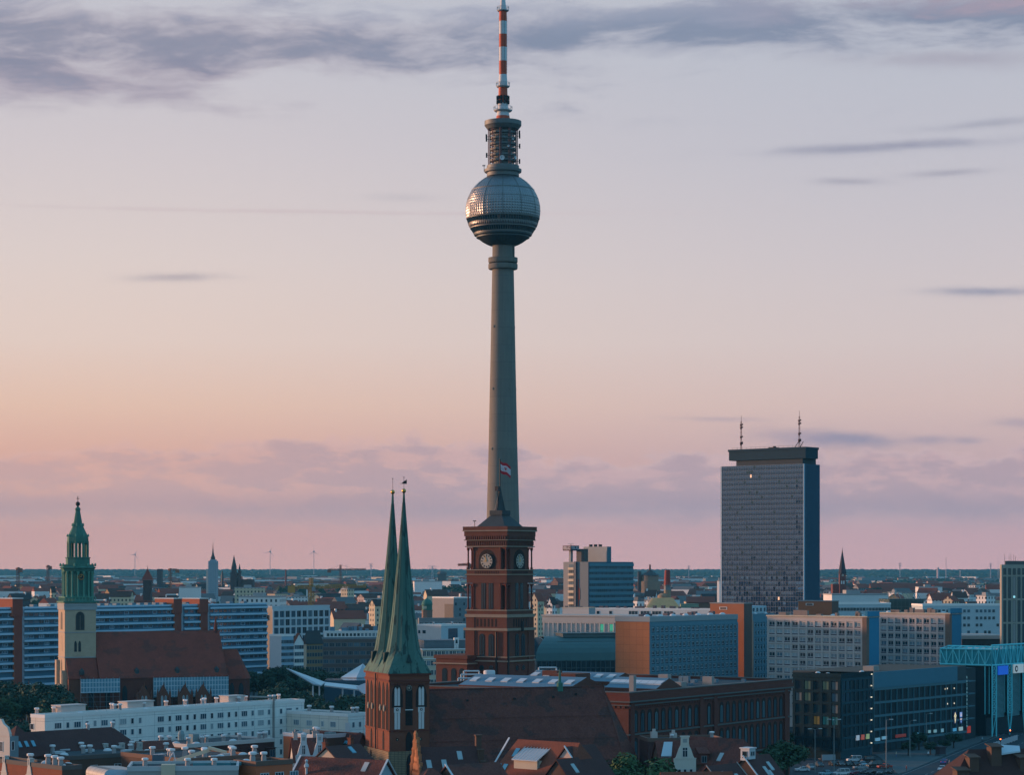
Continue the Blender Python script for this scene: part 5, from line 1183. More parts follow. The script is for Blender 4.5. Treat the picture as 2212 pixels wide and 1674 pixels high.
beige = mat('beige_slab', (.46, .40, .37), .85, .1, .2, streak=.06); flank = mat('blue_flank', (.022, .19, .32), .75, .1, .2)
def beige_slab(lb, xc, Y, xl, xr, yt, n, nr):
    B, L, D, h = block('beige_window_slab', lb, 'apartment block', xc, Y, 52, xl, xr, yt, flank, beige, flat_roof, group='beige slabs with blue side walls')
    m0 = B.lv(xc - 11); sp = D - m0 - .6; fh = 2.95; z0 = h - 1.4 - nr * fh
    b = MB(); b.box(-.5, 1.4, -.1, m0 - .4, 0, h + .1); B.part('corner_pier', b, mat('brown_corner', (.19, .12, .09), .85, .12))
    b = MB(); b.box(-.3, L - .2, -.3, m0 - 1.5, h, h + 2.2); B.part('lift_head', b, [flank])
    B.grid('L', m0, sp, z0, nr, fh, n, .75, .75, .35, beige)
    b = MB()
    for j in range(nr): b.fb('L', m0, m0 + sp, 0, .12, z0 + j * fh + .38, z0 + j * fh + .72)
    B.part('dark_sill_panel', b, mat('sill_panel_violet', (.035, .025, .05), .7, .1))
    for j in range(nr):
        for i in range(n): B.win('L', m0 + sp * (i + .5) / n, z0 + j * fh + .75, sp / n - .85, 1.55, 'r2', mat('beige_frame', (.60, .57, .55), .6, .1), random.choice([glass_dark, glass_dark, glass_mix, glass_pale, glass_pale]))
    b = MB(); b.box(-.45, L, -.3, D + .2, h - .1, h + .35); B.part('coping', b, cream_render)
    b = MB()
    for k in range(7): v_ = 4 + random.random() * (D - 8); b.box(2, 3 + random.random() * 2, v_, v_ + random.uniform(1, 4), h + .3, h + random.uniform(.9, 2.4))
    pieces('roof_hut', b, mat('roof_hut_brown', (.22, .17, .15), .85, .15), B.root)
    for k in range(3): dome(B, 6, 6 + k * 12, h + .3, 1.2)
    B.done()
beige_slab('beige window slab with a blue side wall, nearer the brick stair block', 1873, 872, 1657, 1899, 1334, 12, 11)
beige_slab('beige window slab with a blue side wall, behind the turquoise truss', 2052, 905, 1899, 2077, 1327, 9, 11)
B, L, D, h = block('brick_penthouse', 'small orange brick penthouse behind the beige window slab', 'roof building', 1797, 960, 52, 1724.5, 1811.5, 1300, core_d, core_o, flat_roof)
b = MB(); b.box(-.2, L + .2, -.2, D + .2, h, h + .4); B.part('coping', b, pale_roof)
b = MB(); v_ = B.lv(1749); b.fb('L', v_ - 1.8, v_ + 1.8, 0, .1, B.z(1309), B.z(1304), 0); b.fb('L', v_ - 1.5, v_ + 1.5, .1, .14, B.z(1308.4), B.z(1304.6), 1); B.part('vent_grille', b, [white_render, core_d])
off_w = mat('office_pale', (.40, .48, .51), .8, .1, .2); 
B, L, D, h = block('strip_window_office', 'low pale office with one visible window strip behind the brick penthouse', 'office', 1802, 1100, 5, 1800, 1924, 1305, off_w, None, flat_roof, white_render, D=20); B.wins('R', L, 18, 2, 1.6, 1.7, h - 7.4, 4.0, 'r1', pale_frame, [glass_dark, glass_dark, glass_mix]); B.done()
B, L, D, h = block('dark_green_hall', 'dark green glazed hall between two pale offices', 'hall', 1921, 1150, 3, 1921, 1995, 1295, mat('dark_green_glass', (.02, .05, .05), .4, .3, .5, kind='panel', bw=2, bh=3, ms=.12, mc=(.05, .09, .09)), None, slate, D=25)
b = MB()
for i in range(9): u = L * (i + .2) / 9; b.tube((u, 0, h), (u, 8, h + 3.2), .15, 4); b.tube((u, 8, h + 3.2), (u, 18, h + 3.2), .15, 4)
for q_ in ((0, .1), (8, 3.2)): b.tube((0, q_[0], h + q_[1]), (L, q_[0], h + q_[1]), .15, 4)
B.part('roof_frame', b, mat('hall_frame', (.10, .16, .17), .6, .1))
B, L, D, h = block('long_white_office', 'long white office with many rows of dark windows left of the tall beige tower', 'office', 1993, 1120, 7, 1990, 2200, 1308, off_w, None, flat_roof, white_render, D=18)
B.wins('R', L - 2, 22, 4, 1.5, 1.6, h - 3.6 - 3 * 3.4, 3.4, 'r1', off_w, [glass_dark, glass_dark, glass_mix, glass_blue], 1, skip=.25); B.done()
B, L, D, h = block('flat_dark_podium', 'dark low podium with a pale roof edge right of the beige window slabs', 'building', 2078, 930, 8, 2076, 2180, 1381, mat('podium_dark', (.035, .045, .045), .7, .3), None, pale_roof, None, D=30)
b = MB(); b.box(-.5, L, -.6, 30, h, h + 1.4); B.part('roof_edge', b, mat('podium_edge', (.36, .31, .28), .8, .1))
for i in range(5): B.win('R', 4 + 4 * i, h - 5, 3, 3, 'r2', dark_frame, glass_dark)
B.done()
B, L, D, h = block('tall_striped_tower', 'tall beige tower with dark vertical window strips at the right edge', 'high rise', 2163.5, 885, 9, 2160, 2300, 1220, mat('tower_beige', (.30, .28, .235), .85, .1, .2), None, flat_roof)
fx = [2172, 2190.5, 2211, 2230, 2250]
for k, x_ in enumerate([2167.5 + 10.2 * i for i in range(10)]):
    u = B.lu(x_ + 3)
    for z0, z1 in ((B.z(1242, u), B.z(1228, u)), (B.z(1293, u), B.z(1246, u)), (B.z(1344, u), B.z(1297, u)), (B.z(1395, u), B.z(1348, u)), (2, B.z(1400, u))): B.win('R', u, z0, 1.15, z1 - z0, 'r1', dark_frame, mat('pale_curtain_strip', (.27, .25, .24), .7, .1) if k == 2 and z1 < B.z(1244, u) else glass_dark)
b = MB(); u = B.lu(2190.5); b.fb('R', u - .4, u + .4, .1, .16, B.z(1292, u), B.z(1287.5, u)); B.part('lit_pane', b, mat('pale_lamp', (.5, .8, .8), .5, 0, emit=(.35, .75, .8), es=.7))
b = MB(); b.box(B.lu(2175), L, 2, D, h, B.z(1212, 4)); B.part('upper_storey', b, mat('tower_upper', (.10, .10, .10), .8, .15))
b = MB()
for x_ in (2176.5, 2186, 2190, 2196, 2200): b.tube((B.lu(x_), 3, h), (B.lu(x_), 3, B.z(1203 - (x_ % 7), 4)), .06, 4)
pieces('roof_aerial', b, iron, B.root); B.done()

# dark glass office, glazed mall, turquoise truss building
dark_clad = mat('dark_cladding', (.02, .058, .075), .8, .15, .2, spec=.1)
mall_gl = [mat('mall_glass', (.010, .028, .037), .3, 0, spec=.15), mat('mall_glass_teal', (.012, .045, .06), .3, 0, spec=.15)]
lit_y = mat('lit_interior_yellow', (.08, .07, .03), .5, 0, emit=(.75, .5, .12), es=.07); lit_c = mat('lit_interior_teal', (.02, .07, .08), .5, 0, emit=(.05, .4, .45), es=.08); cur = mat('pale_curtain', (.15, .165, .165), .8, .1); lit_g = mat('lit_interior_green', (.05, .075, .065), .5, 0, emit=(.18, .3, .2), es=.1)
B, L, D, h = block('dark_glass_office', 'dark gridded glass office with a few lit windows left of the glazed shopping mall', 'office', 1816, 738, 56, 1713.5, 1884, 1459, dark_clad, mat('shaded_clad_left', (.018, .036, .043), .95, .15, .2, spec=.03), flat_roof)  # left cladding is a darker copy, the shade on that face in its colour
n = 5; fh = 3.72; nr = 6; z0 = h - 1.6 - nr * fh
B.grid('L', .4, D - .8, z0, nr, fh, n, .9, .9, .4, MATS['shaded_clad_left']); B.grid('R', .4, L - 1.2, z0, nr, fh, 7, .5, .8, .35, dark_clad)
pick = {(5, 0): cur, (5, 1): lit_g, (5, 3): lit_g, (4, 4): cur, (4, 3): lit_g, (4, 0): MATS['window_glass'], (3, 0): cur, (2, 2): lit_y, (2, 1): lit_c, (2, 0): lit_c, (1, 2): MATS['window_glass'], (5, 4): glass_mix}
for j in range(nr):
    for i in range(n): B.win('L', .4 + (D - .8) * (i + .5) / n, z0 + j * fh + .5, (D - .8) / n - 1.0, fh - 1.0, 'r2', dark_frame, pick.get((j, i), random.choice(mall_gl)))
    for i in range(7): B.win('R', .4 + (L - 1.2) * (i + .5) / 7, z0 + j * fh + .45, (L - 1.2) / 7 - .6, fh - .9, 'r2', dark_frame, glass_blue if (j, i) in ((5, 0), (5, 1), (4, 0), (4, 1)) else random.choice(mall_gl))
spot = mat('warm_spot', (.9, .8, .6), .5, 0, emit=(1, .82, .55), es=.9)
b = MB()
for j in range(7): b.fb('R', L - 1.5, L - .5, .2, .35, z0 + j * fh + .9, z0 + j * fh + 1.25)
pieces('stair_lamp', b, spot, B.root)
b = MB(); b.fb('R', L - 1.9, L - .2, -.02, .1, 0, h - 1); B.part('stair_glazing', b, glass_blue)
b = MB(); b.box(-.3, L + .2, -.3, D + .3, h - .9, h); b.box(-.3, L, -.3, .1, h, h + .5); b.box(-.3, .1, .1, D, h, h + .5); B.part('cornice', b, MATS['shaded_clad_left'])
for k, (s_, c_) in enumerate(((L * .5, (.45, .5, .55)), (L * .66, (.5, .1, .07)), (L * .82, (.35, .42, .2)))):
    b = MB(); b.fb('R', s_ - 1.1, s_ + 1.1, .2, .5, 5.4, 7.0); B.part('shop_sign', b, mat('office_sign_%d' % k, c_, .5, .2, 2, emit=c_, es=.35))
dome(B, 3, 6, h); dome(B, 8, 12, h); B.done()
B, L, D, h = block('glazed_mall', 'long dark glazed shopping mall with a blue parapet band, lit shop signs and banners', 'shopping centre', 1884.5, 766, 53, 1840, 2087, 1454, mat('mall_wall', (.03, .05, .06), .6, .15), None, mat('mall_roof', (.06, .065, .055), .9, .3), None, D=30)
b = MB(); b.fb('R', -.1, L - 8, 0, .6, h - 5.0, h + .2); b.fb('R', -.1, L, 0, .4, h - 5.3, h - 5.0); B.part('parapet_band', b, mat('mall_blue_band', (.045, .155, .215), .6, .1))
n = 17; mul = mat('mall_mullion', (.05, .14, .175), .5, .1); fh = 4.4; z0 = 3.3
B.grid('R', .3, L - .6, z0 - .2, 4, fh, n, .28, .75, .5, mul)
for j in range(4):
    for i in range(n):
        B.win('R', .3 + (L - .6) * (i + .5) / n, z0 + j * fh + .2, (L - .6) / n - .35, fh - .85, 'r2', dark_frame, random.choice(mall_gl + [MATS['mall_glass']] * 2))
for i in range(n): B.win('R', .3 + (L - .6) * (i + .5) / n, .1, (L - .6) / n - .35, 2.7, 'r1', dark_frame, random.choice(mall_gl))
for x_, y_, wd, ht, c_, e_ in ((1893, 1598, 3.2, 1.0, (.25, .5, .62), .5), (1907.5, 1594.5, 3.2, 1.0, (.25, .5, .62), .5), (1943, 1590, 7.2, 1.0, (.35, .05, .04), .35), (1976.5, 1587, 2.8, 1.3, (.15, .45, .62), .5), (2005, 1581, 1.7, 1.0, (.3, .5, .5), .5), (2017.5, 1580, 1.9, 1.0, (.3, .5, .5), .5), (2032.5, 1578.5, 2.0, 1.2, (.25, .45, .5), .5), (2059.5, 1577, 2.4, 1.1, (.1, .4, .6), .6), (2073, 1575, 2.8, 1.3, (.55, .65, .6), .5)):
    u = B.lu(x_); z_ = B.z(y_, u); b = MB(); b.fb('R', u - wd / 2, u + wd / 2, .3, .6, z_ - ht / 2, z_ + ht / 2)
    B.part('shop_sign', b, mat('mall_sign_%d' % x_, c_, .5, .25, 1.5, emit=c_, es=e_ * .5))
b = MB(); u = B.lu(2093) ; z_ = B.z(1577, L); b.fb('R', L - .2, L + 2.4, .3, .6, z_ - 1.2, z_ + 1.2); B.part('shop_sign', b, mat('mall_sign_red', (.35, .03, .02), .5, .25, 1.5, emit=(.7, .06, .03), es=.3))
for k, x_ in enumerate((2060, 2072.5)):                           # two tall banners with emblem shapes
    u = B.lu(x_); z1, z0_ = B.z(1539, u), B.z(1563, u); b = MB(); b.fb('R', u - 1.15, u + 1.15, .52, .6, z0_ - .2, z1 + .2, 0); wd, hh = .95, z1 - z0_
    if k == 0:
        b.fpoly('R', [(u - wd, z1 - hh * .38), (u - wd * .62, z1 - hh * .42), (u, z1 - hh * .22), (u + wd * .62, z1 - hh * .42), (u + wd, z1 - hh * .38), (u, z1)], .6, .66, 1)
        b.fpoly('R', [(u - .5, z1 - hh * .45), (u, z1 - hh * .3), (u + .5, z1 - hh * .45), (u + .42, z1 - hh * .75), (u - .1, z0_), (u - .3, z1 - hh * .8)], .6, .66, 1); b.disc('R', u + .1, z1 - hh * .55, .17, .66, .7, 3, 8)
    else:
        b.fpoly('R', [(u - wd, z1), (u + wd * .95, z1), (u + wd, z1 - hh * .4), (u, z1 - hh * .5), (u - wd, z1 - hh * .4)], .6, .63, 2)
        for s_ in (-.3, .3): b.fpoly('R', [(u + s_ - .22, z1 - hh * .35), (u + s_ + .22, z1 - hh * .38), (u + s_ + .1, z1 - hh * .05)], .63, .68, 4)
        b.fpoly('R', [(u - wd, z1 - hh * .62), (u, z1 - hh * .56), (u + wd, z1 - hh * .62), (u, z1 - hh * .72)], .6, .66, 4); b.fpoly('R', [(u - wd * .7, z1 - hh * .76), (u + wd * .7, z1 - hh * .76), (u + .1, z0_)], .6, .66, 2)
    B.part('emblem_banner', b, [mat('banner_navy', (.01, .02, .07), .6, .1, emit=(.01, .03, .1), es=.3), mat('emblem_cream', (.6, .5, .3), .6, .1, emit=(.9, .72, .4), es=.7), mat('emblem_blue', (.15, .25, .5), .6, .1, emit=(.2, .35, .7), es=.5), iron, mat('emblem_pink', (.6, .45, .42), .6, .1, emit=(.8, .6, .58), es=.6)])
text('\n'.join('RATHAUS') , 1.25, mat('mall_letters', (.3, .5, .52), .5, 0, emit=(.25, .5, .52), es=.2), B.root, (L - .8, -.7, B.z(1488, L)), 0, .04, sp=1.05)
text('\n'.join('PASSAGEN'), 1.25, MATS['mall_letters'], B.root, (L - .8, -.7, B.z(1541, L)), 0, .04, sp=1.05)
b = MB()
for x_, y_ in ((2041, 1489), (2045.5, 1488), (2060.5, 1487.5), (2060.5, 1471), (2042.5, 1505), (2046, 1505), (2042.5, 1521), (2046, 1521), (2060.5, 1520)): u = B.lu(x_); z_ = B.z(y_, u); b.fb('R', u - .16, u + .16, .1, .2, z_ - .25, z_ + .25)
pieces('interior_lamp', b, spot, B.root)
for j in range(4): b = MB(); b.box(L, L + 5 - j * .2, -1.2, 8, h - 5.6 - 4.4 * j, h - 5.2 - 4.4 * j); B.part('balcony_slab', b, mul)
b = MB(); b.box(L + .05, L + 12, 2.2, 30, 0, h - 1); B.part('corner_glazing', b, mall_gl[0])
b = MB(); b.box(12, 16, 6, 10, h, h + 1.6); pieces('roof_hut', b, pale_roof, B.root); dome(B, 2, 5, h); dome(B, 20, 10, h); B.done()
YT2 = 838.0; turq = mat('turquoise_steel', (.12, .58, .64), .5, .1)
B = Bld('turquoise_truss_building', 'glass corner building under a bright turquoise steel truss frame at the right edge', 'shopping centre', 2142, YT2, 52)
D = B.lv(2031); L = 60.0; zt_, zb = B.z(1404), B.z(1438)
b = MB()
def truss(p0, p1, za, zb_, n):
    p0, p1 = Vector(p0 + (0,)), Vector(p1 + (0,))
    for z_ in (za, zb_): b.tube((p0.x, p0.y, z_), (p1.x, p1.y, z_), .32, 6)
    for i in range(n + 1):
        a_ = p0.lerp(p1, i / n); b.tube((a_.x, a_.y, za), (a_.x, a_.y, zb_), .2, 5)
        if i < n: c_ = p0.lerp(p1, (i + 1) / n); b.tube((a_.x, a_.y, za if i % 2 else zb_), (c_.x, c_.y, zb_ if i % 2 else za), .17, 5)
truss((0, 0), (0, D), zb, zt_, 8); truss((0, 0), (L, 0), zb, zt_ + 1.5, 20); truss((6, 0), (6, D), zb, zt_ + .8, 8)
for i in range(8): b.tube((0, D * i / 7, zt_), (6, D * i / 7, zt_ + .8), .15, 4); b.tube((0, D * i / 7, zb), (6, D * i / 7, zb), .15, 4)
B.part('roof_truss', b, turq)
for u0 in (0, 12.5, 25):
    b = MB(); w_ = 3.3
    for q in (0, w_): b.tube((u0 + q, -.2, 8), (u0 + q, -.2, zb), .28, 6); b.tube((u0 + q, 2.6, 8), (u0 + q, 2.6, zb), .2, 5)
    n = 7
    for i in range(n):
        za, zb_ = 8 + (zb - 8) * i / n, 8 + (zb - 8) * (i + 1) / n; b.tube((u0, -.2, za), (u0 + w_, -.2, za), .13, 4); b.tube((u0, -.2, za), (u0 + w_, -.2, zb_), .1, 4); b.tube((u0 + w_, -.2, za), (u0, -.2, zb_), .1, 4)
    if u0 == 0: b.tube((u0, -.2, 8), (u0, -.2, 0), .28, 6); b.tube((u0 + w_, -.2, 8), (u0 + w_, -.2, 0), .28, 6); b.tube((u0, -.2, 0), (u0 + w_, -.2, 8), .12, 4)
    else: b.tube((u0, -.2, 8), (u0 + w_ / 2, -.2, 0), .25, 6); b.tube((u0 + w_, -.2, 8), (u0 + w_ / 2, -.2, 0), .25, 6)
    B.part('lattice_column', b, turq)
for u0 in (3.6, 16.1, 28.6):
    b = MB(); b.box(u0, u0 + 8.6, 1.2, 1.6, 6.5, zb - .3, 0)
    for k in range(44): z_ = 6.7 + k * (zb - 7.2) / 44; b.box(u0, u0 + 8.6, .95, 1.15, z_, z_ + .22, 1)
    B.part('louvred_glass', b, [mat('louvre_glass', (.012, .05, .065), .2, .1), mat('louvre_blade', (.10, .27, .30), .5, .15)])
b = MB(); b.box(1.5, L, 3, D + 10, 0, zb - .5); B.part('glass_body', b, glass_dark)
b = MB(); b.box(.6, L, .5, D, zb + .3, zt_ - .1); B.part('roof_glazing', b, mat('turquoise_glazing', (.02, .30, .36), .35, .2, .3))
b = MB(); b.fb('R', 4.2, 11.8, .3, .8, zb - 3.6, zb - .4); B.part('blue_sign', b, mat('sign_blue', (.01, .06, .3), .4, .15, 1.5, emit=(.01, .12, .7), es=.5))
b = MB(); b.fb('R', 16.5, 24.5, .3, .8, zb - 3.4, zb - .2); ws = B.part('white_sign', b, mat('sign_pale', (.5, .55, .55), .4, .05, emit=(.5, .56, .56), es=.3))
b = MB(); b.disc('R', 18.4, zb - 1.8, 1.15, .8, .9, 0, 18); b.disc('R', 18.4, zb - 1.8, .62, .9, .95, 1, 14); obj('sign_ring', b, [iron, mat('sign_pale', (0, 0, 0))], ws)
# ------------------------------------------------------------------ old town roofs in front
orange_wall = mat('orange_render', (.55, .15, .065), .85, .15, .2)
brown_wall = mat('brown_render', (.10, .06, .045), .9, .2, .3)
verge_white = mat('white_verge', (.50, .54, .57), .7, .1)
def gh(name, label, cat, x, Y, a, L, D, ze, zr, mroof, mR=brown_wall, mL=None, axis='u', hip=0.0, group=None, ov=.4):
    B, L, D, h = gable_block(name, label, cat, x, Y, a, 0, 0, HY + (CAMZ - ze) * F / Y, zr - ze, mR, mL or mR, mroof, axis, group, L, D, hip, ov); return B
def roofz(B, L, D, ze, zr, axis, u, v):
    f = 1 - abs(v - D / 2) / (D / 2) if axis == 'u' else 1 - abs(u - L / 2) / (L / 2)
    return ze + (zr - ze) * f
def skylights(B, L, D, ze, zr, axis, lst, m=None, side=-1):
    for s_, f_ in lst:
        b = MB(); w_ = .55; l_ = .75
        def pt(ds, df):
            f = f_ + df
            return (s_ + ds, D / 2 * f, ze + (zr - ze) * f + .42) if axis == 'u' else (L / 2 * f, s_ + ds, ze + (zr - ze) * f + .42)
        k = l_ / (D / 2 if axis == 'u' else L / 2)
        q = [pt(-w_, -k), pt(w_, -k), pt(w_, k), pt(-w_, k)]
        b.slab(q if axis == 'u' else q[::-1], (0, 0, -.3)); obj('roof_window', b, m or MATS['roof_glass'], B.roof)
mat('roof_glass', (.10, .30, .40), .12, 0, spec=.7)
def verge(B, L, D, ze, zr, axis, ends=(0, 1), sides=(0, 1), m=verge_white, w=.4):
    for e in ends:
        for s_ in sides:
            b = MB(); k = .45
            if axis == 'u':
                u = -k if e == 0 else L + k; v0 = -.45 if s_ == 0 else D + .45; z0 = ze - .45 * (zr - ze) / (D / 2)
                q = [(u - w / 2, v0, z0 + .28), (u + w / 2, v0, z0 + .28), (u + w / 2, D / 2, zr + .28), (u - w / 2, D / 2, zr + .28)]
            else:
                v = -k if e == 0 else D + k; u0 = -.45 if s_ == 0 else L + .45; z0 = ze - .45 * (zr - ze) / (L / 2)
                q = [(u0, v - w / 2, z0 + .28), (u0, v + w / 2, z0 + .28), (L / 2, v + w / 2, zr + .28), (L / 2, v - w / 2, zr + .28)]
            b.slab(q, (0, 0, .22)); obj('verge', b, m, B.roof)
def chim(B, u, v, z0, z1, m, w=.9, d=.9):
    b = MB(); b.box(u - w / 2, u + w / 2, v - d / 2, v + d / 2, z0, z1); b.box(u - w / 2 - .1, u + w / 2 + .1, v - d / 2 - .1, v + d / 2 + .1, z1 - .25, z1)
    b.lathe([(.2, z1), (.2, z1 + .5), (.28, z1 + .55)], 8, (u, v)); B.part('chimney', b, m)
def dutch(B, side, c, w, z0, h, m, off=0.0, win=None, th=.45, name='curved_gable'):
    r = w / 2
    pts = [(-r, 0), (r, 0), (r, h * .26), (r * .84, h * .27), (r * .74, h * .36), (r * .52, h * .6), (r * .36, h * .72), (r * .34, h), (-r * .34, h), (-r * .36, h * .72), (-r * .52, h * .6), (-r * .74, h * .36), (-r * .84, h * .27), (-r, h * .26)]
    b = MB(); b.fpoly(side, [(c + x, z0 + z) for x, z in pts], -th, .1, 0, off)
    b.fb(side, c - r * .42, c + r * .42, -th - .05, .2, z0 + h * .985, z0 + h * 1.03, 0, off); b.fb(side, c - r * .4, c + r * .4, .1, .18, z0 + h * .7, z0 + h * .73, 0, off); b.fb(side, c - r * 1.03, c + r * 1.03, .1, .2, z0 + h * .245, z0 + h * .27, 0, off)
    for s_ in (-1, 1): b.fb(side, c + s_ * r * .3 - .12, c + s_ * r * .3 + .12, .1, .2, z0 + h * .73, z0 + h * .98, 0, off); 
    b.fpoly(side, [(c + x * .6, z0 + h * .8 + z) for x, z in ((-r * .3, 0), (r * .3, 0), (r * .3, h * .13), (-r * .3, h * .13))], .1, .14, 1, off)
    g = B.part(name, b, [m, mat('gable_panel', (.30, .31, .31), .85, .15)])
    if win: B.win(side, c, z0 + h * .3, w * .24, h * .34, 'r2t', pale_frame, glass_dark, off - .1 if side == 'R' else off - .1)
    return g
gable_pale = mat('pale_gable_stone', (.46, .45, .42), .85, .12)
# lower left group
B = gh('mansard_house', 'long brown hipped mansard house in front of the white panel block', 'house', 30, 520, 46, 35, 11, 18.4, 23.0, tile_dark, hip=.75)
for u in (24, 31): vent(B, u, 5.5, 22.9, .8)
b = MB(); b.box(-.5, 26, -.9, -.3, 17.7, 18.5); B.part('gutter', b, metal_roof); B.done()
B = gh('pyramid_roof_house', 'brown pyramid roofed house with three blue roof windows at the lower left', 'house', 22, 514, 46, 10.5, 10.5, 18.8, 25.0, tile_dark, hip=.99)
for u in (3.6, 5.4, 7.2):
    b = MB(); b.slab([(u - .4, 1.2, 20.6), (u + .4, 1.2, 20.6), (u + .4, 2.2, 21.8), (u - .4, 2.2, 21.8)], (0, -.1, .12)); obj('roof_window', b, MATS['roof_glass'], B.roof)
B, L, D, h = block('pale_gabled_corner_house', 'pale stone house with a curved gable top at the lower left edge', 'house', 21, 498, 48, -60, 40, 1592, mat('teal_shade_render', (.16, .22, .25), .85, .15), gable_pale, flat_roof, D=9)
b = MB(); b.fpoly('L', [(0, h), (0, h + .6), (.7, h + 1.9), (2.2, h + 2.6), (3, h + 3.6), (6, h + 3.6), (6.8, h + 2.6), (8.3, h + 1.9), (9, h + .6), (9, h)], -.5, .1); B.part('curved_gable', b, gable_pale); B.win('L', 3.0, h - 3.4, 1.2, 2.2, 'r2', pale_frame, glass_dark); B.win('R', .8, h - 3.0, .8, 2.0, 'r1', pale_frame, glass_dark); B.done()
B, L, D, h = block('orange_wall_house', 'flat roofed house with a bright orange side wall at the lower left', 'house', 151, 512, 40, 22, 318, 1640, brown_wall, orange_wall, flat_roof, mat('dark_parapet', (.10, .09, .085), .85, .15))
for s_ in (D - 4, D - 10): B.win('L', s_, h - 4.8, 2.2, 1.9, 'r3', pale_frame, glass_dark)
for s_ in (6, 12, 18, 24): B.win('R', s_, h - 3.6, 1.8, 1.9, 'r2', pale_frame, glass_dark)
random.seed(11)
for u, v in ((2, 20), (4, 15), (6, 24), (9, 10), (14, 5), (13, 18), (20, 8), (24, 14), (27, 4)): vent(B, u, v, h + .1, random.uniform(.85, 1.05), u == 9)
for u, v in ((3, 8), (17, 13), (22, 4)): dome(B, u, v, h + .15, 1.1)
b = MB()
for u, v in ((3, 12), (7, 17), (11, 13), (17, 6), (21, 17)): b.box(u, u + 2.6, v, v + 1.3, h + .1, h + .7)
pieces('roof_duct', b, white_paint, B.root); B.done()
B = gh('dormer_row_house', 'brown tiled house with three pale dormer gables behind the orange walled roof', 'house', 205, 536, 30, 20, 9, 16.5, 19.6, tile_brown, axis='u')
for x_ in (231, 267, 305): u = B.lu(x_); dutch(B, 'R', u, 2.5, 15.6, 4.2, gable_pale, .6, None, 1.2, 'dormer_gable')
B.done()
B, L, D, h = block('vented_flat_roof_house', 'flat roofed house crowded with white capped vents at the bottom left', 'house', 134, 472, 42, -20, 176, 1662, brown_wall, tile_red, flat_roof, mat('dark_parapet', (.1, .09, .085)))
for u, v in ((1.5, 3), (2.5, 7), (3, 10.5), (1.5, 15)): vent(B, u, v, h + .1, 1.05)
for u, v in ((5, 6), (4, 13)): dome(B, u, v, h + .1, 1.1)
dutch(B, 'L', D - 5.8, 2.4, h - 3.2, 4.4, gable_pale, -.1, None, .9, 'dormer_gable'); dutch(B, 'L', D - 16, 2.4, h - 3.2, 4.4, gable_pale, -.1, None, .9, 'dormer_gable'); B.done()
# rounded metal roof light
B = Bld('rooflight_house', 'rounded grey metal rooflight with a blue end at the bottom left', 'house', 226, 438, 30)
B.walls(10, 12, 19, mat('hall_teal_wall', (.16, .25, .30), .8, .1), gable_pale, flat_roof)
b = MB(); pr = [(0, 19)] + [(1.2 - 1.2 * cos(pi * i / 12), 21.2 + 1.2 * sin(pi * i / 12)) for i in range(7)] + [(6.5, 22.2), (6.5, 19)]
b.slab([(u, .3, z) for u, z in pr], (0, 10, 0)); b.m = [1, 1] + [0] * (len(b.f) - 2); B.part('roof_light', b, [mat('panel_metal', (.36, .35, .33), .5, .15, .5, kind='panel', bw=2.2, bh=1.4, ms=.05, mc=(.12, .12, .12)), mat('blue_lit_metal', (.28, .48, .60), .4, .1)], smooth=30)
b = MB(); b.lathe([(1.6, 19.5), (1.5, 20.1), (1.0, 20.7), (.3, 20.9)], 14, (4, -.9)); B.part('roof_cowl', b, mat('blue_lit_metal', (0, 0, 0)), smooth=40)
B, L, D, h = block('brown_mansard_row', 'long flat topped brown mansard row with a pale roof edge before the white block', 'house', 404, 552, 48, 308, 592, 1614, tile_dark, mat('brown_tile_wall', (.10, .05, .035), .9, .2, .3, grain=.3), flat_roof, mat('pale_edge', (.55, .52, .50), .8, .1))
for s_ in (4, 9.5, 15, 20.5, 26): 
    b = MB(); b.box(s_ - 1.1, s_ + 1.1, -1.2, .5, h - 4.2, h - 1.8); b.box(s_ - 1.25, s_ + 1.25, -1.35, .5, h - 1.8, h - 1.6); B.part('dormer', b, tile_dark); B.win('R', s_, h - 3.9, 1.7, 1.8, 'r2', grey_frame, glass_blue, -1.2)
for u, v in ((3, 3), (8, 4), (9.5, 4), (14, 3), (20, 4), (26, 3.5), (28, 3.5), (3, 10), (2, 12)): vent(B, u, v, h + .1, .95, u == 26)
for u, v in ((5, 2.5), (17, 3), (2.5, 7)): dome(B, u, v, h + .15, 1.15)
b = MB(); b.box(6, 8, 5, 6.5, h, h + 2.4); b.lathe([(.75, h + 1.2), (.8, h + 2.6), (.5, h + 3.4), (.1, h + 3.6)], 10, (2.4, 5)); pieces('roof_hut', b, mat('teal_hut', (.20, .28, .30), .8, .1), B.root); B.done()
B, L, D, h = block('lower_flat_roofs', 'low flat dark roofed house with scattered vents in front of the brown mansard row', 'house', 400, 490, 42, 262, 560, 1646, brown_wall, brown_wall, flat_roof, mat('brown_edge', (.15, .09, .07), .85, .15))
random.seed(5)
for u, v in ((3, 2), (7, 3), (9, 6), (14, 2.5), (16, 6), (20, 3), (4, 12), (3, 17), (6, 9), (2, 8)): vent(B, u, v, h + .1, random.uniform(.9, 1.1))
for u, v in ((5, 5), (11, 3), (18, 4.5)): dome(B, u, v, h + .15, 1.1)
b = MB()
for u, v in ((8, 2), (13, 5), (2, 14), (18, 2)): b.box(u, u + 2.4, v, v + 1, h + .1, h + .6)
pieces('roof_duct', b, white_paint, B.root)
B.done()
r = thing('roof_crane', 'cream folding crane arm with a blue cab resting on the low flat roofs', 'crane', P(384, 1655, 462)[:2] + (0,))
def rel(p, r=r): return (p[0] - r.location.x, p[1] - r.location.y, p[2])
b = MB(); p0, p1 = rel(P(374, 1650, 462)), rel(P(453, 1625, 475)); d = Vector(p1) - Vector(p0)
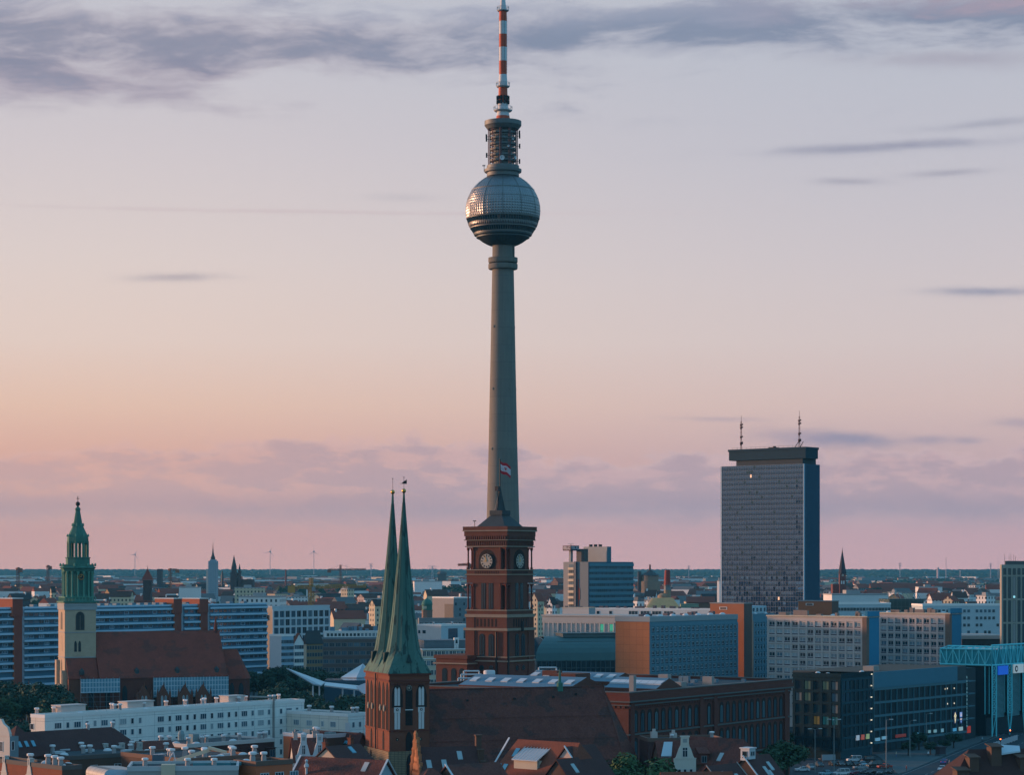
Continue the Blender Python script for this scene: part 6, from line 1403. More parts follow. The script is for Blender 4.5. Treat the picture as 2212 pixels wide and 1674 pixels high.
b.slab([p0, p1, (p1[0], p1[1], p1[2] + .75), (p0[0], p0[1], p0[2] + .75)], (.25, .6, 0)); p2 = rel(P(487, 1629, 474)); b.slab([(p1[0] - .3, p1[1], p1[2] + .5), p2, (p2[0], p2[1], p2[2] + .5), (p1[0] - .3, p1[1], p1[2] + 1.1)], (.2, .6, 0)); obj('arm', b, mat('crane_cream', (.60, .50, .36), .7, .1), r)
b = MB(); q = rel(P(346, 1660, 462)); b.box(q[0] - 1.6, q[0] + .6, q[1], q[1] + 2, q[2] - 1, q[2] + 2.6); obj('cab', b, mat('cab_blue', (.05, .10, .14), .4, .15), r)
b = MB(); b.tube((q[0] + 1, q[1], q[2]), (q[0] + 2.6, q[1], q[2] + 3.2), .12, 5); b.tube((q[0] + 2.6, q[1], q[2] + 3.2), (q[0] + 3.4, q[1], q[2]), .12, 5); b.tube((q[0] - .4, q[1], q[2] + 2.6), (q[0] + 2.6, q[1], q[2] + 3.2), .06, 4); obj('strut', b, verge_white, r)
b = MB(); b.lathe([(.55, q[2]), (.55, 0)][::-1], 10, (q[0] + 1, q[1] + .8)); obj('pedestal', b, grey_frame, r)
B, L, D, h = block('pale_parapet_house', 'flat roofed house with a long pale grey parapet at the bottom edge', 'house', 276, 436, 6, 270, 514, 1664, mat('grey_parapet', (.30, .30, .29), .85, .2, .4), gable_pale, flat_roof, mat('grey_coping', (.42, .44, .45), .8, .1), D=12)
b = MB(); b.box(6.2, 8.8, -.4, 2, h - 2, h + .9); B.part('stair_head', b, cream_render); b = MB(); b.box(12, 19, 3, 8, h, h + .9); b.box(14, 21, 8, 10, h, h + .5); pieces('tarpaulin', b, mat('teal_tarp', (.06, .20, .24), .7, .2), B.root)
for u, v in ((3, 4), (11, 2.5), (16, 2)): vent(B, u, v, h + .1, .9)
for s_ in (3, 9.5, 13, 17): B.win('R', s_, h - 3.2, 1.3, 1.8, 'r2', pale_frame, glass_blue)
B.done()
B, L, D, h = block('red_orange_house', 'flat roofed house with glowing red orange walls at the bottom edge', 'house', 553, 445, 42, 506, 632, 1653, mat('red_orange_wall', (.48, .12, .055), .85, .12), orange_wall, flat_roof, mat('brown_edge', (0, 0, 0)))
for s_ in (2, 5.5, 9): B.win('R', s_, h - 3.4, 2.0, 1.7, 'r3', pale_frame, glass_mix)
vent(B, 1, 2.5, h + .1, 1.1); vent(B, 4, 3, h + .1, 1.0); dome(B, 2, 6, h + .1); B.done()
# white Dutch gables
B = gh('twin_gable_house', 'brown roofed house with two tall white curved gables side by side', 'house', 637, 500, 12, 7.0, 9, 19.0, 23.4, tile_brown, gable_pale, gable_pale)
wg = mat('white_gable_plaster', (.52, .55, .57), .85, .1)
for c in (1.85, 5.3): dutch(B, 'R', c, 3.4, 18.6, 6.0, wg, -.3, True)
chim(B, .6, 4.5, 22, 25, MATS['vent_neck']); chim(B, 5, 6, 22, 25, MATS['vent_neck']); B.done()
B, L, D, h = block('angular_flat_roof', 'flat grey roof with roof junk and a white edge behind the twin white gables', 'house', 690, 560, 46, 612, 752, 1594, brown_wall, orange_wall, flat_roof, verge_white)
for u, v in ((4, 6), (2, 3)): vent(B, u, v, h + .1, 1.0)
b = MB(); b.box(3, 6, 7, 9.5, h, h + 1.4); b.box(6, 8, 3, 5, h, h + .8); pieces('roof_hut', b, mat('teal_hut', (0, 0, 0)), B.root); dome(B, 3, 9, h + .1); B.done()
B = gh('steep_brown_house', 'steep brown roofed house with a dark glazed slope beside the cream wing', 'house', 757, 560, 50, 8, 17, 13.5, 20.4, tile_dark, axis='v')
verge(B, 8, 17, 13.5, 20.4, 'v', (0,), (1,), verge_white, .3); skylights(B, 8, 17, 13.5, 20.4, 'v', [(4, .5), (8, .5)]); B.done()
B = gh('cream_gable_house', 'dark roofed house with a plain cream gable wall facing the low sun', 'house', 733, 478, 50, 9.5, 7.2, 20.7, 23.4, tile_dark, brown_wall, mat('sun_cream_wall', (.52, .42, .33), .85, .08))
chim(B, 1, 5, 21, 24.4, church_brick); chim(B, 8, 4.5, 22, 25, church_brick); skylights(B, 9.5, 7.2, 20.7, 23.4, 'u', [(6, .6)]); B.done()
B = gh('big_front_roof_house', 'big plain brown roof with white verges at the bottom left of the twin spired church', 'house', 806, 456, 60, 9, 20, 17.4, 22.2, tile_brown, mat('blue_grey_gable', (.30, .38, .43), .85, .1), brown_wall, axis='v')
verge(B, 9, 20, 17.4, 22.2, 'v', (0, 1), (0, 1)); skylights(B, 9, 20, 17.4, 22.2, 'v', [(4, .7)], mat('roof_hatch', (.45, .42, .40), .7, .1))
b = MB(); b.lathe([(.25, 18.5), (.25, 20.4), (.5, 20.6), (.5, 21), (.2, 21.4), (.35, 21.9), (.05, 22.2)], 10, (1.6, 17)); B.part('flue', b, white_paint, smooth=40); B.done()
B = gh('stepped_gable_house', 'dark roofed house with an ornate orange stepped brick gable before the church', 'house', 912, 503, 15, 13.2, 9.0, 16.4, 21.2, tile_dark, brown_wall, church_brick)
ob = mat('gable_orange_brick', (.36, .15, .07), .88, .2, .5)
for k in range(5):
    b = MB(); hw_ = 4.6 - k * .95; b.fb('L', 4.5 - hw_, 4.5 + hw_, -.3, .45, 14 + k * 2.0 if k else 10, 16.6 + k * 1.75); B.part('gable_step', b, ob) if k < 5 else None
    for s_ in (-1, 1): b = MB(); q_ = 4.5 + s_ * hw_ - s_ * .3; b.lathe([(.32, 14.5 + k * 1.6), (.32, 17.1 + k * 1.75), (.4, 17.3 + k * 1.75), (.05, 18.1 + k * 1.75)], 6, (-.45, q_)); B.part('pinnacle', b, ob)
for k, (f_, z_) in enumerate(((4.5, 23.6), (2.2, 20.6), (.3, 18.2))): b = MB(); b.box(13.0, 14.2, f_ - .6, f_ + .6, 8, z_); b.box(12.85, 14.35, f_ - .75, f_ + .75, z_, z_ + .3); B.part('gable_pillar', b, brown_wall)
skylights(B, 13.2, 9, 16.4, 21.2, 'u', [(1.8, .25), (5.2, .25), (9, .6)], mat('roof_hatch_pale', (.32, .40, .42), .6, .1)); B.done()
B = gh('low_brown_roof_house', 'low brown roof with a pale blue party wall under the stepped brick gable', 'house', 1000, 452, 35, 12, 11, 17.2, 21.6, tile_brown, axis='u', hip=0); verge(B, 12, 11, 17.2, 21.6, 'u', (0,), (0,)); B.done()
B = gh('left_brown_roof_house', 'brown hipped roof at the bottom edge beneath the church tower', 'house', 900, 450, 20, 9, 10, 17.0, 21.0, tile_brown, axis='u', hip=.8)
# large lit roof right of centre
B = gh('sunlit_tile_house', 'large tiled house with a sunlit orange slope and a white metal dormer box', 'house', 1217, 484, 50, 16, 21, 14.8, 23.3, tile_red, brown_wall, cream_render, axis='v', hip=.25)
b = MB(); b.box(2.6, 6.5, 9.2, 15.6, 17, 19.6); obj('dormer_wall', b, mat('dormer_cream', (.52, .44, .34), .85, .1), B.roof)
b = MB(); b.slab([(2.2, 8.9, 19.55), (2.2, 15.9, 19.55), (6.9, 15.9, 22.0), (6.9, 8.9, 22.0)], (0, 0, .15))
for k in range(9): v_ = 8.95 + k * 6.9 / 8; b.tube((2.2, v_, 19.8), (6.9, v_, 22.25), .06, 4)
obj('dormer_roof', b, mat('zinc_sheet', (.50, .49, .50), .5, .1), B.roof)
b = MB(); b.tube((3, 9, 16.5), (3, 9, 20.2), .12, 6); B.part('flue', b, pale_roof)
skylights(B, 16, 21, 14.8, 23.3, 'v', [(18.2, .3), (15.4 + 2, .68), (20, .3)]); verge(B, 16, 21, 14.8, 23.3, 'v', (1,), (0,)); B.done()
B = gh('dark_slope_house', 'house with a dark tiled slope and a white stepped verge right of the sunlit roof', 'house', 1287, 485, 50, 9.5, 16, 13.4, 22.6, tile_dark, brown_wall, mat('pink_gable_wall', (.50, .40, .36), .85, .1), axis='u'); verge(B, 9.5, 16, 13.4, 22.6, 'u', (0,), (0,)); B.done()
B = gh('dark_lower_slope_house', 'lower dark tiled roof with a small skylight beside the white stepped verge', 'house', 1266, 470, 50, 6.5, 15, 13.0, 21.2, tile_dark, brown_wall); skylights(B, 6.5, 15, 13, 21.2, 'u', [(3.5, .75)], MATS['roof_hatch_pale']); B.done()
B, L, D, h = block('white_chimney_house', 'brown flat topped house with two square white chimneys before the city hall', 'house', 1400, 560, 10, 1396, 1560, 1601, tile_dark, None, flat_roof, mat('brown_edge', (0, 0, 0)), D=9)
for x_, z_ in ((1416, 1583), (1458, 1586)): u = B.lu(x_); b = MB(); b.box(u - .75, u + .75, 1, 2.4, h - 1, B.z(z_)); b.box(u - .35, u + .35, 1.3, 2, B.z(z_), B.z(z_) + .7); B.part('chimney', b, [mat('chimney_plaster', (.50, .43, .40), .85, .1)])
vent(B, B.lu(1453), .6, h, .7); vent(B, B.lu(1540), 1, h + .2, .9); B.done()
B = gh('white_curved_gable_house', 'brown roofed house with one tall cream curved gable beside the leafy tree', 'house', 1428, 528, 8, 15, 10, 16.2, 20.8, tile_brown, brown_wall, brown_wall)
cg = mat('cream_gable_plaster', (.58, .54, .47), .85, .08); c = (B.lu(1454) + B.lu(1503)) / 2
dutch(B, 'R', c, 5.1, 15.6, 6.6, cg, -.5, True)
b = MB(); b.box(c - 2.55, c + 2.55, -.62, 1, 0, 15.6); B.part('gable_wall', b, cg)
for s_ in (-1.3, 0, 1.4): B.win('R', c + s_, 13.0, .8, 1.9, 'r1', pale_frame, glass_dark, -.62)
b = MB(); b.slab([(.2, 1.2, 17.4), (2.6, 1.2, 17.4), (3.4, 3.8, 20.4), (1.4, 3.8, 20.4)], (0, -.3, .4)); B.part('sheet_dormer', b, mat('pale_blue_sheet', (.45, .54, .60), .6, .08))
b = MB(); b.box(8.9, 11, -.2, 3, 15.8, 18.3); b.slab([(8.6, -.6, 18.2), (11.3, -.6, 18.2), (11.3, 3.6, 19.4), (8.6, 3.6, 19.4)], (0, 0, .2)); B.part('dormer', b, tile_brown); B.win('R', 9.95, 16.2, 1.2, 1.6, 'r2', grey_frame, glass_dark, -.2); B.done()
B = gh('brown_hip_house', 'brown hipped roof right of the cream curved gable', 'house', 1596, 520, 48, 15, 24, 13.2, 21.4, tile_brown, axis='v', hip=.55); skylights(B, 15, 24, 13.2, 21.4, 'v', [(8, .5)], MATS['roof_hatch_pale']); B.done()
B = gh('white_lantern_house', 'dark roof with a small white windowed roof lantern and a white verge', 'house', 1672, 485, 50, 9, 15, 12.6, 20.6, tile_dark, brown_wall, brown_wall)
b = MB(); b.box(.3, 2.6, 6.4, 8.6, 20.2, 22.4); b.box(.1, 2.8, 6.2, 8.8, 22.4, 22.65); b.box(-.5, 3.2, 6.9, 8.1, 20.0, 20.5); B.part('roof_lantern', b, white_paint); B.win('R', 1.1, 20.9, .55, .95, 'r1', grey_frame, glass_dark, 6.4); B.win('R', 1.9, 20.9, .55, .95, 'r1', grey_frame, glass_dark, 6.4); B.win('L', 7.5, 20.8, 1.3, 1.1, 'r1', grey_frame, glass_dark, .3)
verge(B, 9, 15, 12.6, 20.6, 'u', (0,), (0,)); skylights(B, 9, 15, 12.6, 20.6, 'u', [(4, .6), (4.8, .5), (6.5, .7)], MATS['roof_hatch_pale']); B.done()
B = gh('dark_twin_slope_house', 'dark tiled double slope with thin pale verges at the bottom right of the tree', 'house', 1590, 468, 50, 10, 14, 13.0, 20.0, tile_dark, brown_wall); verge(B, 10, 14, 13, 20, 'u', (0, 1), (0,), pale_roof, .2); skylights(B, 10, 14, 13, 20, 'u', [(3, .7), (7, .6)], MATS['roof_hatch_pale']); B.done()
B = gh('reddish_low_roof_house', 'low reddish roof at the bottom edge below the cream curved gable', 'house', 1440, 462, 8, 14, 9, 14.8, 19.3, tile_red, brown_wall)
B = gh('corner_tile_house', 'reddish tiled hipped roof with stout chimneys at the bottom right corner', 'house', 2052, 464, 12, 27, 14, 16.4, 23.4, mat('corner_shaded_tile', (.055, .026, .023), .9, .2, .2, grain=.3), brown_wall, brown_wall, axis='u', hip=1.0)  # shade cast by neighbouring houses is put into the dark tile colour
for u, v, z0, z1, w_ in ((6.4, 4, 18, 22.2, 2.0), (11.6, 5, 20, 24.2, 2.2), (3.4, 2.5, 17, 19.8, 2.6), (17, 4, 19, 22, 1.5)): b = MB(); b.box(u - w_ / 2, u + w_ / 2, v - 1.2, v + 1.2, z0, z1); b.slab([(u - w_ / 2 - .3, v - 1.5, z1), (u + w_ / 2 + .3, v - 1.5, z1), (u + w_ / 2 + .3, v + 1.5, z1 + .5), (u - w_ / 2 - .3, v + 1.5, z1 + .5)], (0, 0, .2)); B.part('chimney', b, brown_wall)
b = MB(); b.slab([(13, 4.5, 22.6), (17.5, 5.5, 23.0), (18, 7, 23.9), (14, 7, 24.2)], (0, 0, .3)); B.part('sheet_dormer', b, MATS['pale_blue_sheet']); B.done()
# ------------------------------------------------------------------ trees
def leafmesh(seed, n, rx, rz, size, lob=16, m=0):
    rnd = random.Random(seed); b = MB(); cl = []
    for i in range(lob):
        t, f = rnd.uniform(0, 2 * pi), rnd.uniform(-.55, 1)
        r = sqrt(max(0, 1 - f * f)) * rnd.uniform(.45, .8); cl.append((r * cos(t) * rx, r * sin(t) * rx, f * rz * .72, rnd.uniform(.30, .5)))
    cl.append((0, 0, 0, .7))
    for i in range(n):
        cx_, cy_, cz_, k = rnd.choice(cl); d = Vector((rnd.gauss(0, 1), rnd.gauss(0, 1), rnd.gauss(0, 1))).normalized(); q = rnd.uniform(.55, 1.08)
        p = Vector((cx_ + d.x * rx * k * q, cy_ + d.y * rx * k * q, cz_ + d.z * rz * k * q * .9))
        nrm = (d + Vector((rnd.gauss(0, .5), rnd.gauss(0, .5), rnd.gauss(0, .5) + .3))).normalized(); a_ = nrm.orthogonal().normalized(); c_ = nrm.cross(a_); s_ = size * rnd.uniform(.6, 1.3); g = rnd.uniform(0, 2 * pi)
        e1 = (a_ * cos(g) + c_ * sin(g)) * s_; e2 = (c_ * cos(g) - a_ * sin(g)) * s_ * .62
        b.add([tuple(p + e1), tuple(p + e2), tuple(p - e1), tuple(p - e2)], [(0, 1, 2, 3)], m)
    return b
def leafmat(name, c): return mat(name, c, .75, .45, .35, grain=.45, spec=.15)
leaf_dark = leafmat('dark_foliage', (.020, .060, .042)); leaf_mid = leafmat('mid_foliage', (.036, .080, .042)); leaf_far = leafmat('far_foliage', (.024, .055, .042)); leaf_fresh = leafmat('fresh_foliage', (.050, .105, .045))  # brightest green is for the nearest crowns
bark = mat('bark', (.05, .04, .032), .95, .2)
b = MB(); b.tube((0, 0, 0), (0, 0, .45), .035, 8, r2=.026)
for t in range(5): b.tube((0, 0, .3 + .04 * t), (.2 * cos(t * 1.3), .2 * sin(t * 1.3), .62), .016, 5, r2=.007)
TRUNK = mesh('trunk', b, bark, 40)
CROWN = {}
def crown(kind, k):
    if (kind, k) not in CROWN:
        n, sz, m = {'near': (5200, .026, leaf_fresh), 'park': (2000, .042, leaf_dark), 'park2': (2000, .042, leaf_mid), 'far': (420, .085, leaf_far), 'tall': (420, .08, leaf_far)}[kind]
        CROWN[(kind, k)] = mesh('crown', leafmesh(k * 7 + len(kind), n, .40 if kind != 'tall' else .17, .36 if kind != 'tall' else .46, sz), m)
    return CROWN[(kind, k)]
def tree(kind, X, Y, hgt, label, group=None, wide=1.0, z=0, cat='tree'):
    r = thing('tree', label, cat, (X, Y, z), random.uniform(0, 6.28), group); r.scale = (hgt * wide, hgt * wide, hgt)
    link('trunk', TRUNK, r); link('crown', crown(kind, random.randrange(4)), r, (0, 0, .62 if kind != 'tall' else .52)); return r
def num(n): return ['', 'first', 'second', 'third', 'fourth', 'fifth', 'sixth', 'seventh', 'eighth', 'ninth', 'tenth', 'eleventh', 'twelfth', 'thirteenth', 'fourteenth', 'fifteenth', 'sixteenth', 'seventeenth', 'eighteenth', 'nineteenth', 'twentieth'][n]
random.seed(21)
def grove(pts, kind, where, group, hs=(13, 18)):
    pts = sorted(pts); k = len(pts); half = (k + 1) // 2
    for i, (x, Y) in enumerate(pts):
        lb = 'leafy tree %s, %s from the %s' % (where, num(i + 1 if i < half else k - i), 'left' if i < half else 'right')
        tree(random.choice(kind), wx(x, Y), Y, random.uniform(*hs), lb, group, random.uniform(.95, 1.25))
grove([(x + random.uniform(-8, 8), random.uniform(900, 935)) for x in range(-15, 128, 17)], ('park',), 'in the row behind, left of the green lantern church', 'park trees left of the church')
grove([(x + random.uniform(-8, 8), random.uniform(800, 860)) for x in range(-10, 200, 21)], ('park', 'park2'), 'in the middle row, left of the green lantern church', 'park trees left of the church', (13, 17))
grove([(x + random.uniform(-8, 8), random.uniform(690, 760)) for x in range(-10, 330, 26)], ('park', 'park2'), 'right behind the long white panel block', 'park trees behind the white block', (12.5, 15.5))
grove([(x + random.uniform(-8, 8), random.uniform(1000, 1040)) for x in range(560, 680, 19)] , ('park',), 'beside the pale blue block', 'trees beside the pale blue block', (15, 19))
grove([(x, Y) for x, Y in ((702, 1030), (728, 1020), (752, 1035), (690, 1010))], ('park',), 'in front of the grey brown band office', 'trees before the band office', (15, 18))
grove([(x + random.uniform(-6, 6), random.uniform(880, 915)) for x in range(575, 640, 21)], ('park',), 'left of the folded white pavilion', 'trees round the pavilion', (14, 18))
grove([(x + random.uniform(-8, 8), random.uniform(830, 880)) for x in range(560, 800, 23)], ('park', 'park'), 'in the row before the folded white pavilion', 'trees round the pavilion', (12, 15))
grove([(x + random.uniform(-8, 8), random.uniform(700, 770)) for x in range(560, 800, 25)], ('park', 'park', 'park2'), 'between the white panel wing and the pavilion', 'trees behind the white wing', (12, 15.5))
grove([(x + random.uniform(-6, 6), random.uniform(1050, 1075)) for x in range(380, 560, 24)], ('park',), 'behind the chancel of the green lantern church', 'trees behind the church', (13, 16))
tree('park', wx(772, 566), 566, 19, 'dark bushy tree squeezed between the cream wing and the brick church tower', None, 1.0)
tree('near', wx(1388, 505), 505, 21.5, 'big fresh green tree below the nave roof of the twin spired church', None, 1.05)
tree('near', wx(1362, 495), 495, 17, 'smaller fresh green tree at the left foot of the big green one', None, 1.1)
tree('near', wx(1512, 447), 447, 16.6, 'little green treetop at the bottom edge by the low reddish roof', None, .7)
tree('park2', wx(1700, 660), 660, 12.5, 'olive tree at the left end of the car park', None, 1.2); tree('park2', wx(1664, 640), 640, 11, 'dark tree between the city hall and the white lantern roof', None, 1.2)
tree('park', wx(1694, 745), 745, 9, 'small dark tree beside the corner of the dark glass office', None, 1.0)
tree('park', wx(2035, 500), 500, 15.5, 'dark round treetop left of the corner tile roof', None, .75); tree('park', wx(2085, 520), 520, 18, 'dark treetop rising behind the chimney of the corner tile roof', None, .6); tree('park', wx(2200, 480), 480, 19.5, 'dark treetop overlapping the right end of the corner tile roof', None, .6)
for i, (x, y, h_) in enumerate(((1985, 1622, 6.5), (1962, 1634, 5), (2010, 1632, 4.5), (2060, 1618, 5.5), (2040, 1624, 4))):
    Y = 60 * F / (y - HY); tree('park', wx(x, Y), Y, h_, ['small dark tree in a planter before the blue shop signs', 'low dark bush tree beside the lamp post on the plaza', 'spreading dark bush on the plaza under the white shop signs', 'small dark tree before the emblem banners', 'knee high dark shrub beside the kiosk on the plaza'][i], 'plaza planting', 1.3)
# ------------------------------------------------------------------ streets
def G(x, y): Y = 60 * F / (y - HY); return (wx(x, Y), Y)
asphalt = mat('asphalt', (.024, .046, .058), .9, .3, .15); paving = mat('paving', (.07, .105, .115), .9, .25, .2, kind='panel', bw=2, bh=2, ms=.04, mc=(.045, .068, .075))
b = MB(); b.face([(-400, 380, .012), (600, 380, .012), (600, 1300, .012), (-400, 1300, .012)]); struct('city_paving', b, mat('city_floor', (.03, .05, .058), .9, .35, .05))
k0, k1, k2 = G(1960, 1668), G(2070, 1621.5), G(2160, 1588)
b = MB(); b.prism([G(1890, 1632), (G(1890, 1640)[0] + 2, G(1890, 1640)[1]), G(1940, 1674), k0, k1, k2, G(2140, 1585), G(2086, 1600)], .0, .14, mt=0); struct('pavement', b, paving)
d_ = (k2[0] - k0[0], k2[1] - k0[1]); ln = sqrt(d_[0] ** 2 + d_[1] ** 2); d_ = (d_[0] / ln, d_[1] / ln); nrm = (d_[1], -d_[0])
def rp(s_, o): return (k0[0] + d_[0] * s_ + nrm[0] * o, k0[1] + d_[1] * s_ + nrm[1] * o)
b = MB(); b.face([rp(-220, .2) + (.02,), rp(-220, 26) + (.02,), rp(400, 26) + (.02,), rp(400, .2) + (.02,)]); struct('road', b, asphalt)
b = MB()
for i in range(-10, 40):
    for o in (7, 14): b.face([rp(i * 9, o) + (.026,), rp(i * 9, o + .18) + (.026,), rp(i * 9 + 4, o + .18) + (.026,), rp(i * 9 + 4, o) + (.026,)])
b.face([rp(-220, .9) + (.026,), rp(-220, 1.05) + (.026,), rp(400, 1.05) + (.026,), rp(400, .9) + (.026,)]); struct('road_markings', b, mat('line_white', (.32, .34, .34), .8, .2))
b = MB(); b.face([G(1700, 1636) + (.018,), G(1720, 1690) + (.018,), G(1950, 1690) + (.018,), G(1888, 1638) + (.018,)]); struct('car_park_surface', b, asphalt)
# ------------------------------------------------------------------ cars
tyre = mat('tyre', (.012, .012, .013), .9, .1); carglass = mat('car_glass', (.02, .035, .045), .08, 0, spec=.7); tl = mat('tail_light', (.4, .02, .01), .4, 0, emit=(1, .08, .03), es=.25); hl = mat('head_lamp', (.6, .6, .6), .2, 0)
hl_on = mat('head_lamp_lit', (.9, .85, .75), .3, 0, emit=(1, .75, .5), es=4); tl_on = mat('tail_light_lit', (.8, .1, .05), .3, 0, emit=(1, .2, .1), es=3)
def carparts(kind):
    Ln, Wd = {'car': (4.4, 1.78), 'van': (4.9, 1.9), 'suv': (4.3, 1.85)}[kind]
    if kind == 'car': low = [(0, .35), (0, .72), (.12, .86), (1.15, .96), (Ln - 1.0, .98), (Ln - .1, .92), (Ln, .6), (Ln, .32)]; cab = [(1.1, .94), (1.85, 1.40), (2.2, 1.45), (3.2, 1.42), (3.95, .96)]
    elif kind == 'van': low = [(0, .35), (0, .8), (.15, .98), (.9, 1.08), (Ln - .1, 1.1), (Ln, .9), (Ln, .35)]; cab = [(.75, 1.06), (1.5, 1.85), (1.9, 1.95), (Ln - .35, 1.95), (Ln - .12, 1.08)]
    else: low = [(0, .45), (0, .95), (.1, 1.05), (1.2, 1.1), (Ln - .1, 1.1), (Ln, .9), (Ln, .45)]; cab = [(1.15, 1.08), (1.35, 1.78), (1.6, 1.84), (Ln - .2, 1.84), (Ln - .08, 1.08)]
    bb = MB()
    def loft(pr, w0, w1, zlo, zhi):
        def w_(z): return w0 + (w1 - w0) * (z - zlo) / (zhi - zlo)
        n = len(pr); vs = [(x - Ln / 2, -w_(z) / 2, z) for x, z in pr] + [(x - Ln / 2, w_(z) / 2, z) for x, z in pr]
        return vs, [tuple(range(n)), tuple(range(2 * n - 1, n - 1, -1))] + [(i, n + i, n + (i + 1) % n, (i + 1) % n) for i in range(n)]
    vs, fs = loft(low, Wd * .96, Wd, .35, 1.0); bb.add(vs, fs)
    gg = MB(); vs, fs = loft(cab, Wd * .94, Wd * .72, .95, cab[2][1]); gg.add(vs, fs)
    x0, x1 = cab[1][0], cab[-2][0]; zt_ = cab[2][1]; bb.box(x0 + .1 - Ln / 2, x1 - .05 - Ln / 2, -Wd * .36, Wd * .36, zt_ - .03, zt_ + .05)
    for xp in (cab[1][0] + .05, (x0 + x1) / 2, x1 - .02):
        for s_ in (-1, 1): bb.tube((xp - Ln / 2, s_ * Wd * .475, .97), (xp - Ln / 2 + (.05 if xp < 2.5 else -.1), s_ * Wd * .372, zt_), .06, 4)
    wb = MB(); wb.lathe([(.2, -.11), (.31, -.1), (.33, 0), (.31, .1), (.2, .11)], 14, m=0); wb.lathe([(.2, -.115), (.2, .115)], 10, m=1)
    wb.v = [(x, z, y) for x, y, z in wb.v]
    hb = MB(); hb.box(-Ln / 2 - .02, -Ln / 2 + .1, -.18, .18, -.07, .09); tb = MB(); tb.box(Ln / 2 - .1, Ln / 2 + .02, -.14, .14, -.1, .12)
    return Ln, Wd, bb, mesh('glasshouse', gg, carglass), mesh('wheel', wb, [tyre, grey_frame], 40), hb, tb
CP = {k: carparts(k) for k in ('car', 'van', 'suv')}; CB = {}
def car(kind, paint, x, y, ang, label, lit=None, group='cars in the car park', XY=None):
    Ln, Wd, bb, gm, wm, hb, tb = CP[kind]; X, Y = XY or G(x, y)
    r = thing('parked_car' if not lit else 'moving_car', label, 'car', (X, Y, .03), radians(ang), group)
    if (kind, paint.name) not in CB: CB[(kind, paint.name)] = mesh('body', bb, paint, 30)
    link('body', CB[(kind, paint.name)], r); link('glasshouse', gm, r)
    for s_ in (-1, 1):
        for xx in (-Ln * .31, Ln * .3): link('wheel', wm, r, (xx, s_ * (Wd / 2 - .12), .33))
        key = ('h', kind, lit == 'h'); 
        if key not in CB: CB[key] = mesh('headlight', hb, hl_on if lit == 'h' else hl)
        link('headlight', CB[key], r, (0, s_ * Wd * .34, .68)); key = ('t', kind, lit == 't')
        if key not in CB: CB[key] = mesh('tail_light', tb, tl_on if lit == 't' else tl)
        link('tail_light', CB[key], r, (0, s_ * Wd * .36, .8))
    return r
def paint(n, c): return mat('paint_' + n, c, .3, .05, spec=.6)
pw, ps, pb, pk, pr_, pm, pg, pbe, pbl, pgr = paint('white', (.6, .62, .64)), paint('silver', (.3, .33, .35)), paint('light_blue', (.25, .42, .5)), paint('black', (.012, .015, .018)), paint('red', (.35, .05, .03)), paint('maroon', (.16, .02, .04)), paint('dark_green', (.02, .045, .045)), paint('beige', (.36, .32, .22)), paint('blue', (.02, .09, .35)), paint('grey', (.08, .10, .11))
for kind, p_, x, y, ang, lb in (
    ('car', pbe, 1729, 1641, 12, 'beige estate car parked at the office corner'), ('van', pw, 1846, 1647, 10, 'white van with dark windows parked before the office'),
    ('suv', pk, 1874, 1648, 15, 'black off-road car beside the white van'), ('car', pk, 1800, 1655, 100, 'leftmost black car in the dark middle row of the car park'), ('car', pgr, 1816, 1655.5, 98, 'dark grey car, second in the dark middle row'),
    ('car', pg, 1832, 1655.5, 98, 'dark green car, third in the dark middle row'), ('car', pk, 1848, 1656, 98, 'black car, fourth in the dark middle row'), ('car', pb, 1864, 1656, 98, 'pale blue car at the right end of the dark middle row'),
    ('van', pg, 1889, 1659, 20, 'dark green van beside the red car'), ('car', pr_, 1911, 1661, 15, 'red car parked at the right side of the car park'),
    ('car', pb, 1784, 1676, 30, 'light blue car at the bottom edge of the car park'), ('van', pw, 1819, 1676, 20, 'big white estate car at the bottom edge of the car park'), ('car', pm, 1843, 1675, 60, 'maroon car beside the big white estate'),
    ('car', pgr, 1861, 1672, 60, 'grey car right of the maroon car'), ('car', pk, 1881, 1674, 60, 'black car at the lower right of the car park'), ('car', ps, 1859, 1663, 10, 'silver car parked across behind the maroon car'),
    ('car', pw, 1733, 1668, 15, 'small white car near the olive tree'), ('car', pgr, 1770, 1657, 98, 'dark grey car left of the tall double lamp'), ('car', pk, 1785, 1645, 10, 'black car under the dark glass office wall'),
    ('car', pk, 1922, 1672, 70, 'black car between the red car and the plaza'), ('car', pgr, 1903, 1674, 70, 'grey car left of the last black car'), ('car', ps, 1752, 1662, 98, 'silver car behind the small white car')):
    car(kind, p_, x, y, ang, lb)
ra = math.degrees(atan2(d_[1], d_[0]))
car('car', pbl, 2033, 1658, ra + 180, 'bright blue car driving on the dark road', 'd', 'cars on the road', rp(32, 5)); car('car', pw, 2008, 1674, ra, 'white car with glowing tail lights on the road', 't', 'cars on the road', rp(7, 9))
car('car', pk, 2197, 1597, ra + 180, 'dark car with lit headlamps coming down the road', 'h', 'cars on the road', rp(138, 9)); car('van', pw, 2180, 1620, ra, 'white van beyond the white hoarding', 'd', 'cars on the road', rp(105, 20)); car('van', paint('yellow', (.5, .32, .05)), 2185, 1622, ra, 'yellow van beside the white van', 'd', 'cars on the road', rp(98, 23))
